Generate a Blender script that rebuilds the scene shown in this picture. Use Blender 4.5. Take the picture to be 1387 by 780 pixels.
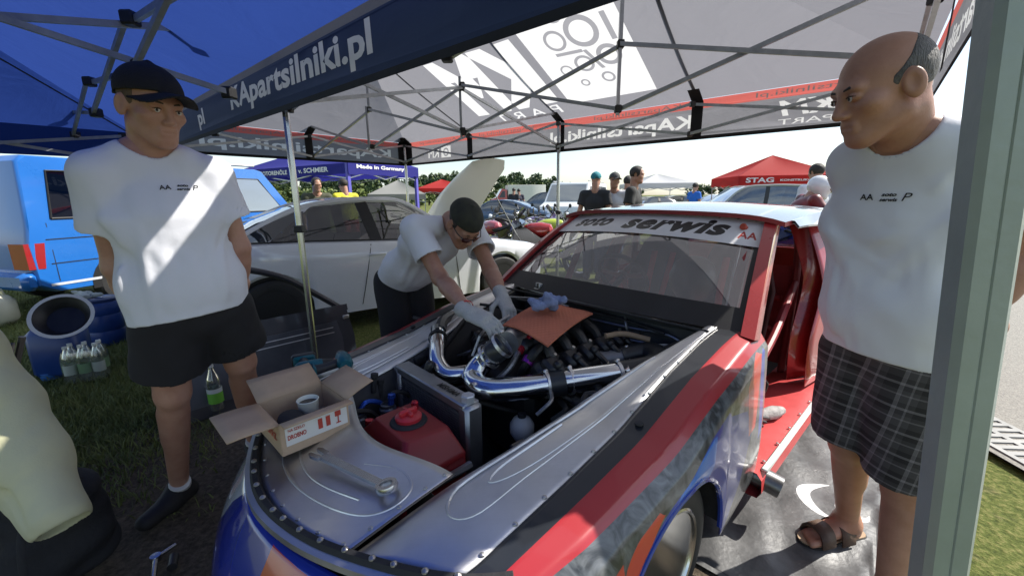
import bpy, bmesh, math, random
import numpy as np
from mathutils import Vector, Matrix

for o in list(bpy.data.objects): bpy.data.objects.remove(o)
SC = bpy.context.scene
COL = SC.collection
random.seed(7)
RNG = np.random.default_rng(7)

# ---------------------------------------------------------------- camera
PW, PH, FPX, HZ, ROLL, CAMH = 1387.0, 780.0, 560.0, 266.0, math.radians(0.64), 1.40
_p = math.atan((PH/2-HZ)/FPX)
_R0 = np.array([1, 0, 0.]); _F = np.array([0, math.cos(_p), -math.sin(_p)]); _U0 = np.array([0, math.sin(_p), math.cos(_p)])
CR = math.cos(ROLL)*_R0-math.sin(ROLL)*_U0
CU = math.sin(ROLL)*_R0+math.cos(ROLL)*_U0
CO = np.array([0, 0, CAMH])
cam = bpy.data.cameras.new('camera'); cam.sensor_width = 36; cam.lens = FPX/PW*36
cam.clip_start = 0.02; cam.clip_end = 3000
camo = bpy.data.objects.new('camera', cam); COL.objects.link(camo)
camo.matrix_world = Matrix(((CR[0], CU[0], -_F[0], 0), (CR[1], CU[1], -_F[1], 0), (CR[2], CU[2], -_F[2], CAMH), (0, 0, 0, 1)))
SC.camera = camo

def ray(x, y): return _F+CR*((x-PW/2)/FPX)+CU*((PH/2-y)/FPX)
def atz(x, y, z=0.0):
    d = ray(x, y); return CO+d*((z-CAMH)/d[2])
def aty(x, y, Y):
    d = ray(x, y); return CO+d*(Y/d[1])
def onplane(x, y, p0, n):
    d = ray(x, y); n = np.array(n, float); return CO+d*(np.dot(np.array(p0)-CO, n)/np.dot(d, n))

# ---------------------------------------------------------------- sky, sun, exposure
SUN_AZ = np.array([.97, .243]); SUN_EL = math.radians(45)
w = bpy.data.worlds.new('World'); SC.world = w; w.use_nodes = True
nt = w.node_tree; nt.nodes.clear()
out = nt.nodes.new('ShaderNodeOutputWorld'); bg = nt.nodes.new('ShaderNodeBackground')
sky = nt.nodes.new('ShaderNodeTexSky'); sky.sky_type = 'NISHITA'; sky.sun_disc = False
sky.sun_elevation = SUN_EL; sky.sun_rotation = math.atan2(SUN_AZ[0], SUN_AZ[1])
sky.air_density = 1.0; sky.dust_density = 1.0; sky.ozone_density = 1.2
tc = nt.nodes.new('ShaderNodeTexCoord'); mp = nt.nodes.new('ShaderNodeMapping'); mp.inputs['Scale'].default_value = (1.0, 1.0, 3.2)
ns = nt.nodes.new('ShaderNodeTexNoise'); ns.inputs['Scale'].default_value = 3.1; ns.inputs['Detail'].default_value = 9; ns.inputs['Roughness'].default_value = .6; ns.inputs['Distortion'].default_value = .5
cr = nt.nodes.new('ShaderNodeValToRGB'); cr.color_ramp.elements[0].position = .42; cr.color_ramp.elements[1].position = .66
cr.color_ramp.elements[0].color = (0, 0, 0, 1); cr.color_ramp.elements[1].color = (.75, .75, .75, 1)
mx = nt.nodes.new('ShaderNodeMixRGB'); mx.inputs[2].default_value = (5.2, 5.7, 5.7, 1)
nt.links.new(tc.outputs['Generated'], mp.inputs[0]); nt.links.new(mp.outputs[0], ns.inputs['Vector'])
nt.links.new(ns.outputs['Fac'], cr.inputs[0]); nt.links.new(cr.outputs[0], mx.inputs[0])
nt.links.new(sky.outputs[0], mx.inputs[1]); nt.links.new(mx.outputs[0], bg.inputs[0]); nt.links.new(bg.outputs[0], out.inputs[0])
bg.inputs[1].default_value = 0.105
sl = bpy.data.lights.new('sun', 'SUN'); sl.energy = 4.2; sl.angle = math.radians(.53); sl.color = (1, .95, .87)
so = bpy.data.objects.new('sun', sl); COL.objects.link(so)
_sd = Vector((SUN_AZ[0]*math.cos(SUN_EL), SUN_AZ[1]*math.cos(SUN_EL), math.sin(SUN_EL)))
so.rotation_euler = _sd.to_track_quat('Z', 'Y').to_euler(); so.location = (8, 4, 12)
SC.view_settings.view_transform = 'Standard'; SC.view_settings.look = 'None'
SC.view_settings.gamma = 1; SC.view_settings.use_curve_mapping = False; SC.view_settings.exposure = 1.0
SC.cycles.max_bounces = 10; SC.cycles.transparent_max_bounces = 16
SC.cycles.sample_clamp_indirect = 6

# ---------------------------------------------------------------- materials
MATS = {}
def mat(name, col=(.5, .5, .5), rough=.5, metal=0., var=0., vscale=6., bump=0., bscale=60., coat=0., col2=None, spec=.5, emit=0., stretch=None, trans=0.):
    if name in MATS: return MATS[name]
    m = bpy.data.materials.new(name); m.use_nodes = True; n = m.node_tree; b = n.nodes['Principled BSDF']
    b.inputs['Base Color'].default_value = (*col, 1); b.inputs['Roughness'].default_value = rough; b.inputs['Metallic'].default_value = metal
    b.inputs['Coat Weight'].default_value = coat; b.inputs['Coat Roughness'].default_value = .06; b.inputs['Specular IOR Level'].default_value = spec
    vec = None
    if var or bump or col2:
        t = n.nodes.new('ShaderNodeTexCoord'); vec = t.outputs['Object']
        if stretch:
            mp = n.nodes.new('ShaderNodeMapping'); mp.inputs['Scale'].default_value = stretch; n.links.new(vec, mp.inputs[0]); vec = mp.outputs[0]
    if var or col2:
        x = n.nodes.new('ShaderNodeTexNoise'); x.inputs['Scale'].default_value = vscale; x.inputs['Detail'].default_value = 6; x.inputs['Roughness'].default_value = .62
        n.links.new(vec, x.inputs['Vector'])
        r = n.nodes.new('ShaderNodeValToRGB'); r.color_ramp.elements[0].position = .32; r.color_ramp.elements[1].position = .68
        c2 = col2 if col2 else tuple(c*(1-var) for c in col); c1 = col if col2 else tuple(min(1, c*(1+var*.6)) for c in col)
        r.color_ramp.elements[0].color = (*c2, 1); r.color_ramp.elements[1].color = (*c1, 1)
        n.links.new(x.outputs['Fac'], r.inputs[0]); n.links.new(r.outputs[0], b.inputs['Base Color'])
        if rough > .1:
            rr = n.nodes.new('ShaderNodeMapRange'); rr.inputs[3].default_value = max(0.02, rough*.8); rr.inputs[4].default_value = min(1, rough*1.2)
            n.links.new(x.outputs['Fac'], rr.inputs[0]); n.links.new(rr.outputs[0], b.inputs['Roughness'])
    if bump:
        x = n.nodes.new('ShaderNodeTexNoise'); x.inputs['Scale'].default_value = bscale; x.inputs['Detail'].default_value = 5; n.links.new(vec, x.inputs['Vector'])
        bp = n.nodes.new('ShaderNodeBump'); bp.inputs['Strength'].default_value = bump; bp.inputs['Distance'].default_value = .01
        n.links.new(x.outputs['Fac'], bp.inputs['Height']); n.links.new(bp.outputs[0], b.inputs['Normal'])
    if emit:
        b.inputs['Emission Color'].default_value = (*col, 1); b.inputs['Emission Strength'].default_value = emit
    MATS[name] = m; return m

def fabric(name, col, tcol, mixf=.5, bump=.12, bscale=9., rough=.75):
    """thin cloth: some light bounces, some passes through"""
    if name in MATS: return MATS[name]
    m = bpy.data.materials.new(name); m.use_nodes = True; n = m.node_tree; n.nodes.clear()
    o = n.nodes.new('ShaderNodeOutputMaterial'); d = n.nodes.new('ShaderNodeBsdfPrincipled'); t = n.nodes.new('ShaderNodeBsdfTranslucent'); x = n.nodes.new('ShaderNodeMixShader')
    d.inputs['Base Color'].default_value = (*col, 1); d.inputs['Roughness'].default_value = rough; d.inputs['Specular IOR Level'].default_value = .3
    t.inputs[0].default_value = (*tcol, 1); x.inputs[0].default_value = mixf
    tcn = n.nodes.new('ShaderNodeTexCoord'); ns = n.nodes.new('ShaderNodeTexNoise'); ns.inputs['Scale'].default_value = bscale*.25; ns.inputs['Detail'].default_value = 5; ns.inputs['Distortion'].default_value = .8
    bp = n.nodes.new('ShaderNodeBump'); bp.inputs['Strength'].default_value = bump; bp.inputs['Distance'].default_value = .08
    n.links.new(tcn.outputs['Object'], ns.inputs['Vector']); n.links.new(ns.outputs['Fac'], bp.inputs['Height'])
    n.links.new(bp.outputs[0], d.inputs['Normal']); n.links.new(bp.outputs[0], t.inputs['Normal'])
    n.links.new(d.outputs[0], x.inputs[1]); n.links.new(t.outputs[0], x.inputs[2]); n.links.new(x.outputs[0], o.inputs[0])
    MATS[name] = m; return m

def glass(name, tint=(.75, .8, .8), refl=.12, rough=.02, dirt=0., gain=.6):
    if name in MATS: return MATS[name]
    m = bpy.data.materials.new(name); m.use_nodes = True; n = m.node_tree; n.nodes.clear()
    o = n.nodes.new('ShaderNodeOutputMaterial'); t = n.nodes.new('ShaderNodeBsdfTransparent'); g = n.nodes.new('ShaderNodeBsdfGlossy'); x = n.nodes.new('ShaderNodeMixShader')
    lw = n.nodes.new('ShaderNodeLayerWeight'); lw.inputs[0].default_value = .35
    mr = n.nodes.new('ShaderNodeMapRange'); mr.inputs[3].default_value = refl; mr.inputs[4].default_value = min(1, refl+gain)
    t.inputs[0].default_value = (*tint, 1); g.inputs['Roughness'].default_value = rough; g.inputs[0].default_value = (1, 1, 1, 1)
    n.links.new(lw.outputs['Fresnel'], mr.inputs[0]); n.links.new(mr.outputs[0], x.inputs[0])
    n.links.new(t.outputs[0], x.inputs[1]); n.links.new(g.outputs[0], x.inputs[2]); last = x.outputs[0]
    if dirt:
        df = n.nodes.new('ShaderNodeBsdfDiffuse'); df.inputs[0].default_value = (.5, .5, .5, 1); y = n.nodes.new('ShaderNodeMixShader')
        tcn = n.nodes.new('ShaderNodeTexCoord'); ns = n.nodes.new('ShaderNodeTexNoise'); ns.inputs['Scale'].default_value = 3; ns.inputs['Detail'].default_value = 6
        m2 = n.nodes.new('ShaderNodeMapRange'); m2.inputs[1].default_value = .35; m2.inputs[2].default_value = .75; m2.inputs[3].default_value = 0; m2.inputs[4].default_value = dirt
        n.links.new(tcn.outputs['Object'], ns.inputs['Vector']); n.links.new(ns.outputs['Fac'], m2.inputs[0]); n.links.new(m2.outputs[0], y.inputs[0])
        n.links.new(last, y.inputs[1]); n.links.new(df.outputs[0], y.inputs[2]); last = y.outputs[0]
    n.links.new(last, o.inputs[0]); MATS[name] = m; return m

# ---------------------------------------------------------------- mesh helpers
def V(*a): return np.array(a, float)
def unit(v):
    v = np.array(v, float); return v/max(1e-9, np.linalg.norm(v))
def frame(d, up=(0, 0, 1)):
    d = unit(d); up = np.array(up, float)
    if abs(np.dot(d, up)) > .98: up = np.array([1., 0, 0]) if abs(d[0]) < .9 else np.array([0, 1., 0])
    s = unit(np.cross(d, up)); u = np.cross(s, d); return d, s, u
def resample(pts, n):
    P = np.array(pts, float); d = np.r_[0, np.cumsum(np.linalg.norm(np.diff(P, axis=0), axis=1))]
    t = np.linspace(0, d[-1], n); return np.stack([np.interp(t, d, P[:, i]) for i in range(P.shape[1])], 1)
def spline(pts, n):
    """Catmull-Rom through pts, n samples"""
    P = np.array(pts, float)
    if len(P) < 3: return resample(P, n)
    Q = np.vstack([2*P[0]-P[1], P, 2*P[-1]-P[-2]]); d = np.r_[0, np.cumsum(np.linalg.norm(np.diff(P, axis=0), axis=1)**.5)]
    ts = np.linspace(0, d[-1], n); o = []
    for t in ts:
        i = min(max(np.searchsorted(d, t, side='right')-1, 0), len(P)-2); u = (t-d[i])/(d[i+1]-d[i])
        a, b, c, e = Q[i], Q[i+1], Q[i+2], Q[i+3]; h = d[i+1]-d[i]
        h0 = d[i]-d[i-1] if i > 0 else h; h1 = d[i+2]-d[i+1] if i+2 < len(d) else h
        m0 = ((b-a)/h0-(c-a)/(h0+h)+(c-b)/h)*h if i > 0 else (c-b)
        m1 = ((c-b)/h-(e-b)/(h+h1)+(e-c)/h1)*h if i+2 < len(d) else (c-b)
        o.append((2*u**3-3*u*u+1)*b+(u**3-2*u*u+u)*m0+(-2*u**3+3*u*u)*c+(u**3-u*u)*m1)
    return np.array(o)

class MB:
    def __init__(s): s.v = []; s.f = []; s.m = []; s.cur = 0; s.uv = None
    def pts(s, P):
        k = len(s.v); s.v.extend([tuple(map(float, p)) for p in P]); return k
    def face(s, *i): s.f.append(tuple(i)); s.m.append(s.cur)
    def box(s, c, size, R=None, bev=0.):
        c = np.array(c, float); h = np.array(size, float)/2; R = np.eye(3) if R is None else np.array(R, float)
        if bev <= 0:
            P = [c+R@(h*V(a, b, d)) for a in (-1, 1) for b in (-1, 1) for d in (-1, 1)]; k = s.pts(P)
            for q in ((0, 1, 3, 2), (4, 6, 7, 5), (0, 4, 5, 1), (2, 3, 7, 6), (0, 2, 6, 4), (1, 5, 7, 3)): s.face(*[k+i for i in q])
        else:
            bev = min(bev, h.min()*.95); P = []
            for a in (-1, 1):
                for b in (-1, 1):
                    for d in (-1, 1):
                        for ax in range(3):
                            q = h-bev; q[ax] = h[ax]; P.append(c+R@(q*V(a, b, d)))
            s.hull(P)
    def hull(s, P):
        bm = bmesh.new()
        for p in P: bm.verts.new(tuple(map(float, p)))
        r = bmesh.ops.convex_hull(bm, input=bm.verts[:]); bm.verts.ensure_lookup_table(); bm.verts.index_update()
        k = len(s.v); s.v.extend([tuple(v.co) for v in bm.verts])
        for f in bm.faces: s.face(*[k+v.index for v in f.verts])
        bm.free()
    def beam(s, p0, p1, w, h=None, up=(0, 0, 1), bev=0.):
        p0 = np.array(p0, float); p1 = np.array(p1, float); d, a, u = frame(p1-p0, up); h = h or w
        s.box((p0+p1)/2, (np.linalg.norm(p1-p0), w, h), np.stack([d, a, u], 1), bev)
    def tube(s, pts, r, n=10, cap=True, up=(0, 0, 1), flat=1.):
        P = np.array(pts, float); r = np.broadcast_to(np.array(r, float), (len(P),)); k = len(s.v); a = np.arange(n)*2*math.pi/n
        u = None
        for i, p in enumerate(P):
            d = unit(P[min(i+1, len(P)-1)]-P[max(i-1, 0)])
            if u is None: _, sd, u = frame(d, up)
            else:
                u = unit(u-d*np.dot(u, d)); sd = np.cross(d, u)
            s.pts([p+r[i]*(math.cos(t)*sd+math.sin(t)*u*flat) for t in a])
        for i in range(len(P)-1):
            for j in range(n): s.face(k+i*n+j, k+i*n+(j+1) % n, k+(i+1)*n+(j+1) % n, k+(i+1)*n+j)
        if cap:
            s.face(*[k+j for j in range(n)][::-1]); s.face(*[k+(len(P)-1)*n+j for j in range(n)])
    def lathe(s, prof, c=(0, 0, 0), axis=(0, 0, 1), n=24, cap=True):
        """prof: list of (radius, height along axis)"""
        d, a, b = frame(axis); c = np.array(c, float); k = len(s.v)
        for r, h in prof: s.pts([c+d*h+r*(math.cos(t)*a+math.sin(t)*b) for t in np.arange(n)*2*math.pi/n])
        for i in range(len(prof)-1):
            for j in range(n): s.face(k+i*n+j, k+i*n+(j+1) % n, k+(i+1)*n+(j+1) % n, k+(i+1)*n+j)
        if cap:
            if prof[0][0] > 1e-4: s.face(*[k+j for j in range(n)][::-1])
            if prof[-1][0] > 1e-4: s.face(*[k+(len(prof)-1)*n+j for j in range(n)])
    def grid(s, G, closeu=False, closev=False, flip=False, uv=None):
        G = np.array(G, float); a, b = G.shape[:2]; k = s.pts(G.reshape(-1, 3))
        if uv is not None:
            if s.uv is None: s.uv = {}
            for i, q in enumerate(np.array(uv, float).reshape(-1, 2)): s.uv[k+i] = q
        for i in range(a if closeu else a-1):
            for j in range(b if closev else b-1):
                q = (k+i*b+j, k+((i+1) % a)*b+j, k+((i+1) % a)*b+(j+1) % b, k+i*b+(j+1) % b); s.face(*(q[::-1] if flip else q))
    def loft(s, curves, n=24, m=None, smooth=True, flip=False):
        C = [resample(c, n) for c in curves]
        if m and len(C) > 2 and smooth: G = np.stack([spline([c[i] for c in C], m) for i in range(n)], 1)
        elif m: G = np.stack([resample([c[i] for c in C], m) for i in range(n)], 1)
        else: G = np.array(C)
        s.grid(G, flip=flip); return G
    def prism(s, poly, fn, d0, d1):
        """extrude a 2-D polygon; fn(x,y,d) gives the 3-D point"""
        n = len(poly); k = s.pts([fn(x, y, d0) for x, y in poly]); s.pts([fn(x, y, d1) for x, y in poly])
        s.face(*[k+i for i in range(n)][::-1]); s.face(*[k+n+i for i in range(n)])
        for i in range(n): s.face(k+i, k+(i+1) % n, k+n+(i+1) % n, k+n+i)
    def build(s, name, mats, parent=None, smooth=40, solid=0., sub=0, recalc=False):
        me = bpy.data.meshes.new(name); me.from_pydata(s.v, [], s.f)
        for m in (mats if isinstance(mats, (list, tuple)) else [mats]): me.materials.append(m)
        if s.uv:
            ul = me.uv_layers.new(name='P'); ix = np.zeros(len(me.loops), int); me.loops.foreach_get('vertex_index', ix)
            ul.data.foreach_set('uv', np.array([s.uv.get(int(i), (0, 0)) for i in ix]).ravel())
        if any(s.m): me.polygons.foreach_set('material_index', s.m)
        if recalc:
            bm = bmesh.new(); bm.from_mesh(me); bmesh.ops.recalc_face_normals(bm, faces=bm.faces[:]); bm.to_mesh(me); bm.free()
        if smooth:
            me.polygons.foreach_set('use_smooth', [True]*len(me.polygons)); me.set_sharp_from_angle(angle=math.radians(smooth))
        o = bpy.data.objects.new(name, me); COL.objects.link(o)
        if parent: o.parent = parent
        if solid:
            md = o.modifiers.new('solid', 'SOLIDIFY'); md.thickness = abs(solid); md.offset = -1 if solid > 0 else 1
        if sub:
            md = o.modifiers.new('sub', 'SUBSURF'); md.levels = sub; md.render_levels = sub
        return o

def tag(o, label=None, cat=None, group=None, kind=None):
    if label: o['label'] = label
    if cat: o['category'] = cat
    if group: o['group'] = group
    if kind: o['kind'] = kind
    return o
def thing(name, label, cat, loc=(0, 0, 0), rz=0., group=None):
    o = bpy.data.objects.new(name, None); COL.objects.link(o); o.location = tuple(map(float, loc)); o.rotation_euler = (0, 0, rz); o.empty_display_size = .1
    return tag(o, label, cat, group)
def rebase(root):
    """parts were built in world space: shift them so that the empty sits at the base"""
    M = Matrix.Translation(root.location) @ root.rotation_euler.to_matrix().to_4x4()
    inv = M.inverted()
    for c in root.children:
        c.matrix_basis = inv @ c.matrix_basis
def dup(o, parent=None):
    c = o.copy(); COL.objects.link(c); c.parent = parent
    for ch in o.children: dup(ch, c)
    return c
_txtc = {}
def text2d(s, size=1., bold=0., shear=0., spacing=1.):
    """verts (n,2) centred, faces"""
    key = (s, bold, shear, spacing)
    if key not in _txtc:
        cu = bpy.data.curves.new('t', 'FONT'); cu.body = s; cu.size = 1; cu.offset = bold; cu.shear = shear; cu.space_character = spacing; cu.resolution_u = 3
        cu.fill_mode = 'FRONT'
        o = bpy.data.objects.new('t', cu); COL.objects.link(o); bpy.context.view_layer.update()
        me = o.to_mesh(); v = np.array([x.co[:2] for x in me.vertices]); f = [tuple(p.vertices) for p in me.polygons]; o.to_mesh_clear()
        bpy.data.objects.remove(o); bpy.data.curves.remove(cu)
        v -= (v.min(0)+v.max(0))/2; _txtc[key] = (v, f)
    v, f = _txtc[key]; return v*size, f
def lettering(name, s, fn, m, parent=None, width=None, height=None, bold=0., shear=0., mirror=False, spacing=1.):
    v, f = text2d(s, 1, bold, shear, spacing); e = v.max(0)-v.min(0)
    k = np.array([width/e[0] if width else height/e[1], height/e[1] if height else width/e[0]]); v = v*k
    if mirror: v = v*V(-1, 1)
    b = MB(); b.pts([fn(x, y) for x, y in v]); [b.face(*q) for q in f]
    return b.build(name, m, parent, smooth=0)

def livery(name, base, layers, rough=.25, metal=0., coat=1., bump=0., scratch=0.):
    """paint scheme on the UV map 'P': layers of convex polygons [(poly, colour)], printed crisply on the surface"""
    m = bpy.data.materials.new(name); m.use_nodes = True; n = m.node_tree; b = n.nodes['Principled BSDF']; L = n.links.new
    b.inputs['Roughness'].default_value = rough; b.inputs['Metallic'].default_value = metal; b.inputs['Coat Weight'].default_value = coat; b.inputs['Coat Roughness'].default_value = .05
    uv = n.nodes.new('ShaderNodeUVMap'); uv.uv_map = 'P'
    rgb = n.nodes.new('ShaderNodeRGB'); rgb.outputs[0].default_value = (*base, 1); cur = rgb.outputs[0]
    if scratch:
        tc = n.nodes.new('ShaderNodeTexCoord'); ns = n.nodes.new('ShaderNodeTexNoise'); ns.inputs['Scale'].default_value = 14; ns.inputs['Detail'].default_value = 9; ns.inputs['Distortion'].default_value = 2.2; L(tc.outputs['Object'], ns.inputs['Vector'])
        r = n.nodes.new('ShaderNodeValToRGB'); e = r.color_ramp.elements; e[0].position = .36; e[0].color = (*[c*.45 for c in base], 1); e[1].position = .72; e[1].color = (*[min(1, c*1.9+.06) for c in base], 1)
        L(ns.outputs['Fac'], r.inputs[0]); cur = r.outputs[0]
    for poly, col in layers:
        P = np.array(poly, float); ar = sum(P[i][0]*P[(i+1) % len(P)][1]-P[(i+1) % len(P)][0]*P[i][1] for i in range(len(P)))
        if ar < 0: P = P[::-1]
        msk = None
        for i in range(len(P)):
            p, q = P[i], P[(i+1) % len(P)]; nx, ny = -(q[1]-p[1]), q[0]-p[0]; d = -(nx*p[0]+ny*p[1])
            dt = n.nodes.new('ShaderNodeVectorMath'); dt.operation = 'DOT_PRODUCT'; dt.inputs[1].default_value = (nx, ny, 0); L(uv.outputs[0], dt.inputs[0])
            g = n.nodes.new('ShaderNodeMath'); g.operation = 'GREATER_THAN'; g.inputs[1].default_value = -d; L(dt.outputs['Value'], g.inputs[0])
            if msk is None: msk = g.outputs[0]
            else:
                mu = n.nodes.new('ShaderNodeMath'); mu.operation = 'MULTIPLY'; L(msk, mu.inputs[0]); L(g.outputs[0], mu.inputs[1]); msk = mu.outputs[0]
        mx = n.nodes.new('ShaderNodeMixRGB'); mx.inputs[2].default_value = (*col, 1); L(msk, mx.inputs[0]); L(cur, mx.inputs[1]); cur = mx.outputs[0]
    L(cur, b.inputs['Base Color']); MATS[name] = m; return m

from mathutils.geometry import delaunay_2d_cdt
def text_edges(s, width=None, height=None, bold=0., shear=0., mirror=False, spacing=1., at=(0, 0)):
    v, f = text2d(s, 1, bold, shear, spacing); e = v.max(0)-v.min(0)
    v = v*np.array([width/e[0] if width else height/e[1], height/e[1] if height else width/e[0]])
    if mirror: v = v*V(-1, 1)
    cnt = {}
    for q in f:
        for i in range(len(q)): k = tuple(sorted((q[i], q[(i+1) % len(q)]))); cnt[k] = cnt.get(k, 0)+1
    return v+np.array(at, float), [k for k, c in cnt.items() if c == 1]
def ring_edges(c, r, n=28, sx=1., sy=1.):
    a = np.arange(n)*2*math.pi/n; return np.stack([c[0]+r*sx*np.cos(a), c[1]+r*sy*np.sin(a)], 1), [(i, (i+1) % n) for i in range(n)]
def poly_edges(P): return np.array(P, float), [(i, (i+1) % len(P)) for i in range(len(P))]
def inside(C, v, ed):
    A = v[[e[0] for e in ed]]; B = v[[e[1] for e in ed]]
    x, y = C[:, :1], C[:, 1:]; cond = (A[:, 1] > y) != (B[:, 1] > y)
    with np.errstate(divide='ignore', invalid='ignore'): xi = A[:, 0]+(y-A[:, 1])/(B[:, 1]-A[:, 1])*(B[:, 0]-A[:, 0])
    return (np.sum(cond & (x < xi), 1) % 2) == 1
def printed_panel(name, fn, outline, items, mats, parent, gx=.25, gy=.25, flip=False, pname='lettering'):
    """one sheet whose print is part of it: outline polygon, items = [((verts, edges), mat index)], mats[0] = plain sheet"""
    v = [tuple(p) for p in outline]; e = [(i, (i+1) % len(v)) for i in range(len(v))]; O = np.array(outline, float)
    x0, y0 = O.min(0); x1, y1 = O.max(0); nx = max(1, round((x1-x0)/gx)); ny = max(1, round((y1-y0)/gy))
    Gp = np.array([(x0+(x1-x0)*(i+.5*(j % 2))/nx, y0+(y1-y0)*j/ny) for i in range(1, nx) for j in range(1, ny)]) if nx > 1 and ny > 1 else np.zeros((0, 2))
    if len(Gp): Gp = Gp[inside(Gp, O, e)]; v += [tuple(p) for p in Gp]
    for (iv, ie), _ in items: k = len(v); v += [tuple(p) for p in iv]; e += [(a+k, b+k) for a, b in ie]
    vo, eo, fo, _, _, _ = delaunay_2d_cdt([Vector(p) for p in v], e, [], 0, 1e-5)
    Q = np.array([tuple(p) for p in vo]); C = np.array([Q[list(f)].mean(0) for f in fo]); keep = inside(C, O, [(i, (i+1) % len(O)) for i in range(len(O))]); mi = np.zeros(len(fo), int)
    for q, ((iv, ie), m) in enumerate(items): mi[inside(C, iv, ie)] = q+1
    P3 = [fn(x, y) for x, y in Q]; res = []; mats_ = [mats[0]]+[mats[m] for _, m in items]
    for m in range(len(mats_)):
        sel = [f for f, k, q in zip(fo, keep, mi) if k and q == m]
        if not sel: continue
        b = MB(); use = {}
        for f in sel:
            for i in f:
                if i not in use: use[i] = len(use); b.v.append(tuple(P3[i]))
            t = tuple(use[i] for i in f); b.face(*(t[::-1] if flip else t))
        res.append(b.build(name if m == 0 else pname, mats_[m], parent, smooth=180))
    return res
# ================================================================ ground
def ground_material():
    m = bpy.data.materials.new('grass_ground'); m.use_nodes = True; n = m.node_tree; b = n.nodes['Principled BSDF']; L = n.links.new
    t = n.nodes.new('ShaderNodeTexCoord')
    def noise(sc, det=6, ro=.6):
        x = n.nodes.new('ShaderNodeTexNoise'); x.inputs['Scale'].default_value = sc; x.inputs['Detail'].default_value = det; x.inputs['Roughness'].default_value = ro; L(t.outputs['Object'], x.inputs['Vector']); return x.outputs['Fac']
    def ramp(fac, stops):
        r = n.nodes.new('ShaderNodeValToRGB'); e = r.color_ramp.elements
        e[0].position, e[0].color = stops[0][0], (*stops[0][1], 1); e[1].position, e[1].color = stops[-1][0], (*stops[-1][1], 1)
        for p, c in stops[1:-1]: q = e.new(p); q.color = (*c, 1)
        L(fac, r.inputs[0]); return r.outputs[0]
    fine = noise(45, 8); big = noise(.7, 5); mid = noise(6, 6)
    grass = ramp(fine, [(.3, (.045, .06, .015)), (.5, (.10, .12, .03)), (.7, (.20, .19, .07))])
    dirt = ramp(fine, [(.3, (.045, .036, .026)), (.7, (.14, .11, .08))])
    # worn, bare earth where people walk round the car
    d = n.nodes.new('ShaderNodeVectorMath'); d.operation = 'DISTANCE'; d.inputs[1].default_value = (-.7, 1.3, 0); L(t.outputs['Object'], d.inputs[0])
    mr = n.nodes.new('ShaderNodeMapRange'); mr.inputs[1].default_value = 1.0; mr.inputs[2].default_value = 2.3; mr.inputs[3].default_value = .95; mr.inputs[4].default_value = 0.22; L(d.outputs['Value'], mr.inputs[0])
    ad = n.nodes.new('ShaderNodeMath'); ad.operation = 'ADD'; L(mr.outputs[0], ad.inputs[0]); L(mid, ad.inputs[1])
    msk = n.nodes.new('ShaderNodeMapRange'); msk.inputs[1].default_value = .78; msk.inputs[2].default_value = 1.12; L(ad.outputs[0], msk.inputs[0])
    mx = n.nodes.new('ShaderNodeMixRGB'); L(msk.outputs[0], mx.inputs[0]); L(grass, mx.inputs[1]); L(dirt, mx.inputs[2])
    L(mx.outputs[0], b.inputs['Base Color']); b.inputs['Roughness'].default_value = .95; b.inputs['Specular IOR Level'].default_value = .15
    bp = n.nodes.new('ShaderNodeBump'); bp.inputs['Strength'].default_value = .7; bp.inputs['Distance'].default_value = .03; L(fine, bp.inputs['Height']); L(bp.outputs[0], b.inputs['Normal'])
    return m
GROUND_M = ground_material()
g = MB(); xs = np.r_[-1200, -300, np.linspace(-12, 14, 40), 300, 1200]; ys = np.r_[-300, np.linspace(-4, 14, 28), 60, 300, 1500]
G = np.array([[(x, y, (.012*math.sin(1.7*x+.6*y)*math.sin(1.3*y-.4*x)-.006) if abs(x) < 13 and -5 < y < 15 else -.02) for y in ys] for x in xs])
g.grid(G, flip=True)
tag(g.build('ground', GROUND_M, smooth=180, recalc=False), kind='structure')

# road on the far right: kerb line runs parallel to the drain
RD = unit(atz(1335, 611, 0)-atz(1387, 641, 0)); RD[2] = 0; RD = unit(RD)
RE = atz(1387, 641, 0); RN = V(-RD[1], RD[0], 0)
if RN[1] < 0: RN = -RN
asph = mat('asphalt', (.30, .285, .25), .93, var=.35, vscale=70, bump=.8, bscale=120, col2=(.16, .15, .135))
b = MB(); e_ = unit(V(1.14, 1, 0)); q0 = RE+RD*1.1+RN*.012; q1 = RE-RD*14+RN*.012
k_ = b.pts([p+V(0, 0, .022) for p in (q0, q1, q1+e_*60+RN*2, q0+e_*60)]); b.face(k_, k_+1, k_+2, k_+3)
o = tag(b.build('road', asph, smooth=0), kind='structure')
conc = mat('concrete', (.42, .39, .31), .9, var=.3, vscale=9, bump=.5, bscale=90, col2=(.28, .26, .2))
b = MB(); k0, k1 = -abs(np.dot(RE-atz(1387, 716, 0), RN)), .0
for i in range(26):
    a0 = RE-RD*24+RD*(i*1.0); a1 = a0+RD*.99
    if i == 24: continue
    b.hull([p+RN*q+V(0, 0, z) for p in (a0, a1) for q, z in ((k0, -.05), (k1, -.05), (k0+.01, .028), (k1-.01, .028))])
o = tag(b.build('gutter', conc, smooth=0), kind='structure')

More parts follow.
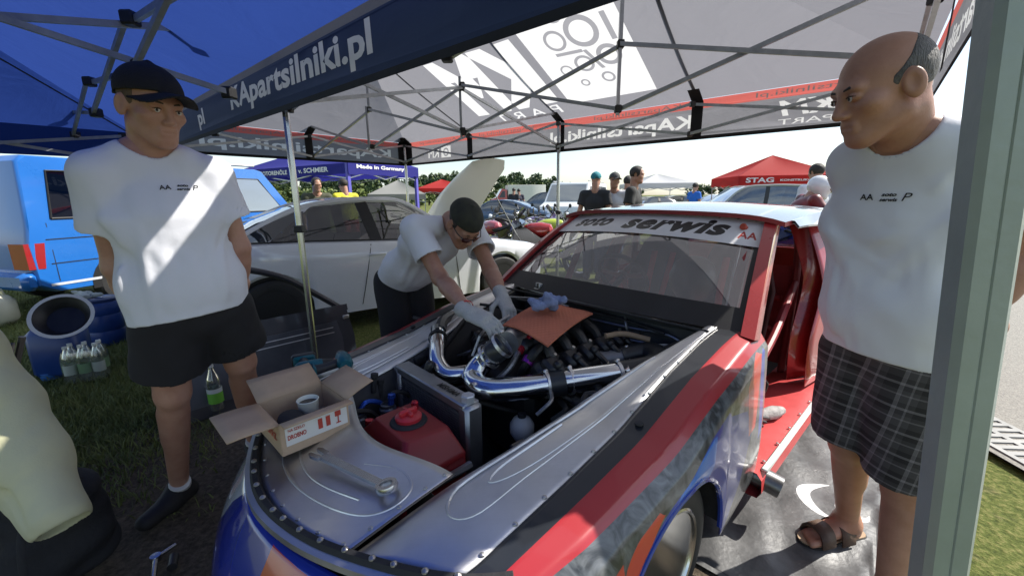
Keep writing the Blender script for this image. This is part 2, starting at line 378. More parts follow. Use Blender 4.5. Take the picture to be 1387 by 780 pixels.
def drain():
    c0 = RE+RN*(k0+k1)/2+RD*.49; t = thing('drain_grate', 'grey cast drain grate with two rows of slots in the gutter', 'drain', (*c0[:2], 0))
    steel = mat('grate_steel', (.26, .26, .25), .65, .2, var=.25, vscale=12); dark = mat('drain_dark', (.012, .012, .012), .9)
    P = lambda r, q, z: c0+RD*r+RN*q+V(0, 0, z)
    b = MB(); R = np.stack([RD, RN, V(0, 0, 1)], 1)
    def bar(r0, r1, q0, q1, z0=.006, z1=.03): b.box((P(r0, q0, z0)+P(r1, q1, z1))/2, (abs(r1-r0), abs(q1-q0), z1-z0), R)
    W2 = abs(k0)*.42; Ln = .48
    bar(-Ln, Ln, -W2, -W2+.03); bar(-Ln, Ln, W2-.03, W2); bar(-Ln, Ln, -.016, .016)
    for s in np.linspace(-Ln, Ln, 17): 
        bar(s-.016, s+.016, -W2+.03, -.016); bar(s-.016, s+.016, .016, W2-.03)
    b.build('grille', steel, t, smooth=0)
    b = MB(); b.box(P(0, 0, -.045), (2*Ln, 2*W2, .1), R); b.build('pit', dark, t, smooth=0); rebase(t)
drain()

# blades of grass where the camera sees lawn close up (nobody could count them)
def blades(n, fn, seed, hmin, hmax):
    r = np.random.default_rng(seed); b = MB(); vs = []; fs = []
    for i in range(n):
        p = fn(r)
        if p is None: continue
        h = r.uniform(hmin, hmax); a = r.uniform(0, 6.283); w = r.uniform(.0018, .0042); lean = r.uniform(.1, 1.2)*h; la = r.uniform(0, 6.283)
        s = V(math.cos(a), math.sin(a), 0)*w; l = V(math.cos(la), math.sin(la), 0)*lean; q = V(p[0], p[1], -.008); k = len(vs)
        vs += [q-s, q+s, q+l*.45+s*.8+V(0, 0, h*.65), q+l*.45-s*.8+V(0, 0, h*.65), q+l+V(0, 0, h)]
        fs += [(k, k+1, k+2, k+3), (k+3, k+2, k+4)]
    b.v = [tuple(v) for v in vs]; b.f = fs; b.m = [0]*len(fs); return b
def lawn_left(r):
    px = r.uniform(-60, 300); py = 395+315*r.random()**1.3; p = atz(px, py, 0)
    if p[1] > 7.5 or p[1] < 1.0: return None
    d = math.hypot(p[0]+.7, p[1]-1.3)
    if r.random() > np.clip((d-1.05)/1.2, .03, 1): return None
    return p
def lawn_right(r):
    x, y = r.uniform(1165, 1480), r.uniform(600, 900); p = atz(x, y, 0)
    if np.dot(p-RE, RN) > k0-.01 or x < interp_(y): return None
    return p
interp_ = lambda y: float(np.interp(y, [600, 640, 780, 900], [1212, 1203, 1184, 1168]))
gm = mat('grass_blade', (.17, .19, .05), .7, var=.5, vscale=3, col2=(.07, .10, .025))
tag(blades(26000, lawn_left, 3, .02, .075).build('lawn_grass', gm, smooth=0), 'short trampled grass beside the blue barrels and van', 'grass', kind='stuff')
gm2 = mat('grass_blade_dry', (.33, .29, .12), .75, var=.5, vscale=3, col2=(.13, .16, .045))
tag(blades(9000, lawn_right, 4, .015, .05).build('verge_grass', gm2, smooth=0), 'dry sunlit grass between the floor banner and the gutter', 'grass', kind='stuff')
# ================================================================ tents
TA = .867; DL = V(-math.sin(TA), math.cos(TA), 0); DW = V(math.cos(TA), math.sin(TA), 0); TN0 = V(.94, .803, 0); TL, TWd = 6.5, 3.37
ZB, ZE, ZR = 1.94, 2.32, 3.12
def TP(s, t, z): return TN0+DL*s+DW*t+V(0, 0, z)
steel = mat('tent_steel', (.42, .44, .46), .38, .85, var=.2, vscale=14)
legsteel = mat('tent_leg_chrome', (.62, .64, .66), .22, .95, var=.12, vscale=10)
blackpl = mat('black_plastic', (.02, .02, .022), .5, var=.2)
greyfab = fabric('grey_canopy', (.17, .17, .19), (.20, .20, .22), .55, bump=.25)
whitefab = fabric('white_print', (.62, .63, .66), (.66, .66, .66), .5, bump=.25)
redfab = fabric('red_print', (.42, .075, .07), (.50, .12, .105), .6)
navyfab = fabric('navy_canopy', (.022, .036, .085), (.02, .03, .08), .2)
darkfab = fabric('black_band', (.012, .012, .014), (.01, .01, .01), .1)
bluefab = fabric('blue_canopy', (.026, .052, .22), (.022, .05, .22), .5, bump=.35)
greyprint = fabric('grey_print', (.16, .15, .16), (.2, .15, .15), .4)
logogrey = fabric('logo_grey', (.22, .22, .24), (.27, .27, .29), .5)

def patch(A, B, C, D, nu, nv, sag=0., wave=0., ph=0.):
    """bilinear patch A-B (u) / D-C, sagging in the middle"""
    G = np.zeros((nu+1, nv+1, 3))
    for i in range(nu+1):
        for j in range(nv+1):
            u, v = i/nu, j/nv; p = (A*(1-u)+B*u)*(1-v)+(D*(1-u)+C*u)*v
            p = p-V(0, 0, sag*16*u*(1-u)*v*(1-v)) + V(0, 0, wave*math.sin(u*17+ph+3*v)*math.sin(v*3.14)); G[i, j] = p
    return G

def hexleg(t, p, z0, z1, r, m, name='leg', foot=True):
    b = MB(); a = np.arange(8)*math.pi/4+.2
    prof = [(math.cos(x)*(r if i % 2 else r*.93), math.sin(x)*(r*.8 if i % 2 else r*.86)) for i, x in enumerate(a)]
    b.prism(prof, lambda x, y, z: p+V(x, y, z), z0, z1); o = b.build(name, m, t, smooth=20)
    b = MB(); b.box(p+V(0, 0, .006), (.12, .12, .008), bev=.003); b.build('foot_plate', m, t)
    b = MB(); b.box(p+V(0, 0, z0+(z1-z0)*.52), (r*2.5, r*2.5, .05), bev=.006); b.build('leg_collar', blackpl, t)
    return o

def grey_tent():
    t = thing('canopy_tent', 'grey pop-up canopy with white print and red-banded valance over the race car', 'tent', TN0)
    r0, r1 = 1.62, TL-1.62; c = TWd/2
    E = [TP(0, 0, ZE), TP(TL, 0, ZE), TP(TL, TWd, ZE), TP(0, TWd, ZE)]; Rg = [TP(r0, c, ZR), TP(r1, c, ZR)]
    for nm, q in (('roof_panel', (E[1], E[0], Rg[0], Rg[1])), ('roof_panel', (E[2], E[1], Rg[1], Rg[1])), ('roof_panel', (E[0], E[3], Rg[0], Rg[0]))):
        b = MB(); b.grid(patch(*q, 26, 12, sag=.05, wave=.006)); b.build(nm, greyfab, t, smooth=180)
    # seams on the far slope
    for s in (.25, .5, .75):
        b = MB(); p0 = TP(TL*s, TWd, ZE-.012); p1 = TP(np.clip(TL*s, r0, r1), c, ZR-.02); b.beam(p0, p1, .03, .004); b.build('seam', logogrey, t, smooth=0)
    # valances ------------------------------------------------------
    def wave(s, z, k): return .012*math.sin(s*2.3+k)*(ZE-z)/(ZE-ZB)
    far = lambda s, z, o=0.: TP(s, TWd+.01-o, z); left = lambda s, z, o=0.: TP(TL+.01-o, s, z); right = lambda s, z, o=0.: TP(-.01+o, s, z); near = lambda s, z, o=0.: TP(s, -.01+o, z)
    q = TL/4; zr = ZE-.085; zc = (ZB+.035+zr)/2-.005; zt = ZE-.044
    T = text_edges
    def val(P, L, m, k, main=(), band=(), bandm=None):
        fn = lambda s, z: P(s, z, wave(s, z, k))
        rect = lambda z0, z1: [(0, z0), (L, z0), (L, z1), (0, z1)]
        printed_panel('valance_panel', fn, rect(ZB+.035, zr), main, [m, whitefab, logogrey], t, .2, .09)
        printed_panel('valance_red_band', fn, rect(zr, ZE-.002), band, [bandm or redfab, greyprint], t, .25, .1)
        printed_panel('valance_hem', fn, rect(ZB, ZB+.035), [], [darkfab], t, .25, .1)
    site = 'KApartsilniki.pl'
    val(far, TL, greyfab, .3, [(T(site, 1.75, .17, bold=.025, at=(2.55, zc)), 1), (T('KM', .42, .13, shear=.2, bold=.03, at=(.72, zc+.04)), 1), (T('PART', .40, .045, at=(.72, zc-.075)), 1),
        (T('KM', .26, .14, bold=.02, at=(5.75, zc)), 1), (poly_edges([(5.34, zc-.08), (5.56, zc-.08), (5.56, zc+.09), (5.34, zc+.09)]), 1), (ring_edges((5.45, zc), .065), 2), (ring_edges((5.45, zc), .04), 1)],
        [(T(site, 1.0, .055, at=(x, zt)), 1) for x in (.62, 2.3, 4.2, 5.6)])
    val(left, TWd, greyfab, 1.3, [(T('KApartsilniki.pl', 2.7, .18, bold=.02, mirror=True, at=(1.72, zc)), 1)], [(T(site, 1.1, .055, mirror=True, at=(x, zt)), 1) for x in (.9, 2.4)])
    val(right, TWd, greyfab, 2.1, [(T(site, 1.75, .17, bold=.025, at=(1.7, zc)), 1)])
    val(near, TL, navyfab, 2.9, [(T(site, 1.95, .2, bold=.03, mirror=True, at=(3.05, zc+.02)), 1), (T('pl', .18, .17, bold=.03, mirror=True, at=(4.85, zc)), 1)], bandm=greyfab)
    # black velcro straps on the inside
    def strap(P, s, w):
        b = MB(); b.grid(np.array([[P(x, z, .03) for z in np.linspace(ZB+.01, ZE-.03, 5)] for x in (s-w, s+w)]))
        b.grid(np.array([[P(s-w, ZE-.03, .03), P(s-w, ZE+.06, .20)], [P(s+w, ZE-.03, .03), P(s+w, ZE+.06, .20)]])); b.build('strap', darkfab, t, smooth=0)
    for i in range(5): strap(far, min(max(i*q, .12), TL-.1), .055 if i not in (0, 4) else .11)
    strap(left, TWd/2, .055); strap(left, TWd-.08, .09); strap(right, TWd/2, .055); strap(right, TWd-.1, .1)
    # far slope with the big print
    H = np.linalg.norm(TP(0, c, ZR)-TP(0, TWd, ZE)); up = unit(TP(0, c, ZR)-TP(0, TWd, ZE))
    def slope(s, h):
        v = h/H; lo, hi = r0*v, TL-r0*v; u = np.clip((s-lo)/max(1e-6, hi-lo), 0, 1)
        return TP(s, TWd, ZE)+up*h-V(0, 0, .05*16*u*(1-u)*v*(1-v)-.005*math.sin(u*17+3*v))
    it = [(T('KM', 1.3, 1.0, bold=.06, at=(3.7, .88)), 1), (T('PART', 1.0, .17, spacing=1.5, at=(3.62, .25)), 1), (poly_edges([(1.95, .3), (2.95, .3), (2.95, 1.62), (1.95, 1.62)]), 1)]
    for (x, y, r, wd) in ((2.33, 1.22, .16, .05), (2.62, 1.2, .11, .03), (2.2, .9, .12, .045), (2.48, .86, .1, .03), (2.7, .82, .07, .02), (2.12, 1.48, .08, .03), (2.5, 1.47, .09, .03), (2.33, .62, .07, .025), (2.6, .6, .05, .02)):
        it += [(ring_edges((x, y), r, sy=1.1), 2), (ring_edges((x, y), r-wd, sy=1.1), 1)]
    for P4 in (((2.05, 1.05), (2.1, 1.05), (2.1, 1.35), (2.05, 1.35)), ((2.42, 1.0), (2.7, 1.02), (2.7, 1.06), (2.42, 1.04)), ((2.3, .75), (2.34, .75), (2.42, 1.02), (2.38, 1.02)), ((2.3, 1.40), (2.4, 1.40), (2.4, 1.58), (2.3, 1.56))):
        it.append((poly_edges(P4), 2))
    printed_panel('roof_panel', slope, [(0, 0), (TL, 0), (r1, H), (r0, H)], it, [greyfab, whitefab, logogrey], t, .25, .2)
    # legs and trusses ---------------------------------------------
    for s, u in ((TL, 0), (TL/2, 0), (TL, TWd), (TL/2, TWd), (0, TWd)):
        hexleg(t, TP(s+(-.06 if s == TL else .06 if s == 0 else 0), u+(.06 if u == 0 else -.06), 0), .0, ZE-.03, .024, legsteel)
    zl, zh = 1.99, 2.27; w = .026
    def bar(a, bq, ww=w): 
        m = MB(); m.beam(a, bq, ww*.7, ww); m.build('truss_bar', steel, t, smooth=0)
    def joint(p, r=.024):
        m = MB(); m.box(p, (r*2, r*2, r*2.2), bev=.006); m.build('joint', blackpl, t, smooth=0)
    def scissor(P, a, e, n, za=zl, zb=zh, jo=True):
        x = np.linspace(a, e, n+1)
        for i in range(n):
            bar(P(x[i], za, .07), P(x[i+1], zb, .07)); bar(P(x[i], zb, .075+w), P(x[i+1], za, .075+w))
        for i in range(n+1): joint(P(x[i], za, .085)); joint(P(x[i], zb, .085))
    scissor(lambda s, z, o: TP(s, TWd-o, z), 0.06, TL-.06, 4); scissor(lambda s, z, o: TP(s, o, z), 0.06, TL-.06, 4)
    scissor(lambda s, z, o: TP(TL-o, s, z), .06, TWd-.06, 2); scissor(lambda s, z, o: TP(o, s, z), .06, TWd-.06, 2)
    mid = lambda s, z, o: TP(s, c+o-.08, z)
    scissor(mid, 0.06, TL-.06, 4, 2.0, 2.42)
    for s in (q, 2*q, 3*q):
        m = MB(); m.beam(TP(s+.03, c, 1.96), TP(s+.03, c, 2.46 if s != 2*q else 2.5), .022); m.build('post', steel, t, smooth=0)
    for s in (q+.03, 3*q-.03):
        m = MB(); m.beam(TP(s, c, 2.4), TP(s, c, ZR-.03), .026); m.build('peak_pole', steel, t, smooth=0)
    cross = lambda v, z, o: TP(TL/2+o-.08, v, z)
    scissor(cross, .06, TWd-.06, 2, 2.02, 2.4)
    rebase(t)
grey_tent()

def blue_tent():
    off = .30; ZE2 = 2.07; ZR2 = 2.95; L2 = 6.3; W2 = 3.3; S0 = -.30
    P = lambda s, u, z: TN0+DL*(S0+s)-DW*(off+u)+V(0, 0, z)
    t = thing('canopy_tent', 'royal blue pop-up canopy over the man in the black cap', 'tent', P(0, 0, 0))
    c = W2/2; E = [P(0, 0, ZE2), P(L2, 0, ZE2), P(L2, W2, ZE2), P(0, W2, ZE2)]; Rg = [P(c, c, ZR2), P(L2-c, c, ZR2)]
    for q in ((E[0], E[1], Rg[1], Rg[0]), (E[2], E[3], Rg[0], Rg[1]), (E[1], E[2], Rg[1], Rg[1]), (E[3], E[0], Rg[0], Rg[0])):
        b = MB(); b.grid(patch(*q, 24, 12, sag=.05, wave=.008)); b.build('roof_panel', bluefab, t, smooth=180)
    nav = fabric('blue_valance', (.012, .03, .14), (.01, .03, .16), .3)
    for a, e in ((E[1], E[2]), (E[2], E[3])):
        b = MB(); b.grid(np.array([[p*(1-k)+V(p[0], p[1], p[2]-.26)*k+V(0, 0, 0) for k in (0, .5, 1)] for p in [a*(1-u)+e*u for u in np.linspace(0, 1, 14)]])); b.build('valance_panel', nav, t, smooth=180)
    stl = mat('tent_steel_pale', (.36, .37, .38), .5, .5, var=.25, vscale=10)
    zl, zh = 1.77, 2.02
    def bar(a, bq, w=.026): m = MB(); m.beam(a, bq, w*.75, w); m.build('truss_bar', stl, t, smooth=0)
    def joint(p, r=.03): m = MB(); m.box(p, (r*2, r*2, r*2), bev=.008); m.build('joint', blackpl, t, smooth=0)
    def sc(Q, x, za, zb, o=0):
        for i in range(len(x)-1): bar(Q(x[i], za, 0), Q(x[i+1], zb, 0)); bar(Q(x[i], zb, .03), Q(x[i+1], za, .03))
        for a in x: joint(Q(a, za, .015)); joint(Q(a, zb, .015))
    sc(lambda s, z, o: P(s, .42+o, z), [.1, 1.6, 3.15, 4.7, L2-.1], 2.0, 2.2)
    sc(lambda s, z, o: P(L2-.08-o, s, z), [.1, 1.65, W2-.1], zl, zh)
    sc(lambda s, z, o: P(3.15+o, s, z), [.08, 1.65, W2-.1], 1.95, 2.25)
    sc(lambda s, z, o: P(s, 1.65+o, z), [.1, 1.65, 3.15, 4.7, L2-.1], 2.05, 2.4)
    for s in (4.65, 1.65):
        m = MB(); m.beam(P(s, 1.65, 2.0), P(s, 1.65, ZR2-.03), .03); m.build('peak_pole', stl, t, smooth=0)
    # hip ropes sewn under the roof
    for a, e in ((Rg[1], E[1]), (Rg[0], E[0]), (Rg[1], E[2])):
        m = MB(); m.tube([a-V(0, 0, .03), (a+e)/2-V(0, 0, .07), e-V(0, 0, .03)], .006, 6); m.build('hip_strap', blackpl, t)
    for s, u in ((L2-.1, .1), (L2-.1, W2-.1)): hexleg(t, P(s, u, 0), 0, ZE2-.03, .026, legsteel)
    # the leg next to the camera: a wide painted eight-sided profile
    post = mat('post_paint', (.36, .41, .37), .45, .25, var=.14, vscale=5, bump=.08, bscale=60, coat=.0)
    pb = aty(1296, 700, .47); pt = aty(1362, 100, .47)
    pb = V(pb[0], pb[1], 0); top = V(pt[0], pt[1], ZE2)
    dx = (pt-aty(1280, 700, .47)); dx = dx/dx[2]; p0 = aty(1280, 700, .47); foot = p0-dx*p0[2]; head = p0+dx*(2.03-p0[2])
    b = MB(); w2, d2, ch = .0245, .021, .007
    prof = [(-w2+ch, -d2), (-.0015, -d2), (0, -d2+.0016), (.0015, -d2), (w2-ch, -d2), (w2, -d2+ch), (w2, d2-ch), (w2-ch, d2), (-w2+ch, d2), (-w2, d2-ch), (-w2, -d2+ch)]
    yaw = -.30; cy, sy = math.cos(yaw), math.sin(yaw)
    b.prism(prof, lambda x, y, z: foot+(head-foot)*z+V(cy*x-sy*y, sy*x+cy*y, 0), 0, 1); b.build('leg', post, t, smooth=20)
    b = MB(); b.box(foot+V(0, 0, .006), (.12, .12, .008), bev=.003); b.build('foot_plate', stl, t)
    rebase(t)
blue_tent()
# ================================================================ race car
CB = V(.735, .678, 0); CLf = V(.678, -.735, 0); CO_ = V(.38, 2.0, 0)
def RC(u, v, z): return CO_+CB*u+CLf*v+V(0, 0, z)
def PZ(x, y, z): return atz(x, y, z)
CAR = thing('race_car', 'red, blue and bare-aluminium race car with its bonnet and door off', 'race car', CO_, math.atan2(-.678, -.735))
alu = mat('brushed_aluminium', (.66, .66, .665), .36, 1., var=.16, vscale=3)
def scratched_alu():
    m = alu; n = m.node_tree; b = n.nodes['Principled BSDF']; L = n.links.new; tc = n.nodes.new('ShaderNodeTexCoord'); acc = None
    for rot, sc in ((.4, (6, 220, 6)), (1.3, (5, 160, 5)), (-.7, (8, 260, 8))):
        mp = n.nodes.new('ShaderNodeMapping'); mp.inputs['Rotation'].default_value = (0, 0, rot); mp.inputs['Scale'].default_value = sc; ns = n.nodes.new('ShaderNodeTexNoise'); ns.inputs['Scale'].default_value = 1; ns.inputs['Detail'].default_value = 4
        L(tc.outputs['Object'], mp.inputs[0]); L(mp.outputs[0], ns.inputs['Vector'])
        if acc is None: acc = ns.outputs['Fac']
        else: ad = n.nodes.new('ShaderNodeMath'); ad.operation = 'MAXIMUM'; L(acc, ad.inputs[0]); L(ns.outputs['Fac'], ad.inputs[1]); acc = ad.outputs[0]
    big = n.nodes.new('ShaderNodeTexNoise'); big.inputs['Scale'].default_value = 5; big.inputs['Detail'].default_value = 6; L(tc.outputs['Object'], big.inputs['Vector'])
    ad = n.nodes.new('ShaderNodeMath'); ad.operation = 'MULTIPLY_ADD'; ad.inputs[1].default_value = .55; L(acc, ad.inputs[0]); L(big.outputs['Fac'], ad.inputs[2])
    mr = n.nodes.new('ShaderNodeMapRange'); mr.inputs[1].default_value = .6; mr.inputs[2].default_value = 1.1; mr.inputs[3].default_value = .32; mr.inputs[4].default_value = .62; L(ad.outputs[0], mr.inputs[0]); L(mr.outputs[0], b.inputs['Roughness'])
scratched_alu()
alu_d = mat('dull_aluminium', (.42, .43, .44), .42, .9, var=.2, vscale=10, bump=.1, bscale=50)
chrome = mat('polished_pipe', (.66, .67, .69), .16, 1., var=.10, vscale=9, bump=.03, bscale=25)
redp = mat('red_paint', (.34, .022, .025), .28, coat=1., var=.12, vscale=3)
redin = mat('red_interior', (.26, .022, .028), .5, var=.25, vscale=6)
blk = mat('black_satin', (.016, .016, .018), .42, var=.3, vscale=9)
blkm = mat('black_matte', (.022, .022, .024), .75, var=.3, vscale=12, bump=.2, bscale=80)
rub = mat('black_rubber', (.018, .018, .019), .6, var=.2, vscale=20)
silic = mat('black_silicone', (.02, .022, .026), .36, var=.15)
darkbay = mat('dark_bay', (.02, .02, .023), .6, var=.4, vscale=8)
rivet_m = mat('rivet', (.5, .5, .5), .35, .9)
bolt_m = mat('bolt', (.45, .44, .42), .35, .9)
white_s = mat('white_sticker', (.72, .72, .74), .4, var=.08)
black_s = mat('black_sticker', (.015, .015, .016), .4)
redan = mat('red_anodised', (.55, .03, .05), .25, .6); blan = mat('blue_anodised', (.03, .10, .5), .25, .6)

def interp(x, xs, ys): return float(np.interp(x, xs, ys))
UC = [-1.55, -1.45, -1.2, -.9, -.65, -.35, 0, .2]; ZC = [.585, .60, .645, .69, .735, .815, .875, .895]
zc = lambda u: interp(u, UC, ZC)
vi = lambda u: interp(u, [-1.4, -1.1, -.6, 0, .2], [.36, .37, .43, .55, .58])
vr = lambda u: interp(u, [-1.4, -1.2, -.7, -.1, .2], [.60, .625, .62, .60, .615])
vk = lambda u: interp(u, [-1.4, -1.2, -.7, -.1, .2], [.645, .68, .69, .68, .69])
vo = lambda u: interp(u, [-1.4, -1.25, -1.0, -.6, -.2, .2], [.70, .755, .80, .815, .80, .775])
AU, AR, AZ = -.60, .312, .285
def zlow(u):
    d = abs(u-AU); a = AZ+math.sqrt(max(0, AR*AR-d*d)) if d < AR else 0
    return max(a, .50 if u < AU-AR else .235)
uf = lambda v: -1.50+.60*v*v
def fpt(a, t):
    """fender surface: a = 0 nose .. 1 cowl, t = 0 rivet line .. 1 lower edge"""
    v0 = .62+.18*min(t*1.6, 1); u0 = uf(v0); u = u0+(.14-u0)*a; z = zc(u); zl = zlow(u); zs = (z-.05+zl)/2
    S = [(vr(u), z-.002), (vk(u), z-.004), (.5*(vk(u)+vo(u)), z-.022), (vo(u)-.012, z-.075), (vo(u), min(z-.11, zs+.03)), (vo(u)+.004, (zs+zl)/2), (vo(u)-.004, zl)]
    k = np.array([0, .12, .3, .46, .62, .82, 1.]); return u, float(np.interp(t, k, [s[0] for s in S])), float(np.interp(t, k, [s[1] for s in S]))
# printed scheme with a sunlit patch painted in; UV = (u, t)
def scheme(side):
    red, blue, sunlit_blue, org, dk = (.36, .022, .028), (.02, .045, .30), (.03, .16, .55), (.55, .06, .035), (.02, .022, .026)
    Ls = [([(-1.6, -.1), (.3, -.1), (.3, .12), (-1.6, .12)], dk), ([(-1.6, .12), (.3, .12), (.3, .40), (-.35, .38), (-1.6, .31)], red)]
    Ls += [([(.0, .44), (.22, .40), (.22, .62), (.05, .62)], (.10, .10, .10))]
    Ls += [([(-.80, .80), (-.60, .62), (-.30, .50), (-.10, .56), (-.02, .66), (-.14, .84), (-.30, 1.05), (-.80, 1.05)], blue)]
    Ls += [([(-.66, .68), (-.54, .60), (-.42, .58), (-.46, 1.05), (-.72, 1.05)], sunlit_blue)]  # lighter blue: sunlight on the blue, put into the paint colour
    Ls += [([(-.10, .50), (.02, .40), (.06, .46), (.02, .66), (-.06, .66)], org), ([(.05, .46), (.09, .42), (.13, .72), (.09, .76)], (.05, .08, .36))]
    Ls += [([(-1.0, .72), (-.90, .60), (-.76, .56), (-.74, .66), (-.84, .92)], org)]
    return Ls
fmat = livery('fender_paint', (.055, .06, .065), scheme(1), rough=.3, coat=.45, scratch=1.)
for sd in (1, -1):
    NA, NT = 90, 46; G = np.zeros((NA+1, NT+1, 3)); UVv = np.zeros((NA+1, NT+1, 2))
    for i in range(NA+1):
        for j in range(NT+1):
            u, v, z = fpt(i/NA, j/NT); G[i, j] = RC(u, sd*v, z); UVv[i, j] = (u, j/NT)
    b = MB(); b.grid(G, uv=UVv, flip=(sd > 0)); b.build('front_fender', fmat, CAR, smooth=60, solid=.004)
    # arch lip
    b = MB(); th = np.linspace(0, math.pi, 30); b.tube([RC(AU-AR*math.cos(x), sd*(vo(AU-AR*math.cos(x))-.006), AZ+AR*math.sin(x)-.006) for x in th], .009, 6); b.build('arch_lip', mat('blue_paint', (.02, .05, .32), .25, coat=1.), CAR)
    # aluminium inner panel
    NA, NT = 60, 12; G = np.zeros((NA+1, NT+1, 3))
    for i in range(NA+1):
        for j in range(NT+1):
            t = j/NT; v0 = .37+.25*t; u0 = uf(v0)+.03; u = u0+(.10-u0)*i/NA; v = vi(u)*(1-t)+vr(u)*t; G[i, j] = RC(u, sd*v, zc(u)-.006+.010*math.sin(t*math.pi)-(.02*(1-t)**6))
    b = MB(); b.grid(G, flip=(sd > 0)); ip = b.build('inner_panel', alu, CAR, smooth=60, solid=.003)
    def ps(u, t, dz=0.): return RC(u, sd*(vi(u)*(1-t)+vr(u)*t), zc(u)-.006+.010*math.sin(t*math.pi)+dz)
    for pts in ([(-.05, .78), (-.5, .70), (-.95, .62), (-1.12, .62), (-1.17, .45), (-1.1, .18), (-.9, .16), (-.55, .22), (-.3, .3)], [(-.35, .70), (-.7, .62), (-.98, .50), (-1.04, .38), (-.98, .28), (-.75, .27)]):
        b = MB(); b.tube([ps(u, t, -.0022) for u, t in spline(pts, 50)], .005, 6); b.build('stamped_bead', alu, ip)
    for u in np.linspace(-1.18, .02, 13):
        b = MB(); b.lathe([(.007, 0), (.006, .003), (.003, .0045), (0, .005)], ps(u, .955, .0), (0, 0, 1), 8); b.build('rivet', rivet_m, ip)
    # bright edge strip along the rivet line
    b = MB(); b.tube([ps(u, .93, .003) for u in np.linspace(-.5, .1, 30)], .004, 5); b.build('edge_strip', alu, ip)
    # bonnet pin hole
    b = MB(); b.lathe([(.002, 0), (.013, .0), (.013, .004), (0, .004)], RC(-.62, sd*.655, zc(-.62)+.001), (0, 0, 1), 12); b.build('bonnet_pin', blkm, CAR)

# ---- nose: front panel with box and wrench on it
def nosez(u): return .60+.045*(u+1.45)/.35
NA, NT = 40, 14; G = np.zeros((NA+1, NT+1, 3))
def npz(v, t):
    vv = v; u0 = uf(vv)+.035; u1 = -1.12-.04*math.cos(min(1, abs(v)/.4)*math.pi)+(.0 if abs(v) < .4 else 0); u = u0*(1-t)+u1*t
    return RC(u, vv, zc(u)-.004)
for i in range(NA+1):
    for j in range(NT+1): G[i, j] = npz(-.60+1.20*i/NA if False else -.37-.0+.74*i/NA, j/NT)
b = MB(); b.grid(G); fp = b.build('front_panel', alu, CAR, smooth=60, solid=.003)
for pts in ([(-.33, .30), (-.1, .22), (.1, .24), (.28, .30), (.33, .42), (.31, .72), (.22, .82), (.12, .74)], [(-.3, .45), (0, .36), (.24, .42)], [(.05, .62), (-.08, .48)]):
    b = MB(); b.tube([npz(v, t)+V(0, 0, -.0022) for v, t in spline(pts, 44)], .005, 6); b.build('stamped_bead', alu, fp)
for v in np.linspace(-.34, .34, 9):
    b = MB(); b.lathe([(.0065, 0), (.0055, .003), (0, .0045)], npz(v, .06), (0, 0, 1), 8); b.build('rivet', rivet_m, fp)
for t in (.25, .5, .75, .95):
    b = MB(); b.lathe([(.0065, 0), (.0055, .003), (0, .0045)], npz(.35, t), (0, 0, 1), 8); b.build('rivet', rivet_m, fp)
# seams between front panel and side panels
for sd in (1, -1):
    b = MB(); b.tube([npz(sd*.37, t)+V(0, 0, .001) for t in np.linspace(0, 1, 12)], .003, 5); b.build('panel_seam', blkm, CAR)
# nose rim: black gasket, aluminium strip with domed screws
def plan(s):
    """nose outline in plan; s in -1..1"""
    P = [(-.94, -.80), (-1.12, -.765), (-1.25, -.68), (-1.37, -.47), (-1.465, -.22), (-1.50, 0), (-1.465, .22), (-1.37, .47), (-1.25, .68), (-1.12, .765), (-.94, .80)]
    return plan.S[int(round((s+1)/2*120))]
plan.S = spline([(-.94, -.80), (-1.12, -.765), (-1.25, -.66), (-1.37, -.46), (-1.465, -.22), (-1.50, 0), (-1.465, .22), (-1.37, .46), (-1.25, .66), (-1.12, .765), (-.94, .80)], 121)
SS = np.linspace(-.72, .72, 70)
def rim(off, z0): return [RC(plan(s)[0]+off, plan(s)[1]*(1-off*.6), z0+zc(plan(s)[0])-.60) for s in SS]
b = MB(); b.tube(rim(.022, .607), .013, 6); b.build('nose_gasket', blkm, CAR)
b = MB(); G = np.array([rim(-.004, .60), rim(.014, .606)]); b.grid(G, flip=True); b.grid(np.array([rim(-.006, .585), rim(-.004, .60)]), flip=True); b.build('nose_strip', alu, CAR, smooth=30)
for s in np.linspace(-.6, .6, 20):
    p = plan(s); b = MB(); b.lathe([(.008, 0), (.0075, .004), (.004, .007), (0, .008)], RC(p[0]+.022, p[1]*.99, zc(p[0])+.018), (0, 0, 1), 9); b.build('screw', bolt_m, CAR)
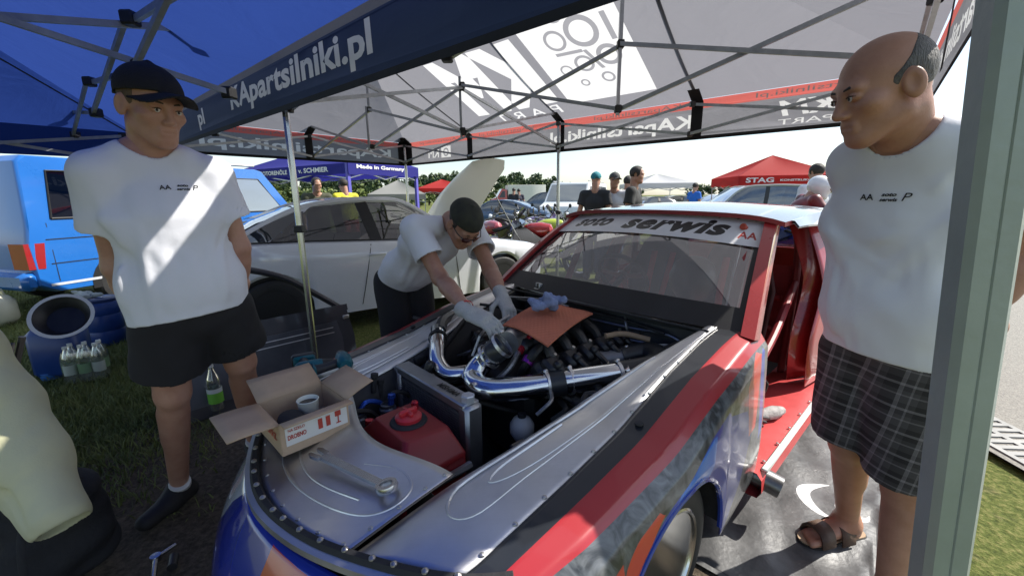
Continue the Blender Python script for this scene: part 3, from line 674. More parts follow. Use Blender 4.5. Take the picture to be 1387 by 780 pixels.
# bumper skin: UV = (s, z)
zb = lambda s: interp(abs(s), [0, .7, 1], [.588, .56, .50])
nb = 16; S2 = np.linspace(-1, 1, 81); G = np.zeros((81, nb+1, 3)); UVv = np.zeros((81, nb+1, 2))
for i, s in enumerate(S2):
    p = np.array(plan(s)); q = np.array(plan(max(-1, s-.02))); r = np.array(plan(min(1, s+.02))); d = r-q; nrm = unit(V(d[1], -d[0], 0))[:2]
    if nrm[0] > 0 and abs(s) < .7: nrm = -nrm
    if abs(s) >= .7 and nrm[1]*p[1] < 0: nrm = -nrm
    for j in range(nb+1):
        t = j/nb; z = zb(s)*(1-t)+.13*t; bul = .125*math.sin(min(1, t*1.25)*math.pi*.62)*(1-.55*(abs(s) > .75)); G[i, j] = RC(p[0]+nrm[0]*bul, p[1]+nrm[1]*bul, z); UVv[i, j] = (s, z)
bm_ = livery('bumper_paint', (.015, .03, .28), [
    ([(-.62, .14), (-.42, .14), (-.06, .6), (-.62, .6)], (.60, .62, .66)), ([(-1.1, .1), (-.62, .1), (-.62, .62), (-1.1, .62)], (.36, .022, .028)),
    ([(-.66, .43), (-.40, .43), (-.36, .62), (-.7, .62)], (.55, .62, .75)), ([(-.5, .30), (-.36, .36), (-.40, .43), (-.58, .42)], (.30, .02, .025)),
    ([(.16, .1), (1.1, .1), (1.1, .47), (.16, .565)], (.46, .035, .025)), ([(.30, .45), (.42, .43), (.42, .53), (.30, .55)], (.75, .75, .78))], rough=.16)
b = MB(); b.grid(G, uv=UVv, flip=True); b.build('front_bumper', bm_, CAR, smooth=60, solid=.004)
def bump_pt(s, z, o=.004):
    i = int(np.clip(round((s+1)/2*80), 0, 80)); f_ = (s+1)/2*80-i; j = np.clip((zb(s)-z)/(zb(s)-.13)*nb, 0, nb-.01); j0 = int(j); p = G[i, j0]*(1-(j-j0))+G[i, j0+1]*(j-j0); q = G[min(80, i+1), j0]; pr = G[max(0, i-1), j0]; p = p+(q-pr)*.5*f_
    nn = unit(np.cross(q-pr, G[i, j0+1]-G[i, j0])); nn = nn if np.dot(nn, -CB) > 0 else -nn; return p+nn*o
lettering('lettering', 'S', lambda x, y: bump_pt(.36+x, .49+y, .006), mat('sticker_blue', (.02, .06, .35), .4), CAR, width=.05, height=.06, bold=.06)
for zz in (.58, .555, .53, .505, .48): lettering('lettering', 'OSTROWIEC', lambda x, y: bump_pt(-.52+x, zz-.03+y, .006), mat('sticker_ink', (.05, .08, .25), .5), CAR, width=.18, height=.012, bold=.01)
# splitter
b = MB(); b.grid(np.array([[RC(plan(s)[0]-.10, plan(s)[1]*1.05, .125), RC(-.9, plan(s)[1]*.9, .125)] for s in np.linspace(-.9, .9, 40)])); b.build('splitter', blkm, CAR, solid=.012)

# ---- engine bay -----------------------------------------------------
b = MB()
b.grid(np.array([[RC(-1.13, -.5, .27), RC(-1.13, .5, .27)], [RC(.1, -.62, .27), RC(.1, .62, .27)]])); b.build('bay_floor', darkbay, CAR, smooth=0)
for sd in (1, -1):
    b = MB(); US = np.linspace(-1.12, .1, 16); b.grid(np.array([[RC(u, sd*vi(u), zc(u)-.03), RC(u, sd*(vi(u)-.02), .5), RC(u, sd*(vi(u)-.06), .27)] for u in US])); b.build('bay_wall', darkbay, CAR, solid=.003)
    b = MB(); b.tube([RC(-1.05, sd*.36, .45), RC(-.5, sd*.40, .52), RC(.05, sd*.5, .62)], .022, 8); b.build('chassis_rail', redp if sd < 0 else darkbay, CAR)
b = MB(); b.grid(np.array([[RC(-1.13, v, z) for z in (.27, .6)] for v in np.linspace(-.4, .4, 6)])); b.build('bay_front', darkbay, CAR, solid=.003)
# firewall + cowl
b = MB(); VS = np.linspace(-.72, .72, 25)
fw = lambda v: .10-.06*(1-(v/.72)**2)
b.grid(np.array([[RC(fw(v)+.02, v*.9, z) for z in (.3, .5, .7, .82)]+[RC(fw(v)-.005, v, .865)] for v in VS])); b.build('firewall', mat('firewall_grey', (.05, .055, .06), .5, var=.3, vscale=5), CAR, smooth=30)
for z, v0, v1 in ((.78, -.1, .52), (.72, .0, .44), (.79, -.55, -.2)):
    b = MB(); pts = [(v0, z), ((v0+v1)/2, z+.004), (v1-.05, z), (v1, z-.04), (v1-.01, z-.11)]; b.tube([RC(fw(v)+.012-.008, v*.9, zz) for v, zz in spline(pts, 30)], .0055, 6); b.build('stamped_bead', alu_d, CAR)
wsb = lambda v: (.06-.09*(1-(v/.72)**2), v, .868+.012*(1-(v/.72)**2)); wst = lambda k: (.66-.07*(1-k*k), k*.585, 1.268+.030*(1-k*k))
def wsp(k, t):
    a = V(*wsb(k*.72)); e = V(*wst(k)); p = a*(1-t)+e*t; bul = .035*math.sin(t*math.pi)*(1-.5*k*k); return RC(p[0]-bul*.6, p[1], p[2]+bul*.7)
ks = np.linspace(-1, 1, 31)
def wsgrid(t0, t1, n, off=0., kr=1.): 
    return np.array([[wsp(k*kr, t)+unit(V(-CB[0]*.6, -CB[1]*.6, .75))*off for t in np.linspace(t0, t1, n)] for k in ks])
b = MB(); b.grid(np.array([[RC(fw(v)-.008, v, .862), RC(*wsb(v))+V(0, 0, -.002)] for v in VS])); b.grid(wsgrid(0, .17, 6, .004)); b.build('cowl_band', blk, CAR, smooth=50)
b = MB(); b.grid(wsgrid(.13, 1, 20)); b.build('windscreen', glass('race_screen', (.60, .62, .66), .26, .02, dirt=.08), CAR, smooth=180)
for k0 in (-1, 1):
    b = MB(); b.grid(np.array([[wsp(k0*kk, t)+V(0, 0, .006) for kk in (.93, 1.0)] for t in np.linspace(.1, 1, 12)])); b.build('screen_edge', blk, CAR, smooth=180)
bn_off = .010; fnb = lambda x, y: wsp(x, .70+.30*y)+unit(V(-CB[0]*.6, -CB[1]*.6, .75))*bn_off
printed_panel('sun_strip', fnb, [(-1, 0.02), (-.5, .0), (0, .0), (.5, -.02), (.96, -.06), (1, .94), (.5, .98), (0, 1), (-.5, .98), (-1, .94)],
    [(text_edges('soto', .46, .50, bold=.05, shear=.35, spacing=1.1, at=(-.56, .50)), 1), (text_edges('serwis', .92, .60, bold=.05, shear=.35, spacing=1.1, at=(.28, .47)), 1), (text_edges('AA', .13, .26, bold=.03, at=(.87, .30)), 2)], [white_s, black_s, mat('red_sticker', (.4, .04, .03), .4)], CAR, .12, .2, flip=True)
for x in np.linspace(-.9, .9, 14): b = MB(); b.lathe([(.006, 0), (0, .004)], fnb(x, .9), unit(V(-.4, -.4, .8)), 7); b.build('rivet', rivet_m, CAR)
# bonnet pins on the cowl edge, a wiper rod
for px, py in ((730, 390), (830, 410)):
    p = PZ(px, py, .895); b = MB(); R = np.stack([CLf, CB, V(0, 0, 1)], 1)
    b.box(p+V(0, 0, -.004), (.055, .03, .006), R, .002); b.box(p+CLf*.012+V(0, 0, .012), (.012, .026, .03), R, .003); b.tube([p+CLf*-.02+V(0, 0, .005), p+CLf*-.02+V(0, 0, .026), p+CLf*.012+V(0, 0, .028)], .004, 6)
    b.build('bonnet_catch', alu, CAR)
b = MB(); b.tube([RC(-.045, -.62, .872), RC(-.07, -.2, .884), RC(-.06, .2, .884), RC(-.02, .6, .872)], .006, 6); b.build('cowl_wire', blkm, CAR)
# A pillars, roof, cage -------------------------------------------------
for sd in (1, -1):
    b = MB(); t = np.linspace(0, 1, 14); rows = []
    for q in t:
        a = RC(.03, sd*.735, .862)*(1-q)+RC(.655, sd*.595, 1.285)*q; n1 = CB; w0 = .02+.075*(1-q)**2
        a = a+V(0, 0, .03*math.sin(q*math.pi)); rows.append([a-CB*.01-CLf*sd*.035+V(0, 0, .01), a+CLf*sd*.012, a+CB*.05+CLf*sd*.016-V(0, 0, .01), a+CB*.095-CLf*sd*.01-V(0, 0, .03), a+CB*.05-CLf*sd*.05-V(0, 0, .03)])
    b.grid(np.array(rows), closev=True, flip=sd < 0); b.build('windscreen_pillar', redp, CAR, smooth=50)
roofc = livery('roof_paint', (.55, .60, .66), [([(.5, -.62), (1.4, -.2), (1.4, .05), (.5, -.15)], (.16, .17, .33)), ([(.5, -.12), (.62, -.12), (.60, .7), (.5, .7)], (.36, .03, .03))], rough=.18)
NR = 24; G = np.zeros((NR+1, 27, 3)); UVv = np.zeros((NR+1, 27, 2))
for i in range(NR+1):
    for j in range(27):
        k = -1+2*j/26; u = .60-.075*(1-k*k)+(1.95-.60)*i/NR; a = i/NR
        z = 1.295+.045*math.sin(min(1, a*1.15+.05)*math.pi*.8)*(1-.55*k*k)+.018*(1-k*k)-.012*a-(.028*abs(k)**7)
        G[i, j] = RC(u, k*.655, z); UVv[i, j] = (u, k*.655)
b = MB(); b.grid(G, uv=UVv); b.build('roof', [roofc], CAR, smooth=60)
b = MB(); b.grid(G-V(0, 0, .022), flip=True); b.grid(np.array([G[0], G[0]-V(0, 0, .022)])); 
for e in (G[:, 0], G[:, -1]): b.grid(np.array([e, e-V(0, 0, .022)]))
b.build('roof_lining', redin, CAR, smooth=30)
b = MB(); b.lathe([(.004, 0), (.016, 0), (.016, .03), (.012, .034), (0, .034)], RC(.56, .50, 1.235), unit(V(-.5, -.45, .3)), 12); b.build('kill_switch', mat('orange_red', (.42, .06, .03), .45), CAR)
# flared drip edge of the roof above the door, curling up towards the back
for sd in (1, -1):
    b = MB(); rows = []
    for u in np.linspace(.70, 1.9, 22):
        a = (u-.7)/1.2; fl = .02+.16*max(0, a-.2)**1.0; z0 = G[int(np.clip((u-.6)/1.35*NR, 0, NR)), 26 if sd > 0 else 0][2]
        rows.append([RC(u, sd*.645, z0+.002), RC(u, sd*(.66+fl*.45), z0+.028*min(1, a*2)-.0), RC(u, sd*(.67+fl), z0-.025-.05*a), RC(u, sd*(.665+fl), z0-.035-.05*a), RC(u, sd*(.655+fl*.45), z0+.012*min(1, a*2)-.01), RC(u, sd*.64, z0-.02)])
    b.grid(np.array(rows), closev=True, flip=sd < 0); b.build('roof_rail', mat('white_paint', (.62, .64, .68), .25, coat=1., var=.05), CAR, smooth=50)
tubes = []
for sd in (1, -1):
    tubes += [[(.16, sd*.60, .45), (.20, sd*.60, .92), (.68, sd*.52, 1.24), (1.35, sd*.52, 1.25)], [(1.35, sd*.55, .25), (1.35, sd*.55, 1.1), (1.33, sd*.50, 1.26)], [(.30, sd*.60, .40), (.85, sd*.60, .62), (1.35, sd*.56, .86)], [(.42, sd*.58, .62), (.62, sd*.57, 1.0), (.72, sd*.53, 1.22)], [(1.35, sd*.52, 1.22), (2.1, sd*.48, .75)]]
tubes += [[(1.35, -.52, 1.25), (1.35, .52, 1.25)], [(1.35, -.5, .75), (1.35, .5, .75)], [(.68, -.52, 1.24), (.68, .52, 1.24)], [(1.35, -.52, 1.22), (1.36, .5, .5)]]
for tb in tubes:
    b = MB(); b.tube([RC(*p) for p in spline(tb, 14)], .022, 9); b.build('roll_bar', redin, CAR)
for (u, v, z) in ((.5, .585, .8), (.62, .575, 1.02)):
    b = MB(); b.tube([RC(u-.03, v, z-.07), RC(u+.03, v-.005, z+.07)], .032, 9); b.build('roll_bar_padding', blkm, CAR)
# body behind the door: B pillar, quarter panel, boot
for sd in (1, -1):
    vq = lambda u, z: sd*(.79-.16*max(0, (z-.9)/.4)**1.2-.05*max(0, (u-2.3)))
    b = MB(); US = np.linspace(1.10, 1.62, 12)
    rows = []
    for z in np.linspace(.30, 1.28, 20):
        lead = 1.12+.13*max(0, (z-.62)/.66)**.8*1.0-.06*math.sin(max(0, min(1, (z-.3)/.5))*math.pi); wdt = interp(z, [.3, .5, .8, .95, 1.28], [.42, .40, .34, .20, .10])
        rows.append([RC(lead+wdt*k, vq(lead, z)-sd*(.10*(1-k)*.6), z) for k in np.linspace(0, 1, 6)]+[RC(lead+.03, vq(lead, z)-sd*.16, z)])
    b.grid(np.array(rows), flip=sd > 0); bp = b.build('door_pillar', redp if sd > 0 else redin, CAR, smooth=50, solid=.004)
    for i in range(4):
        z = .80-.045*i; b = MB(); b.beam(RC(1.22, vq(1.2, z)-sd*.045+sd*.0, z), RC(1.40, vq(1.3, z)-sd*.005, z), .012, .014, bev=.004); b.build('louvre', redin, bp)
    G2 = np.zeros((26, 10, 3)); UV2 = np.zeros((26, 10, 2))
    for i, u in enumerate(np.linspace(1.50, 3.05, 26)):
        zt = interp(u, [1.5, 1.8, 2.2, 2.6, 3.05], [.98, .96, .95, .93, .88]); d = abs(u-2.02); zl = .30+math.sqrt(max(0, .35**2-d*d)) if d < .35 else .24
        for j, k in enumerate(np.linspace(0, 1, 10)):
            z = zt*(1-k)+zl*k; G2[i, j] = RC(u, sd*(interp(u, [1.5, 2.0, 2.7, 3.05], [.79, .81, .77, .66])-.05*(1-min(1, k*4))**2), z); UV2[i, j] = (u, z)
    b = MB(); b.grid(G2, uv=UV2, flip=sd > 0); b.build('rear_quarter', livery('quarter_paint_%d' % (sd > 0), (.36, .03, .035), [([(1.4, .8), (2.2, .8), (2.6, 1.1), (1.4, 1.1)], (.62, .60, .62))], rough=.25), CAR, smooth=60)
    # rear roof pillar and side glass
    b = MB(); rows = []
    for q in np.linspace(0, 1, 10):
        a = RC(1.86, sd*.63, 1.285)*(1-q)+RC(2.45, sd*.735, .945)*q; rows.append([a-CB*(.05+.10*q), a+CLf*sd*.02, a+CB*.07, a-CLf*sd*.04])
    b.grid(np.array(rows), closev=True, flip=sd < 0); b.build('rear_pillar', mat('white_paint', (.62, .64, .68), .25, coat=1., var=.05), CAR, smooth=50)
    b = MB(); b.grid(np.array([[RC(1.32, sd*.65, 1.26), RC(1.84, sd*.635, 1.27)], [RC(1.45, sd*.76, .97), RC(2.30, sd*.745, .95)]])); b.build('quarter_window', glass('side_glass', (.7, .74, .74), .1), CAR, smooth=0)
b = MB(); b.grid(np.array([[RC(u, v, z) for v in np.linspace(-.74, .74, 7)] for u, z in ((2.42, .955), (2.75, .95), (3.05, .90), (3.12, .8), (3.12, .3))])); b.build('boot', mat('boot_paint', (.34, .03, .035), .3, coat=1.), CAR, smooth=40)
b = MB(); b.grid(np.array([[RC(1.93-.02*(1-k*k), k*.6, 1.285+.02*(1-k*k)), RC(2.43, k*.7, .95)] for k in np.linspace(-1, 1, 9)])); b.build('rear_window', glass('side_glass'), CAR, smooth=180)
# sills and floor
for sd in (1, -1):
    b = MB(); prof = [(.50, .16), (.80, .16), (.815, .19), (.81, .245), (.79, .27), (.60, .285), (.50, .25)]
    b.grid(np.array([[RC(u, sd*v, z) for v, z in prof] for u in np.linspace(.12, 1.72, 12)]), closev=True, flip=sd < 0); b.build('sill', mat('sill_red', (.48, .05, .05), .45, var=.15, vscale=8), CAR, smooth=30)
    b = MB(); b.beam(RC(.16, sd*.805, .272), RC(1.62, sd*.805, .272), .028, .012, bev=.004); sl_ = b.build('sill_trim', mat('white_trim', (.66, .70, .66), .35, .3), CAR)
    for u in np.linspace(.22, 1.55, 8):
        b = MB(); b.lathe([(.007, 0), (.006, .004), (0, .005)], RC(u, sd*.785, .277), (0, 0, 1), 7); b.build('rivet', rivet_m, sl_)
b = MB(); b.grid(np.array([[RC(u, v, .17) for v in (-.6, .6)] for u in (.1, 2.9)])); b.build('floor_pan', darkbay, CAR, smooth=0, solid=.01)
# side exhaust outlet behind the front wheel
b = MB(); e0, e1 = RC(.17, .60, .255), RC(.21, .86, .195); b.lathe([(.043, 0), (.046, .0), (.046, .27), (.041, .27), (.041, .02), (0, .02)], e0, e1-e0, 22); b.build('exhaust_outlet', mat('burnt_steel', (.20, .20, .20), .38, .9, var=.3, vscale=9), CAR)
# wheels
def race_wheel(u, sd, r, wd, vout, name='wheel'):
    c = RC(u, sd*(vout-wd/2), r); ax = CLf*sd
    b = MB(); b.lathe([(r*.68, -wd/2), (r*.80, -wd*.51), (r*.93, -wd*.49), (r, -wd*.40), (r, wd*.38), (r*.975, wd*.45), (r*.93, wd*.49), (r*.82, wd*.515), (r*.70, wd*.50), (r*.66, wd*.46)], c, ax, 56, cap=False)
    w_ = b.build(name, rub, CAR, smooth=35)
    b = MB(); b.lathe([(r*.70, wd*.47), (r*.715, wd*.50), (r*.69, wd*.515), (r*.665, wd*.50), (r*.63, wd*.40), (r*.60, wd*.20), (r*.55, wd*.12), (r*.50, wd*.12), (r*.46, wd*.22), (r*.30, wd*.26), (r*.16, wd*.27), (r*.14, wd*.33), (0, wd*.33)], c, ax, 56); rm = b.build('rim', mat('rim_polish', (.70, .71, .70), .22, 1., var=.05), w_, smooth=30)
    _, s1, s2 = frame(ax)
    for i in range(5):
        a = i*2*math.pi/5; b = MB(); b.lathe([(.010, 0), (.010, .016), (0, .016)], c+ax*wd*.265+(s1*math.cos(a)+s2*math.sin(a))*r*.23, ax, 6); b.build('wheel_nut', bolt_m, rm)
    for i in range(16):
        a = i*2*math.pi/16; b = MB(); b.lathe([(.006, 0), (.005, .006), (0, .007)], c+ax*wd*.135+(s1*math.cos(a)+s2*math.sin(a))*r*.53, ax, 6); b.build('rim_bolt', bolt_m, rm)
    return w_
race_wheel(-.60, 1, .282, .22, .765); race_wheel(-.60, -1, .282, .22, .765); race_wheel(2.02, 1, .31, .26, .79); race_wheel(2.02, -1, .31, .26, .79)
for sd in (1, -1):
    b = MB(); th = np.linspace(0, math.pi, 16); b.grid(np.array([[RC(AU-(AR+.01)*math.cos(x), sd*v, AZ+(AR+.01)*math.sin(x)) for v in (.48, .79)] for x in th])); b.build('wheel_arch_liner', blkm, CAR, smooth=60)

# ---- engine bay contents ------------------------------------------------
def hose(pts, r, m, name='hose', n=26, k=8): b = MB(); b.tube(spline(pts, n), r, k); return b.build(name, m, CAR)
# radiator with fins, end tanks, cap
RU, RV0, RV1, RZ0, RZ1 = -.83, -.40, .13, .30, .68
R3 = np.stack([CB, CLf, V(0, 0, 1)], 1)
b = MB(); b.box(RC(RU, (RV0+RV1)/2, (RZ0+RZ1)/2-.01), (.045, RV1-RV0-.08, RZ1-RZ0-.05), R3); rad = b.build('radiator', mat('radiator_core', (.10, .10, .11), .5, .6, var=.2, vscale=30), CAR, smooth=0)
b = MB()
for z in np.linspace(RZ0+.03, RZ1-.05, 30): b.box(RC(RU, (RV0+RV1)/2, z), (.055, RV1-RV0-.085, .004), R3)
f_ = b.build('cooling_fins', alu_d, rad, smooth=0); f_['kind'] = 'stuff'
for v, wv in ((RV0+.02, .05), (RV1-.02, .06)):
    b = MB(); b.box(RC(RU, v, (RZ0+RZ1)/2), (.075, wv, RZ1-RZ0), R3, .012); b.build('end_tank', alu_d, rad)
b = MB(); b.box(RC(RU, (RV0+RV1)/2, RZ1-.012), (.072, RV1-RV0-.02, .034), R3, .005); b.build('top_rail', alu_d, rad)
lettering('lettering', 'MISHIMA', lambda x, y: RC(RU+y, -.02+x*1.0, RZ1+.007), black_s, rad, width=.13, height=.03, bold=.03)
b = MB(); b.lathe([(.026, 0), (.026, .022), (.022, .026), (0, .026)], RC(RU, RV1-.03, RZ1+.004), (0, 0, 1), 6); b.build('radiator_cap', mat('cap_white', (.62, .64, .66), .3, .5), rad, smooth=20)
# red fuel cell
FU, FV = -1.01, -.02
tank_m = mat('red_tank', (.27, .018, .02), .42, var=.15, vscale=5)
b = MB(); lo = [(-.13, -.17), (.11, -.17), (.11, .19), (-.13, .19)]; mid_ = [(-.135, -.175), (.115, -.175), (.115, .195), (-.135, .195)]; hi = [(-.07, -.11), (.09, -.12), (.09, .13), (-.07, .11)]
b.hull([RC(FU+a, FV+c, .40) for a, c in lo]+[RC(FU+a, FV+c, .545) for a, c in mid_]+[RC(FU+a, FV+c, .625) for a, c in hi]+[RC(FU+a*1.05, FV+c*1.05, .610) for a, c in hi])
tk = b.build('fuel_tank', tank_m, CAR, smooth=20)
md = tk.modifiers.new('bev', 'BEVEL'); md.width = .012; md.segments = 3; md.limit_method = 'ANGLE'
b = MB(); b.lathe([(.062, 0), (.066, .004), (.062, .010), (.05, .012), (0, .012)], RC(FU+.005, FV-.0, .622), (0, 0, 1), 28); b.build('filler_ring', blkm, tk)
b = MB(); b.lathe([(.045, .010), (.047, .024), (.040, .030), (0, .032)], RC(FU+.005, FV, .622), (0, 0, 1), 24); cp = b.build('filler_cap', mat('cap_red', (.5, .03, .04), .35), tk)
b = MB(); b.box(RC(FU+.005, FV, .662), (.07, .016, .022), R3, .005); b.box(RC(FU+.005, FV, .660), (.016, .06, .018), R3, .005); b.build('cap_grip', mat('cap_red'), cp)
b = MB(); b.lathe([(.014, 0), (.014, .03), (.010, .034), (0, .034)], RC(FU+.07, FV-.07, .618), (0, 0, 1), 12); b.build('vent_cap', redan, tk)
b = MB()
for a, c in ((-.142, .0), (-.142, .2)): pass
b.tube([RC(FU-.142, FV-.18, .49), RC(FU-.142, FV+.202, .49), RC(FU+.12, FV+.205, .50)], .014, 6, flat=1.); b.build('tank_strap', alu_d, tk)
# big polished charge pipes (points read off the photograph at bay height)
def pp(l): return [PZ(*q) for q in l]
def pipe(l, r, m=chrome, name='charge_pipe', n=40): b = MB(); b.tube(spline(pp(l), n), r, 20); return b.build(name, m, CAR, smooth=60)
pipe([(593, 447, .76), (593, 470, .73), (594, 492, .69), (606, 507, .66), (628, 506, .66), (655, 500, .66)], .037)
def clamp(p, d, r, wd=.014, m=alu): b = MB(); b.lathe([(r, -wd/2), (r+.003, -wd/2), (r+.003, wd/2), (r, wd/2)], p, d, 24, cap=False); b.box(np.array(p)+V(0, 0, r+.006), (.02, .012, .012), R3, .003); b.build('hose_clamp', m, CAR)
main = [(668, 478, .79), (655, 490, .74), (641, 510, .69), (655, 526, .68), (700, 526, .685), (742, 520, .695), (800, 512, .71), (848, 505, .72)]
pipe(main, .046)
pipe([(682, 466, .82), (674, 473, .80), (662, 483, .765)], .051, silic, 'silicone_coupler')
pipe([(744, 520, .695), (764, 517, .70)], .052, silic, 'silicone_coupler', 8)
pipe([(838, 506, .718), (862, 502, .722), (886, 496, .73), (893, 484, .735), (876, 478, .72), (842, 484, .70)], .049, silic, 'silicone_elbow')
pipe([(846, 484, .70), (820, 487, .69), (785, 494, .67)], .042, mat('grey_pipe', (.22, .22, .23), .4, .4), 'intake_pipe', 14)
for a, e, z in (((736, 521), (742, 520), .694), ((768, 516), (774, 515), .701), ((832, 507), (840, 506), .717)):
    p, q = PZ(*a, z), PZ(*e, z); clamp((p+q)/2, q-p, .050)
clamp(PZ(593, 458, .745), PZ(593, 470, .73)-PZ(593, 447, .76), .041, .02, blkm)
clamp(PZ(848, 484, .70), PZ(846, 484, .70)-PZ(820, 487, .69), .045)
p0, p1 = PZ(680, 468, .815), PZ(662, 483, .765); clamp(p0, p1-p0, .053); clamp(p1, p1-p0, .053)
# engine: block, covers, coil packs
b = MB(); b.box(RC(-.26, -.02, .48), (.62, .34, .36), R3, .03); eng = b.build('engine_block', darkbay, CAR, smooth=20)
cov = mat('engine_black', (.02, .02, .021), .38, var=.3, vscale=14, bump=.1, bscale=60)
for sd in (1, -1):
    tilt = sd*.5; Rt = R3@np.array([[1, 0, 0], [0, math.cos(tilt), math.sin(tilt)], [0, -math.sin(tilt), math.cos(tilt)]])
    c0 = RC(-.26, sd*.19-.02, .69); b = MB(); b.box(c0, (.56, .13, .10), Rt, .02); vc = b.build('valve_cover', cov, eng)
    for i in range(5):
        c = c0+Rt@V(-.23+.115*i, 0, .06); b = MB(); b.box(c, (.07, .085, .05), Rt, .014); b.box(c+Rt@V(0, .02*sd, .03), (.04, .035, .04), Rt, .01); b.tube([c+Rt@V(.0, sd*.03, .03), c+Rt@V(.01, sd*.09, .02), c+Rt@V(.03, sd*.12, -.05)], .013, 8); b.build('coil_pack', blk, vc)
        b = MB(); b.lathe([(.009, 0), (.008, .008), (0, .009)], c+Rt@V(.03, -.03*sd, .026), Rt@V(0, 0, 1), 6); b.build('bolt', bolt_m, vc)
    b = MB()
    for i in range(4): b.tube(spline([RC(-.45+.15*i, sd*.27-.02, .62), RC(-.45+.15*i, sd*.36-.02, .60), RC(-.40+.15*i, sd*.39-.02, .50), RC(-.3+.12*i, sd*.38-.02, .42)], 14), .022, 9)
    b.build('exhaust_manifold', mat('wrapped_header', (.10, .09, .08), .8, var=.4, vscale=30, bump=.5, bscale=90), eng)
b = MB(); b.box(RC(-.26, -.02, .77), (.50, .16, .09), R3, .025)
for i in range(4): b.tube(spline([RC(-.42+.11*i, -.09, .80), RC(-.42+.11*i, -.15, .775), RC(-.42+.11*i, -.19, .72)], 8), .026, 9); b.tube(spline([RC(-.42+.11*i, .05, .80), RC(-.42+.11*i, .11, .775), RC(-.42+.11*i, .15, .72)], 8), .026, 9)
b.build('intake_manifold', cov, eng)
b = MB(); tb = PZ(700, 458, .80); b.lathe([(.058, -.03), (.06, 0), (.05, .03), (.05, .07)], tb, PZ(672, 474, .80)-tb, 22); b.build('throttle_body', alu_d, eng)
# plumbing: braided lines with coloured fittings, a steel wrench, bottles
brd = mat('braided_steel', (.22, .22, .23), .4, .7, var=.4, vscale=120)
hose(pp([(668, 520, .66), (690, 498, .72), (704, 474, .77), (718, 455, .81)]), .013, brd)
hose(pp([(704, 476, .77), (710, 466, .79), (716, 457, .81)]), .017, redan, 'red_fitting', 8)
hose(pp([(716, 457, .81), (724, 450, .825)]), .016, blan, 'blue_fitting', 5)
hose(pp([(735, 465, .79), (722, 480, .77), (712, 495, .72), (702, 520, .6)]), .02, rub)
hose(pp([(713, 492, .735), (718, 484, .755)]), .024, mat('purple_anodised', (.25, .03, .3), .3, .6), 'purple_fitting', 4)
hose(pp([(650, 545, .6), (690, 556, .55), (715, 562, .5), (750, 572, .42)]), .010, rub)
hose(pp([(945, 460, .80), (890, 482, .74), (840, 520, .62)]), .024, rub)
hose(pp([(858, 420, .85), (866, 440, .80), (874, 470, .70)]), .010, rub); hose(pp([(846, 420, .85), (848, 440, .80), (856, 470, .68)]), .006, alu_d)
hose(pp([(850, 480, .70), (880, 470, .74), (905, 468, .76), (912, 474, .75), (900, 482, .72)]), .007, mat('pale_hose', (.6, .58, .5), .5))
hose(pp([(650, 412, .84), (690, 418, .82), (720, 424, .80), (740, 420, .8)]), .008, rub); hose(pp([(640, 420, .80), (600, 470, .70), (570, 500, .62)]), .014, rub)
hose(pp([(700, 405, .86), (760, 415, .84), (840, 432, .82), (900, 452, .80)]), .007, rub); hose(pp([(690, 402, .85), (730, 405, .86), (770, 415, .86)]), .005, alu_d)
hose(pp([(740, 540, .5), (760, 560, .42), (790, 570, .38), (840, 545, .5)]), .012, rub); hose(pp([(560, 520, .55), (600, 545, .5), (640, 540, .52), (700, 545, .5)]), .02, rub)
hose(pp([(560, 430, .75), (600, 440, .72), (640, 450, .70), (660, 470, .68)]), .012, rub)
hose(pp([(820, 455, .80), (845, 452, .80), (880, 460, .78)]), .012, mat('tan_wrap', (.28, .2, .13), .8), 'wrapped_hose')
hose(pp([(596, 448, .765), (600, 436, .78), (612, 428, .78)]), .03, silic, 'silicone_coupler', 8)
b = MB(); Q = pp([(650, 455, .82), (656, 447, .83), (690, 428, .86)]); b.tube(Q, .007, 6); b.tube(pp([(650, 455, .82), (640, 482, .74)]), .006, 6); b.build('steel_wrench', alu_d, CAR)  # pale steel wrench bar beside the mechanic's glove
for px, py, z, r in ((545, 552, .56, .035), (506, 566, .55, .03), (492, 580, .54, .028)):
    p = PZ(px-20, py, z); b = MB(); b.lathe([(r, -.1), (r, .0), (r*.8, .006), (r*.8, .018), (r*.55, .02), (r*.5, .012), (0, .012)], p, (0, 0, 1), 18); b.build('fuel_pump', mat('pump_grey', (.12, .13, .15), .35, .6), CAR)
    hose([p+V(0, 0, .02), p+V(.02, .03, .05), p+V(.06, .07, .03), p+V(.09, .12, -.05)], .010, blan if r == .03 else rub)
for (x, y, z, m) in ((530, 540, .60, blan), (515, 520, .62, blkm), (507, 512, .66, blkm), (500, 575, .58, redan)):
    p = PZ(x, y, z); b = MB(); b.lathe([(.012, -.06), (.012, .0), (.016, .004), (.016, .02), (0, .022)], p, (.1, .1, 1), 8); b.build('pipe_fitting', m, CAR)
p = PZ(707, 578, .52); b = MB(); b.lathe([(0, -.055), (.03, -.05), (.048, -.02), (.048, .012), (.034, .036), (.018, .044), (0, .045)], p, (0, 0, 1), 20); cb_ = b.build('coolant_bottle', mat('milky_plastic', (.55, .55, .52), .45, var=.1), CAR)
b = MB(); b.lathe([(.017, .04), (.017, .058), (0, .06)], p, (0, 0, 1), 12); b.build('bottle_cap', blkm, cb_)
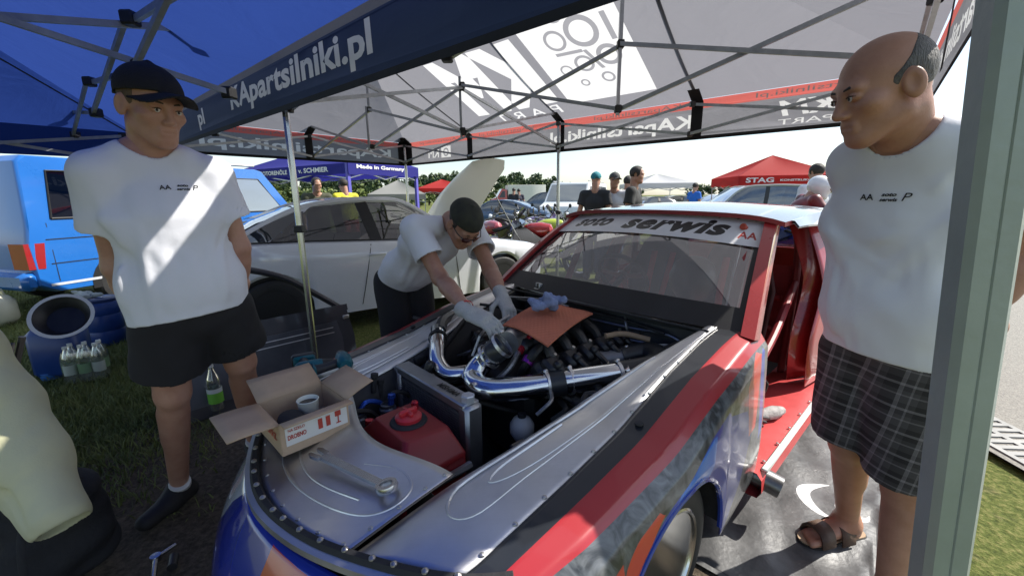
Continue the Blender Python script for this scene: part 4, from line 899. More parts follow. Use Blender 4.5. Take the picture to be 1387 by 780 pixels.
# small parts cluttering the bay, seen only as dark shapes
rr = random.Random(11)
for i in range(34):
    u, v, z = rr.uniform(-.78, -.02), rr.uniform(-.44, .44), rr.uniform(.42, .70)
    if abs(v+.02) < .2 and z > .5: v = .3*(1 if v > 0 else -1)
    b = MB(); sz = rr.uniform(.02, .055)
    if i % 3 == 0: b.box(RC(u, v, z), (sz*1.4, sz, sz), R3, .006); b.build('bracket', rr.choice([cov, blkm, alu_d]), CAR)
    elif i % 3 == 1: b.lathe([(sz*.5, 0), (sz*.5, sz), (sz*.35, sz*1.2), (0, sz*1.2)], RC(u, v, z), (rr.uniform(-.4, .4), rr.uniform(-.4, .4), 1), 10); b.build('pipe_fitting', rr.choice([cov, alu_d, bolt_m, blkm]), CAR)
    else: hose([RC(u, v, z), RC(u+rr.uniform(.02, .1), v+rr.uniform(-.08, .08), z+.04), RC(u+rr.uniform(.1, .25), v+rr.uniform(-.1, .1), z+.02), RC(u+rr.uniform(.2, .35), v+rr.uniform(-.1, .1), z-.1)], rr.uniform(.006, .014), rr.choice([rub, rub, brd]), n=16)

# ---- cockpit ---------------------------------------------------------------
b = MB(); b.grid(np.array([[RC(u, v, z) for u, z in ((.10, .86), (.28, .88), (.40, .84), (.42, .72), (.30, .5))] for v in np.linspace(-.66, .66, 11)])); b.build('dashboard', blkm, CAR, smooth=60)
def swheel(c, ax, r):
    d, s1, s2 = frame(ax); a = np.linspace(0, 2*math.pi, 40); b = MB(); b.tube([c+r*(math.cos(x)*s1+math.sin(x)*s2) for x in a], .014, 8, cap=False); o = b.build('steering_wheel', blkm, CAR)
    b = MB()
    for x in (.2, math.pi-.2, -math.pi/2): b.beam(c+d*.0, c+r*(math.cos(x)*s1+math.sin(x)*s2), .035, .006, up=d)
    b.lathe([(.04, -.01), (.04, .012), (0, .014)], c, d, 16); b.build('wheel_spokes', mat('spoke_alu', (.6, .6, .6), .35, .8), o, smooth=20)
    b = MB(); b.tube([c-d*.01, c-d*.35], .018, 8); b.build('steering_column', blkm, o)
swheel(RC(.62, -.20, .90), CB*.85+V(0, 0, .5), .165)
for v, m_ in ((-.22, mat('seat_black', (.02, .02, .022), .8)), (.28, mat('seat_dark', (.05, .012, .014), .8))):
    st = []
    b = MB(); rows = []
    for u, z, w_ in ((.75, .30, .22), (.80, .38, .24), (1.05, .36, .24), (1.15, .50, .23), (1.22, .80, .24), (1.28, 1.02, .17), (1.29, 1.12, .12)):
        rows.append([RC(u-(.09 if .45 < z < 1.05 else .0), v-w_, z+.03), RC(u, v-w_*.7, z), RC(u+.01, v, z), RC(u, v+w_*.7, z), RC(u-(.09 if .45 < z < 1.05 else .0), v+w_, z+.03)])
    b.grid(np.array(rows)); st = b.build('bucket_seat', m_, CAR, smooth=60, solid=.02)
    for s in (-.07, .07):
        b = MB(); b.tube([RC(1.18, v+s, 1.0), RC(1.10, v+s*.9, .8), RC(.98, v+s*.5, .45)], .022, 6, flat=.25); b.build('harness_strap', mat('harness_red', (.5, .04, .04), .7), st)
b = MB(); b.lathe([(0, -.12), (.08, -.11), (.125, -.04), (.13, .03), (.10, .10), (.05, .13), (0, .135)], RC(.72, .20, .92), (0, 0, 1), 20); b.build('padded_headrest', blk, CAR)
b = MB(); b.tube([RC(.36, .52, .86), RC(.62, .47, 1.2)], .008, 6); b.build('brace_rod', mat('pale_rod', (.7, .7, .7), .4), CAR)
b = MB(); b.grid(np.array([[RC(u, v, z) for v in (-.6, .6)] for u, z in ((1.40, .3), (1.42, .95))])); b.build('rear_bulkhead', redin, CAR, smooth=0)
# wiring and belts hanging in the door opening
for i in range(5):
    b = MB(); b.tube(spline([RC(.22+.03*i, .63, .80-.05*i), RC(.26+.04*i, .67+.01*i, .55), RC(.30+.03*i, .66, .38), RC(.38+.05*i, .70, .30)], 14), .007, 6); b.build('wiring', blkm if i % 2 else rub, CAR)
b = MB(); b.hull([RC(.30, .66, .62), RC(.38, .68, .60), RC(.40, .68, .52), RC(.33, .67, .54), RC(.31, .64, .60), RC(.36, .655, .52)]); b.build('red_flag', mat('harness_red'), CAR, smooth=0)
b = MB(); b.tube([RC(.50, .64, .31), RC(.64, .70, .31), RC(.72, .72, .30)], [.02, .035, .02], 10); b.build('cable_bundle', mat('grey_cloth', (.33, .31, .30), .9, var=.4, vscale=30, bump=.6), CAR)
rebase(CAR)
# ================================================================ people: bodies grown from smooth distance fields
class Vol:
    def __init__(s, lo, hi, h):
        s.h = h; s.lo = np.array(lo, float); n = np.ceil((np.array(hi)-s.lo)/h).astype(int)+1; s.n = n
        s.ax = [s.lo[i]+h*np.arange(n[i]) for i in range(3)]; s.D = np.full(tuple(n), 9., np.float32)
    def block(s, lo, hi):
        a = [int(np.clip(np.floor((lo[i]-s.lo[i])/s.h), 0, s.n[i])) for i in range(3)]; b = [int(np.clip(np.ceil((hi[i]-s.lo[i])/s.h)+1, 0, s.n[i])) for i in range(3)]
        sl = tuple(slice(a[i], b[i]) for i in range(3))
        if any(b[i] <= a[i] for i in range(3)): return None, None
        X, Y, Z = np.meshgrid(*[s.ax[i][sl[i]] for i in range(3)], indexing='ij'); return sl, (X, Y, Z)
    def op(s, pr, k=.02, mode='add'):
        f, lo, hi = pr; m = k+.03; sl, P = s.block(np.array(lo)-m, np.array(hi)+m)
        if sl is None: return
        d2 = f(*P).astype(np.float32); d1 = s.D[sl]
        if mode == 'cut': d1 = -d1
        h = np.clip(.5+.5*(d1-d2)/k, 0, 1) if k > 0 else (d1 > d2).astype(np.float32)
        r = d1*(1-h)+d2*h-k*h*(1-h); s.D[sl] = -r if mode == 'cut' else r
    def add(s, *prs, k=.02):
        for p in prs: s.op(p, k)
    def cut(s, *prs, k=.004):
        for p in prs: s.op(p, k, 'cut')
    def band(s, w=.05):
        I = np.nonzero(np.abs(s.D) < w); return I, tuple(s.ax[i][I[i]] for i in range(3))
    def keep_above(s, p, n):
        n = unit(n); q = sum((s.ax[i]-p[i]).reshape([-1 if j == i else 1 for j in range(3)])*n[i] for i in range(3)); s.D = np.maximum(s.D, -q.astype(np.float32))
    def every(s):
        return np.meshgrid(*s.ax, indexing='ij')
    def mesh(s):
        D = s.D; S = D < 0; nx, ny, nz = D.shape
        c = np.zeros((nx-1, ny-1, nz-1), np.int8)
        for a in (0, 1):
            for b in (0, 1):
                for e in (0, 1): c += S[a:nx-1+a, b:ny-1+b, e:nz-1+e]
        act = (c > 0) & (c < 8); A = np.argwhere(act); idx = np.full(act.shape, -1, np.int64); idx[act] = np.arange(len(A))
        acc = np.zeros((len(A), 3)); cnt = np.zeros(len(A)); cor = [(a, b, e) for a in (0, 1) for b in (0, 1) for e in (0, 1)]
        for p in cor:
            for ax in range(3):
                if p[ax]: continue
                q = list(p); q[ax] = 1; da = D[tuple((A+p).T)]; db = D[tuple((A+q).T)]; cr_ = (da < 0) != (db < 0)
                t = np.where(cr_, da/np.where(cr_, da-db, 1), 0); pos = np.array(p)+t[:, None]*(np.array(q)-np.array(p)); acc[cr_] += pos[cr_]; cnt[cr_] += 1
        vs = (A+acc/cnt[:, None])*s.h+s.lo; F = []
        for ax in range(3):
            o = [i for i in range(3) if i != ax]; sl0 = [slice(None)]*3; sl1 = [slice(None)]*3; sl0[ax] = slice(0, -1); sl1[ax] = slice(1, None)
            a0, a1 = S[tuple(sl0)], S[tuple(sl1)]; E_ = np.argwhere(a0 != a1); 
            E_ = E_[(E_[:, o[0]] > 0) & (E_[:, o[1]] > 0) & (E_[:, o[0]] < D.shape[o[0]]-1) & (E_[:, o[1]] < D.shape[o[1]]-1)]
            d0 = np.zeros(3, int); d0[o[0]] = 1; d1 = np.zeros(3, int); d1[o[1]] = 1
            q = np.stack([idx[tuple((E_-d0-d1).T)], idx[tuple((E_-d1).T)], idx[tuple(E_.T)], idx[tuple((E_-d0).T)]], 1)
            ins = a0[tuple(E_.T)]; fl = ins if ax != 1 else ~ins; q[~fl] = q[~fl][:, ::-1]; F.append(q)
        F = np.vstack(F); F = F[(F >= 0).all(1)]; return vs, F
def cap_(a, b, r0, r1=None, n=None, s=1.):
    """tapered capsule; n, s: direction in which it is flattened out by 1/s"""
    a = np.array(a, float); b = np.array(b, float); r1 = r0 if r1 is None else r1; ba = b-a; L2 = max(1e-9, ba@ba); nn = None if n is None else unit(n)
    if nn is not None: c = (a+b)/2
    def f(X, Y, Z):
        x, y, z = X-a[0], Y-a[1], Z-a[2]
        if nn is not None:
            k = ((X-c[0])*nn[0]+(Y-c[1])*nn[1]+(Z-c[2])*nn[2])*(s-1); x = x+k*nn[0]; y = y+k*nn[1]; z = z+k*nn[2]
        t = np.clip((x*ba[0]+y*ba[1]+z*ba[2])/L2, 0, 1); return np.sqrt((x-t*ba[0])**2+(y-t*ba[1])**2+(z-t*ba[2])**2)-(r0+(r1-r0)*t)
    R = max(r0, r1)/min(1, s if nn is not None else 1); return f, np.minimum(a, b)-R, np.maximum(a, b)+R
def ell_(c, r, R=None):
    c = np.array(c, float); r = np.array(r, float); R = np.eye(3) if R is None else np.array(R, float)
    def f(X, Y, Z):
        x, y, z = X-c[0], Y-c[1], Z-c[2]; p = [(R[0][i]*x+R[1][i]*y+R[2][i]*z) for i in range(3)]
        k0 = np.sqrt(sum((p[i]/r[i])**2 for i in range(3)))+1e-9; k1 = np.sqrt(sum((p[i]/r[i]**2)**2 for i in range(3)))+1e-9; return k0*(k0-1)/k1
    m = max(r); return f, c-m, c+m
def half_(p, n, lo=-9., hi=9.):
    p = np.array(p, float); n = unit(n); return (lambda X, Y, Z: (X-p[0])*n[0]+(Y-p[1])*n[1]+(Z-p[2])*n[2]), np.full(3, lo), np.full(3, hi)
def cut_end(pr, e, d):
    f, lo, hi = pr; return (lambda X, Y, Z: np.maximum(f(X, Y, Z), (X-e[0])*d[0]+(Y-e[1])*d[1]+(Z-e[2])*d[2])), lo, hi
def mesh_obj(name, parts, mats, parent, smooth=True):
    """parts: list of (verts, faces, mat index)"""
    vs = []; fs = []; mi = []; k = 0
    for v, f, m in parts: vs.append(v); fs.append(f+k); mi += [m]*len(f); k += len(v)
    v = np.vstack(vs); f = np.vstack(fs); me = bpy.data.meshes.new(name); me.vertices.add(len(v)); me.vertices.foreach_set('co', v.astype(np.float32).ravel())
    me.loops.add(len(f)*4); me.loops.foreach_set('vertex_index', f.astype(np.int32).ravel()); me.polygons.add(len(f)); me.polygons.foreach_set('loop_start', np.arange(len(f), dtype=np.int32)*4)
    me.update(calc_edges=True)
    for m in (mats if isinstance(mats, (list, tuple)) else [mats]): me.materials.append(m)
    me.polygons.foreach_set('material_index', mi); me.polygons.foreach_set('use_smooth', [True]*len(f)); me.validate()
    o = bpy.data.objects.new(name, me); COL.objects.link(o); o.parent = parent; return o
def relax(v, f, it=2, lam=.5):
    e = np.vstack([f[:, [0, 1]], f[:, [1, 2]], f[:, [2, 3]], f[:, [3, 0]]]); v = v.copy()
    for _ in range(it):
        a = np.zeros_like(v); n = np.zeros(len(v)); np.add.at(a, e[:, 0], v[e[:, 1]]); np.add.at(a, e[:, 1], v[e[:, 0]]); np.add.at(n, e[:, 0], 1); np.add.at(n, e[:, 1], 1)
        v += lam*(a/np.maximum(n, 1)[:, None]-v)
    return v
def pnoise(X, Y, Z, f, seed=0):
    r = np.random.default_rng(seed); o = 0
    for i in range(5):
        a, b = r.normal(size=3), r.normal(size=3); o = o+np.sin(f*(a[0]*X+a[1]*Y+a[2]*Z)+1.6*np.sin(f*.6*(b[0]*X+b[1]*Y+b[2]*Z)+i)+i*1.7)
    return o/5
def crease(X, Y, Z, a, b, w):
    a = np.array(a, float); ba = np.array(b, float)-a; x, y, z = X-a[0], Y-a[1], Z-a[2]; t = np.clip((x*ba[0]+y*ba[1]+z*ba[2])/(ba@ba), 0, 1)
    d2 = (x-t*ba[0])**2+(y-t*ba[1])**2+(z-t*ba[2])**2; return np.exp(-d2/(w*w))*np.sin(np.pi*np.clip(.15+.85*t, 0, 1))

def skin_mat(name, col, dark):
    if name in MATS: return MATS[name]
    m = mat(name, col, .48, var=.0, col2=dark, vscale=16, bump=.10, bscale=260); b = m.node_tree.nodes['Principled BSDF']
    b.inputs['Subsurface Weight'].default_value = .12; b.inputs['Subsurface Radius'].default_value = (.012, .005, .003); b.inputs['Subsurface Scale'].default_value = .5; return m
def hair_mat(name, col, col2): return mat(name, col, .6, col2=col2, vscale=90, bump=.8, bscale=240, stretch=(1, 1, .35))

def head_frame(c, look, up=(0, 0, 1)):
    y = unit(look); x = unit(np.cross(y, np.array(up, float))); z = np.cross(x, y); return np.array(c, float), np.stack([x, y, z], 1)   # columns: right, fwd, up
def make_head(c, R, neck_to, h=.003, sc=1., detail=True):
    """skin of the head and neck; returns volume mesh"""
    W_ = lambda p: c+R@(np.array(p, float)*sc); E = lambda p, r, rot=None: ell_(W_(p), np.array(r)*sc, R if rot is None else R@rot); Cp = lambda a, b, r0, r1: cap_(W_(a), W_(b), r0*sc, r1*sc)
    lo = np.minimum(c-.17*sc, np.array(neck_to)-.09); hi = np.maximum(c+.17*sc, np.array(neck_to)+.09); v = Vol(lo, hi, h)
    v.add(E((0, -.012, .034), (.074, .094, .082)), k=.01); v.add(E((0, .028, -.028), (.058, .062, .078)), k=.03); v.add(E((0, .062, -.088), (.026, .024, .024)), k=.03)
    for s in (1, -1):
        v.add(Cp((s*.050, -.002, -.058), (s*.016, .064, -.094), .015, .014), k=.028); v.add(E((s*.043, .055, -.018), (.022, .024, .018)), k=.02)
    v.add(Cp((-.036, .077, .024), (.036, .077, .024), .011, .011), k=.02)
    v.add(cap_(W_((0, -.030, -.055)), neck_to, .056*sc, .060*sc), k=.03)
    if detail:
        for s in (1, -1): v.cut(E((s*.031, .094, .006), (.017, .012, .009)), k=.014)
        v.add(Cp((0, .084, .016), (0, .104, -.026), .0075, .0115), k=.012)
        for s in (1, -1): v.add(E((s*.0115, .096, -.031), (.0085, .0095, .0075)), k=.008)
        for s in (1, -1):
            v.add(E((s*.031, .079, .006), (.0145, .012, .010)), k=.004)      # closed-in lids round the eyes
        v.add(Cp((-.019, .083, -.055), (.019, .083, -.055), .0055, .0055), k=.012); v.add(Cp((-.017, .082, -.067), (.017, .082, -.067), .0065, .0065), k=.012)
        v.cut(Cp((-.024, .0925, -.0605), (.024, .0925, -.0605), .0022, .0022), k=.004)
        for s in (1, -1):
            Rt = np.array([[math.cos(.35*s), -math.sin(.35*s), 0], [math.sin(.35*s), math.cos(.35*s), 0], [0, 0, 1]])
            v.add(E((s*.078, -.008, -.004), (.010, .021, .033), Rt), k=.008); v.cut(E((s*.087, .0, .0), (.007, .011, .020), Rt), k=.006)
    return v
def face_parts(c, R, parent, sc=1., brow=(.05, .035, .02), lids=.0, glasses=None):
    W_ = lambda p: c+R@(np.array(p, float)*sc); eye = mat('eye_white', (.55, .52, .48), .25); iris = mat('eye_iris', (.03, .03, .03), .15); bm_ = mat('brow_%0.2f' % brow[0], brow, .8)
    for s in (1, -1):
        b = MB(); b.lathe([(0, .0), (.0055, .001), (.0075, .0)], W_((s*.030, .0905, .005)), R[:, 1], 10); e = b.build('eye', eye, parent)
        b = MB(); b.lathe([(.0042, .0015), (.003, .003), (0, .0032)], W_((s*.030+.002, .0905, .0045)), R[:, 1], 10); b.build('pupil', iris, e)
        b = MB(); b.tube([W_((s*.014, .0895, .0255)), W_((s*.030, .0885, .0285)), W_((s*.047, .076, .0215))], [.003, .0038, .002], 6, flat=1.); b.build('eyebrow', bm_, parent)
        if True:
            b = MB(); b.tube([W_((s*.019, .0905, .008)), W_((s*.030, .0925, .0105)), W_((s*.042, .085, .007))], [.0015, .0024, .0015], 6); b.build('eyelid', mat('lash', (.06, .03, .02), .6), parent)
    if glasses:
        b = MB()
        for s in (1, -1):
            P = [(s*.008, .106, .012), (s*.03, .108, .020), (s*.052, .096, .016), (s*.056, .090, .0), (s*.045, .096, -.016), (s*.022, .104, -.018), (s*.009, .107, -.004)]; b.hull([W_(p) for p in P]+[W_((p[0], p[1]-.003, p[2])) for p in P])
        b.build('glasses_lens', mat('lens', (.10, .025, .02), .1, coat=1.), parent, smooth=30)
        b = MB(); b.tube([W_((-.078, -.01, .012)), W_((-.072, .06, .014)), W_((-.055, .094, .012)), W_((0, .108, .012)), W_((.055, .094, .012)), W_((.072, .06, .014)), W_((.078, -.01, .012))], .0026, 6); b.build('glasses_frame', mat('black_plastic'), parent)
def make_cap(c, R, parent, m, sc=1., back=False, h=.0035, low=.030, brim=True, name='cap', tilt=.22):
    W_ = lambda p: c+R@(np.array(p, float)*sc); v = Vol(c-.24*sc, c+.24*sc, h); sg = -1 if back else 1
    n = R@unit(V(0, -tilt*sg, 1)); v.add(ell_(W_((0, -.012, .045)), np.array((.086, .106, .088))*sc, R), k=.001)
    v.add(cap_(W_((0, -.012, .125)), W_((0, -.012, .130)), .014*sc, .01*sc), k=.01)
    v.cut(ell_(W_((0, -.012, .036)), np.array((.0785, .0985, .084))*sc, R), k=.003)
    P0 = W_((0, 0, low)); f, a, e = half_(P0, n); v.cut((f, c-.3, c+.3), k=.003) if False else None
    v.keep_above(P0, n)
    if brim:
        b0 = W_((0, sg*.085, low+.014+sg*.0)); fw = R[:, 1]*sg; up = n
        def f(X, Y, Z):
            x = (X-b0[0])*R[0, 0]+(Y-b0[1])*R[1, 0]+(Z-b0[2])*R[2, 0]; y = (X-b0[0])*fw[0]+(Y-b0[1])*fw[1]+(Z-b0[2])*fw[2]; z = (X-b0[0])*up[0]+(Y-b0[1])*up[1]+(Z-b0[2])*up[2]
            z = z+9*x*x*(.6+y*4)+.05*np.maximum(y, 0)+.9*np.maximum(y, 0)**2; e = np.sqrt((x/(.076*sc))**2+(np.maximum(y, -y*.2)/(.088*sc))**2); return np.maximum((e-1)*.07, np.abs(z)-.0035)
        if not back: v.op((f, b0-.14, b0+.14), .006)
    vs, fs = v.mesh(); return mesh_obj(name, [(relax(vs, fs, 2), fs, 0)], m, parent)

def hand_mesh(wr, d, n, side, curl=.9, h=.0032, spread=1., k=1.):
    """hand or glove: d = direction of the fingers, n = back of the hand, side = towards the thumb, k = thickness"""
    d = unit(d); n = unit(n-d*np.dot(n, d)); t = unit(side-d*np.dot(side, d)-n*np.dot(side, n)); P = lambda a, b, c: wr+d*a+t*b+n*c
    v = Vol(wr-.24, wr+.24, h); v.add(cap_(wr-d*.05, wr, .034*k, .030*k, t, .85), cap_(P(.02, 0, 0), P(.085, 0, .004), .023*k, .023*k, t, .52), k=.02)
    for i, b in enumerate((.033, .011, -.011, -.032)):
        L = (.040, .044, .041, .033)[i]; p = P(.095, b*spread, .004); a = .35*curl; q = p
        for j in range(3):
            e = q+(d*math.cos(a)-n*math.sin(a)+t*(b*.12))*L*(1, .72, .62)[j]; v.add(cap_(q, e, (.0105-.0008*j)*k, (.0100-.0008*j)*k), k=.005); q = e; a += .75*curl
    p = P(.025, .040, -.004); e = p+(d*.55+t*.55-n*.45)*.050; v.add(cap_(P(.02, .02, 0), p, .018*k, .014*k), cap_(p, e, .0135*k, .012*k), cap_(e, e+(d*.8+t*.05-n*.6)*.036, .012*k, .0105*k), k=.008)
    vs, fs = v.mesh(); return relax(vs, fs, 1, .4), fs
def glove(wr, d, n, side, parent, m, curl=.9, name='glove'):
    vs, fs = hand_mesh(wr, d, n, side, curl); return mesh_obj(name, [(vs, fs, 0)], m, parent)
def build_person(name, label, J, opt, group=None):
    """J: joints in world space; opt: clothing, sizes, colours"""
    g = lambda k: np.array(J[k], float); h = opt.get('h', .006); hh = opt.get('hh', .003); s = opt.get('s', 1.)
    base = (g('ankL')+g('ankR'))/2; base[2] = 0; t = thing(name, label, 'person', base, 0, group)
    side = unit(g('shL')-g('shR')); skin = opt['skin']; hs = unit(g('hipL')-g('hipR')); th = opt.get('thick', 1.)
    # ---- body (skin)
    allp = np.array([g(k) for k in J if k not in ('look', 'hup')]); lo, hi = allp.min(0)-.16, allp.max(0)+.16
    def limb(v, a, b, c, r, k=.025): v.add(cap_(a, b, r[0], r[1]), cap_(b, c, r[2], r[3]), k=k)
    v = Vol(lo, hi, h); chest = (g('shL')+g('shR'))/2*.72+g('pel')*.28; waist = chest*.35+g('pel')*.65
    v.add(cap_(g('neck'), chest, .05*s, .085*s, side, .62), cap_(chest, waist, .085*s, .08*s, side, .7), cap_(waist, g('pel'), .08*s, .09*s, hs, .68), k=.05)
    for q in 'LR':
        v.add(cap_(g('neck')*.5+g('sh'+q)*.5, g('sh'+q), .045*s, .05*s), k=.04)
        limb(v, g('sh'+q), g('el'+q), g('wr'+q), (.050*s, .040*s, .041*s, .027*s)); v.add(cap_(g('el'+q)*.72+g('wr'+q)*.28, g('el'+q)*.5+g('wr'+q)*.5, .039*s, .034*s), k=.03)
        limb(v, g('hip'+q), g('kn'+q), g('ank'+q), (.085*s*th, .056*s, .054*s, .036*s)); kn, an = g('kn'+q), g('ank'+q)
        cf = unit(np.cross(hs, an-kn)); cf = cf if np.dot(cf, g('toe'+q)-an) < 0 else -cf
        v.add(cap_(kn*.8+an*.2+cf*.022, kn*.55+an*.45+cf*.018, .046*s, .040*s), k=.03)
        if 'hand'+q in opt.get('hands', ()):
            v.add(cap_(g('wr'+q), g('ha'+q), .026*s, .030*s), k=.02)
        if opt.get('barefoot'):
            toe, ank = g('toe'+q), g('ank'+q); heel = ank-unit(toe-ank)*.03; heel[2] = .045; f0 = unit(V(toe[0]-heel[0], toe[1]-heel[1], 0)); sd = V(-f0[1], f0[0], 0)
            v.add(cap_(ank, heel, .036*s, .033*s), cap_(ank-V(0, 0, .02), heel+f0*.15+V(0, 0, .0), .034*s, .026*s, sd, .72), k=.03)
            for i, o_ in enumerate((-.034, -.017, .0, .015, .028)):
                o2 = o_*(1 if np.dot(sd, g('hipL')-g('hipR'))*(1 if q == 'L' else -1) > 0 else -1); p0 = heel+f0*.165+sd*o2; p0[2] = .042; p1 = p0+f0*(.05-.006*i); p1[2] = .036; v.add(cap_(p0, p1, .011 if i else .014, .010 if i else .013), k=.008)
    vb, fb = v.mesh(); c, R = head_frame(g('head'), g('look'), J.get('hup', (0, 0, 1)))
    hv = make_head(c, R, g('neck'), hh, opt.get('hs', 1.), opt.get('face', True)); vh, fh = hv.mesh()
    bp_ = [(relax(vb, fb, 1), fb, 0), (relax(vh, fh, 1, .3), fh, 0)]
    for q, (d_, n_, s_, cu) in opt.get('hand5', {}).items(): vs, fs = hand_mesh(g('wr'+q), d_, n_, s_, cu, k=.93); bp_.append((vs, fs, 0))
    body = mesh_obj('body', bp_, skin, t)
    if opt.get('face', True): face_parts(c, R, t, opt.get('hs', 1.), opt.get('brow', (.05, .035, .02)), glasses=opt.get('glasses'))
    # ---- shirt
    th_ = max(.009, h*2.3); sp = unit(g('pel')-chest); fwd = unit(np.cross(side, sp)); 
    if np.dot(fwd, g('look')) < 0 and not opt.get('nofix'): fwd = -fwd
    hem = opt['hem']; hp = g('pel')+unit(chest-g('pel'))*(-hem); hn = unit(opt.get('hemn', chest-g('pel')))
    tp = np.array([g('neck')+V(0, 0, .0), g('shL'), g('shR'), g('pel'), hp]+[g('sh'+q)+(g('el'+q)-g('sh'+q))*opt.get('sleeve', .62) for q in 'LR']); v = Vol(tp.min(0)-.20, tp.max(0)+.17, h); bel = opt.get('belly', .0); lw = opt.get('loose', .0)
    v.add(cap_(g('neck')-unit(g('neck')-chest)*.02, chest, .062*s, .112*s, side, .60), k=.04); v.add(cap_(chest, waist+fwd*bel, .112*s, (.112+lw)*s, side, .70), k=.05); v.add(cap_(waist+fwd*bel, hp-hn*.04, (.112+lw)*s, (.115+lw)*s, hs, .68), k=.04)
    for q in 'LR':
        e = g('sh'+q)+(g('el'+q)-g('sh'+q))*opt.get('sleeve', .62); v.add(cap_(g('neck')*.45+g('sh'+q)*.55-V(0, 0, .005), g('sh'+q), .06*s, .068*s), k=.04); v.add(cut_end(cap_(g('sh'+q), e+unit(g('el'+q)-g('sh'+q))*.06, .068*s, opt.get('cuff', .072)*s), e, unit(g('el'+q)-g('sh'+q))), k=.03)
    I, (X, Y, Z) = v.band(); dsp = .0035*pnoise(X, Y, Z, 26, opt.get('seed', 1))+.003*pnoise(X, Y, Z, 11, opt.get('seed', 1)+9)
    rf = np.random.default_rng(opt.get('seed', 1)+50); top_ = (g('shL')+g('shR'))/2
    def surf(a, bq): return top_*(1-bq)+hp*bq+side*a*.19*s+fwd*((.112+lw*bq)*s*math.sqrt(max(0., 1-(a*.85)**2))+bel*bq)
    if opt.get('face', True):
        for i in range(16):
            q = 1 if i % 2 else -1
            if i < 8: a0, b0, a1, b1 = q*rf.uniform(.65, .95), rf.uniform(.18, .32), q*rf.uniform(-.5, .35), rf.uniform(.4, .95)
            else: a0 = rf.uniform(-.8, .8); b0 = rf.uniform(.3, .6); a1 = a0+rf.uniform(-.25, .25); b1 = rf.uniform(.85, 1.0)
            dsp = dsp-rf.uniform(.006, .012)*crease(X, Y, Z, surf(a0, b0), surf(a1, b1), rf.uniform(.012, .022))
    for a, b_, w_, dp in opt.get('folds', ()): dsp = dsp-dp*.6*crease(X, Y, Z, a, b_, w_*1.3)
    D0 = v.D.copy(); v.D[I] += (dsp*opt.get('wr', 1.)).astype(np.float32); v.D = np.maximum(v.D, -(D0+th_+.013)); v.keep_above(hp, hn)
    nk = g('neck'); cd = unit(nk-chest); v.cut(ell_(nk+cd*.045+fwd*.025, np.array((.078, .078, .075))*s, np.stack([side, fwd, cd], 1)), cap_(nk, g('head'), .066*s, .06*s), k=.006)
    for q in 'LR':
        d = unit(g('el'+q)-g('sh'+q)); e = g('sh'+q)+(g('el'+q)-g('sh'+q))*opt.get('sleeve', .62)
        v.cut(cap_(e-d*.012, e+d*.03, (opt.get('cuff', .072)-th_*1.05)*s), k=.003)
    vs, fs = v.mesh(); shirt = mesh_obj(opt.get('shirtname', 't_shirt'), [(relax(vs, fs, 2), fs, 0)], opt['shirt'], t)
    # ---- shorts / trousers
    tp = np.array([waist, g('hipL'), g('hipR'), g('knL'), g('knR')]+([g('ankL'), g('ankR')] if opt.get('leglen', .9) > 1 else [])); v = Vol(tp.min(0)-.18, tp.max(0)+.18, h); wl = opt.get('legr', (.105, .095)); ln = opt.get('leglen', .9)
    v.add(cap_(waist*.5+g('pel')*.5, g('pel'), .098*s, .105*s, hs, .66), k=.03)
    for q in 'LR':
        a = g('hip'+q); kn, an = g('kn'+q), g('ank'+q); e = a+(kn-a)*min(1, ln); d_ = unit(kn-a)
        v.add(cut_end(cap_(a+V(0, 0, .02), e+d_*.06, wl[0]*s, wl[1]*s), e, d_) if ln <= 1 else cap_(a+V(0, 0, .02), e, wl[0]*s, wl[1]*s), k=.025)
        if ln > 1: e2 = kn+(an-kn)*(ln-1); v.add(cut_end(cap_(e, e2+unit(an-kn)*.05, wl[1]*s, wl[1]*s*.8), e2, unit(an-kn)), k=.03)
    I, (X, Y, Z) = v.band(); D0 = v.D.copy(); v.D[I] += (.005*pnoise(X, Y, Z, 20, opt.get('seed', 1)+3)).astype(np.float32); v.D = np.maximum(v.D, -(D0+th_+.006))
    for q in 'LR':
        a = g('hip'+q); kn, an = g('kn'+q), g('ank'+q); e = a+(kn-a)*min(1, ln) if ln <= 1 else kn+(an-kn)*(ln-1); d = unit(kn-a) if ln <= 1 else unit(an-kn); rr_ = wl[1]*s*(1 if ln <= 1 else .8)
        v.cut(cap_(e-d*.03, e+d*.03, rr_-th_*1.05), k=.003)
    vs, fs = v.mesh(); mesh_obj(opt.get('legname', 'shorts'), [(relax(vs, fs, 2), fs, 0)], opt['shorts'], t)
    # ---- shoes
    if opt.get('shoes') is not None:
        for q in 'LR':
            toe, ank = g('toe'+q), g('ank'+q); f0 = unit(V(toe[0]-ank[0], toe[1]-ank[1], 0)); sd = V(-f0[1], f0[0], 0); heel = V(ank[0], ank[1], .05)-f0*.03
            v = Vol(np.minimum(ank, toe)-.14, np.maximum(ank, toe)+.14, max(.004, h*.8)); v.add(cap_(heel+V(0, 0, .0), heel+f0*.20-V(0, 0, .01), .043, .034, sd, .85), cap_(V(ank[0], ank[1], .10), heel+f0*.08, .046, .045), k=.03)
            v.D = np.maximum(v.D, -(v.ax[2][None, None, :]-.004)).astype(np.float32); vs, fs = v.mesh(); sh_ = mesh_obj('shoe', [(relax(vs, fs, 2), fs, 0)], opt['shoes'], t)
            if opt.get('sock'): b = MB(); b.tube([ank*.9+g('kn'+q)*.1-V(0, 0, .03), V(ank[0], ank[1], .09)], [.041, .046], 16); b.build('sock', opt['sock'], t)
    return t, c, R, shirt
white_t = mat('white_cotton', (.70, .71, .76), .85, var=.05, vscale=4, bump=.25, bscale=14)
black_t = mat('black_cotton', (.014, .013, .015), .9, var=.25, vscale=8, bump=.25, bscale=18)

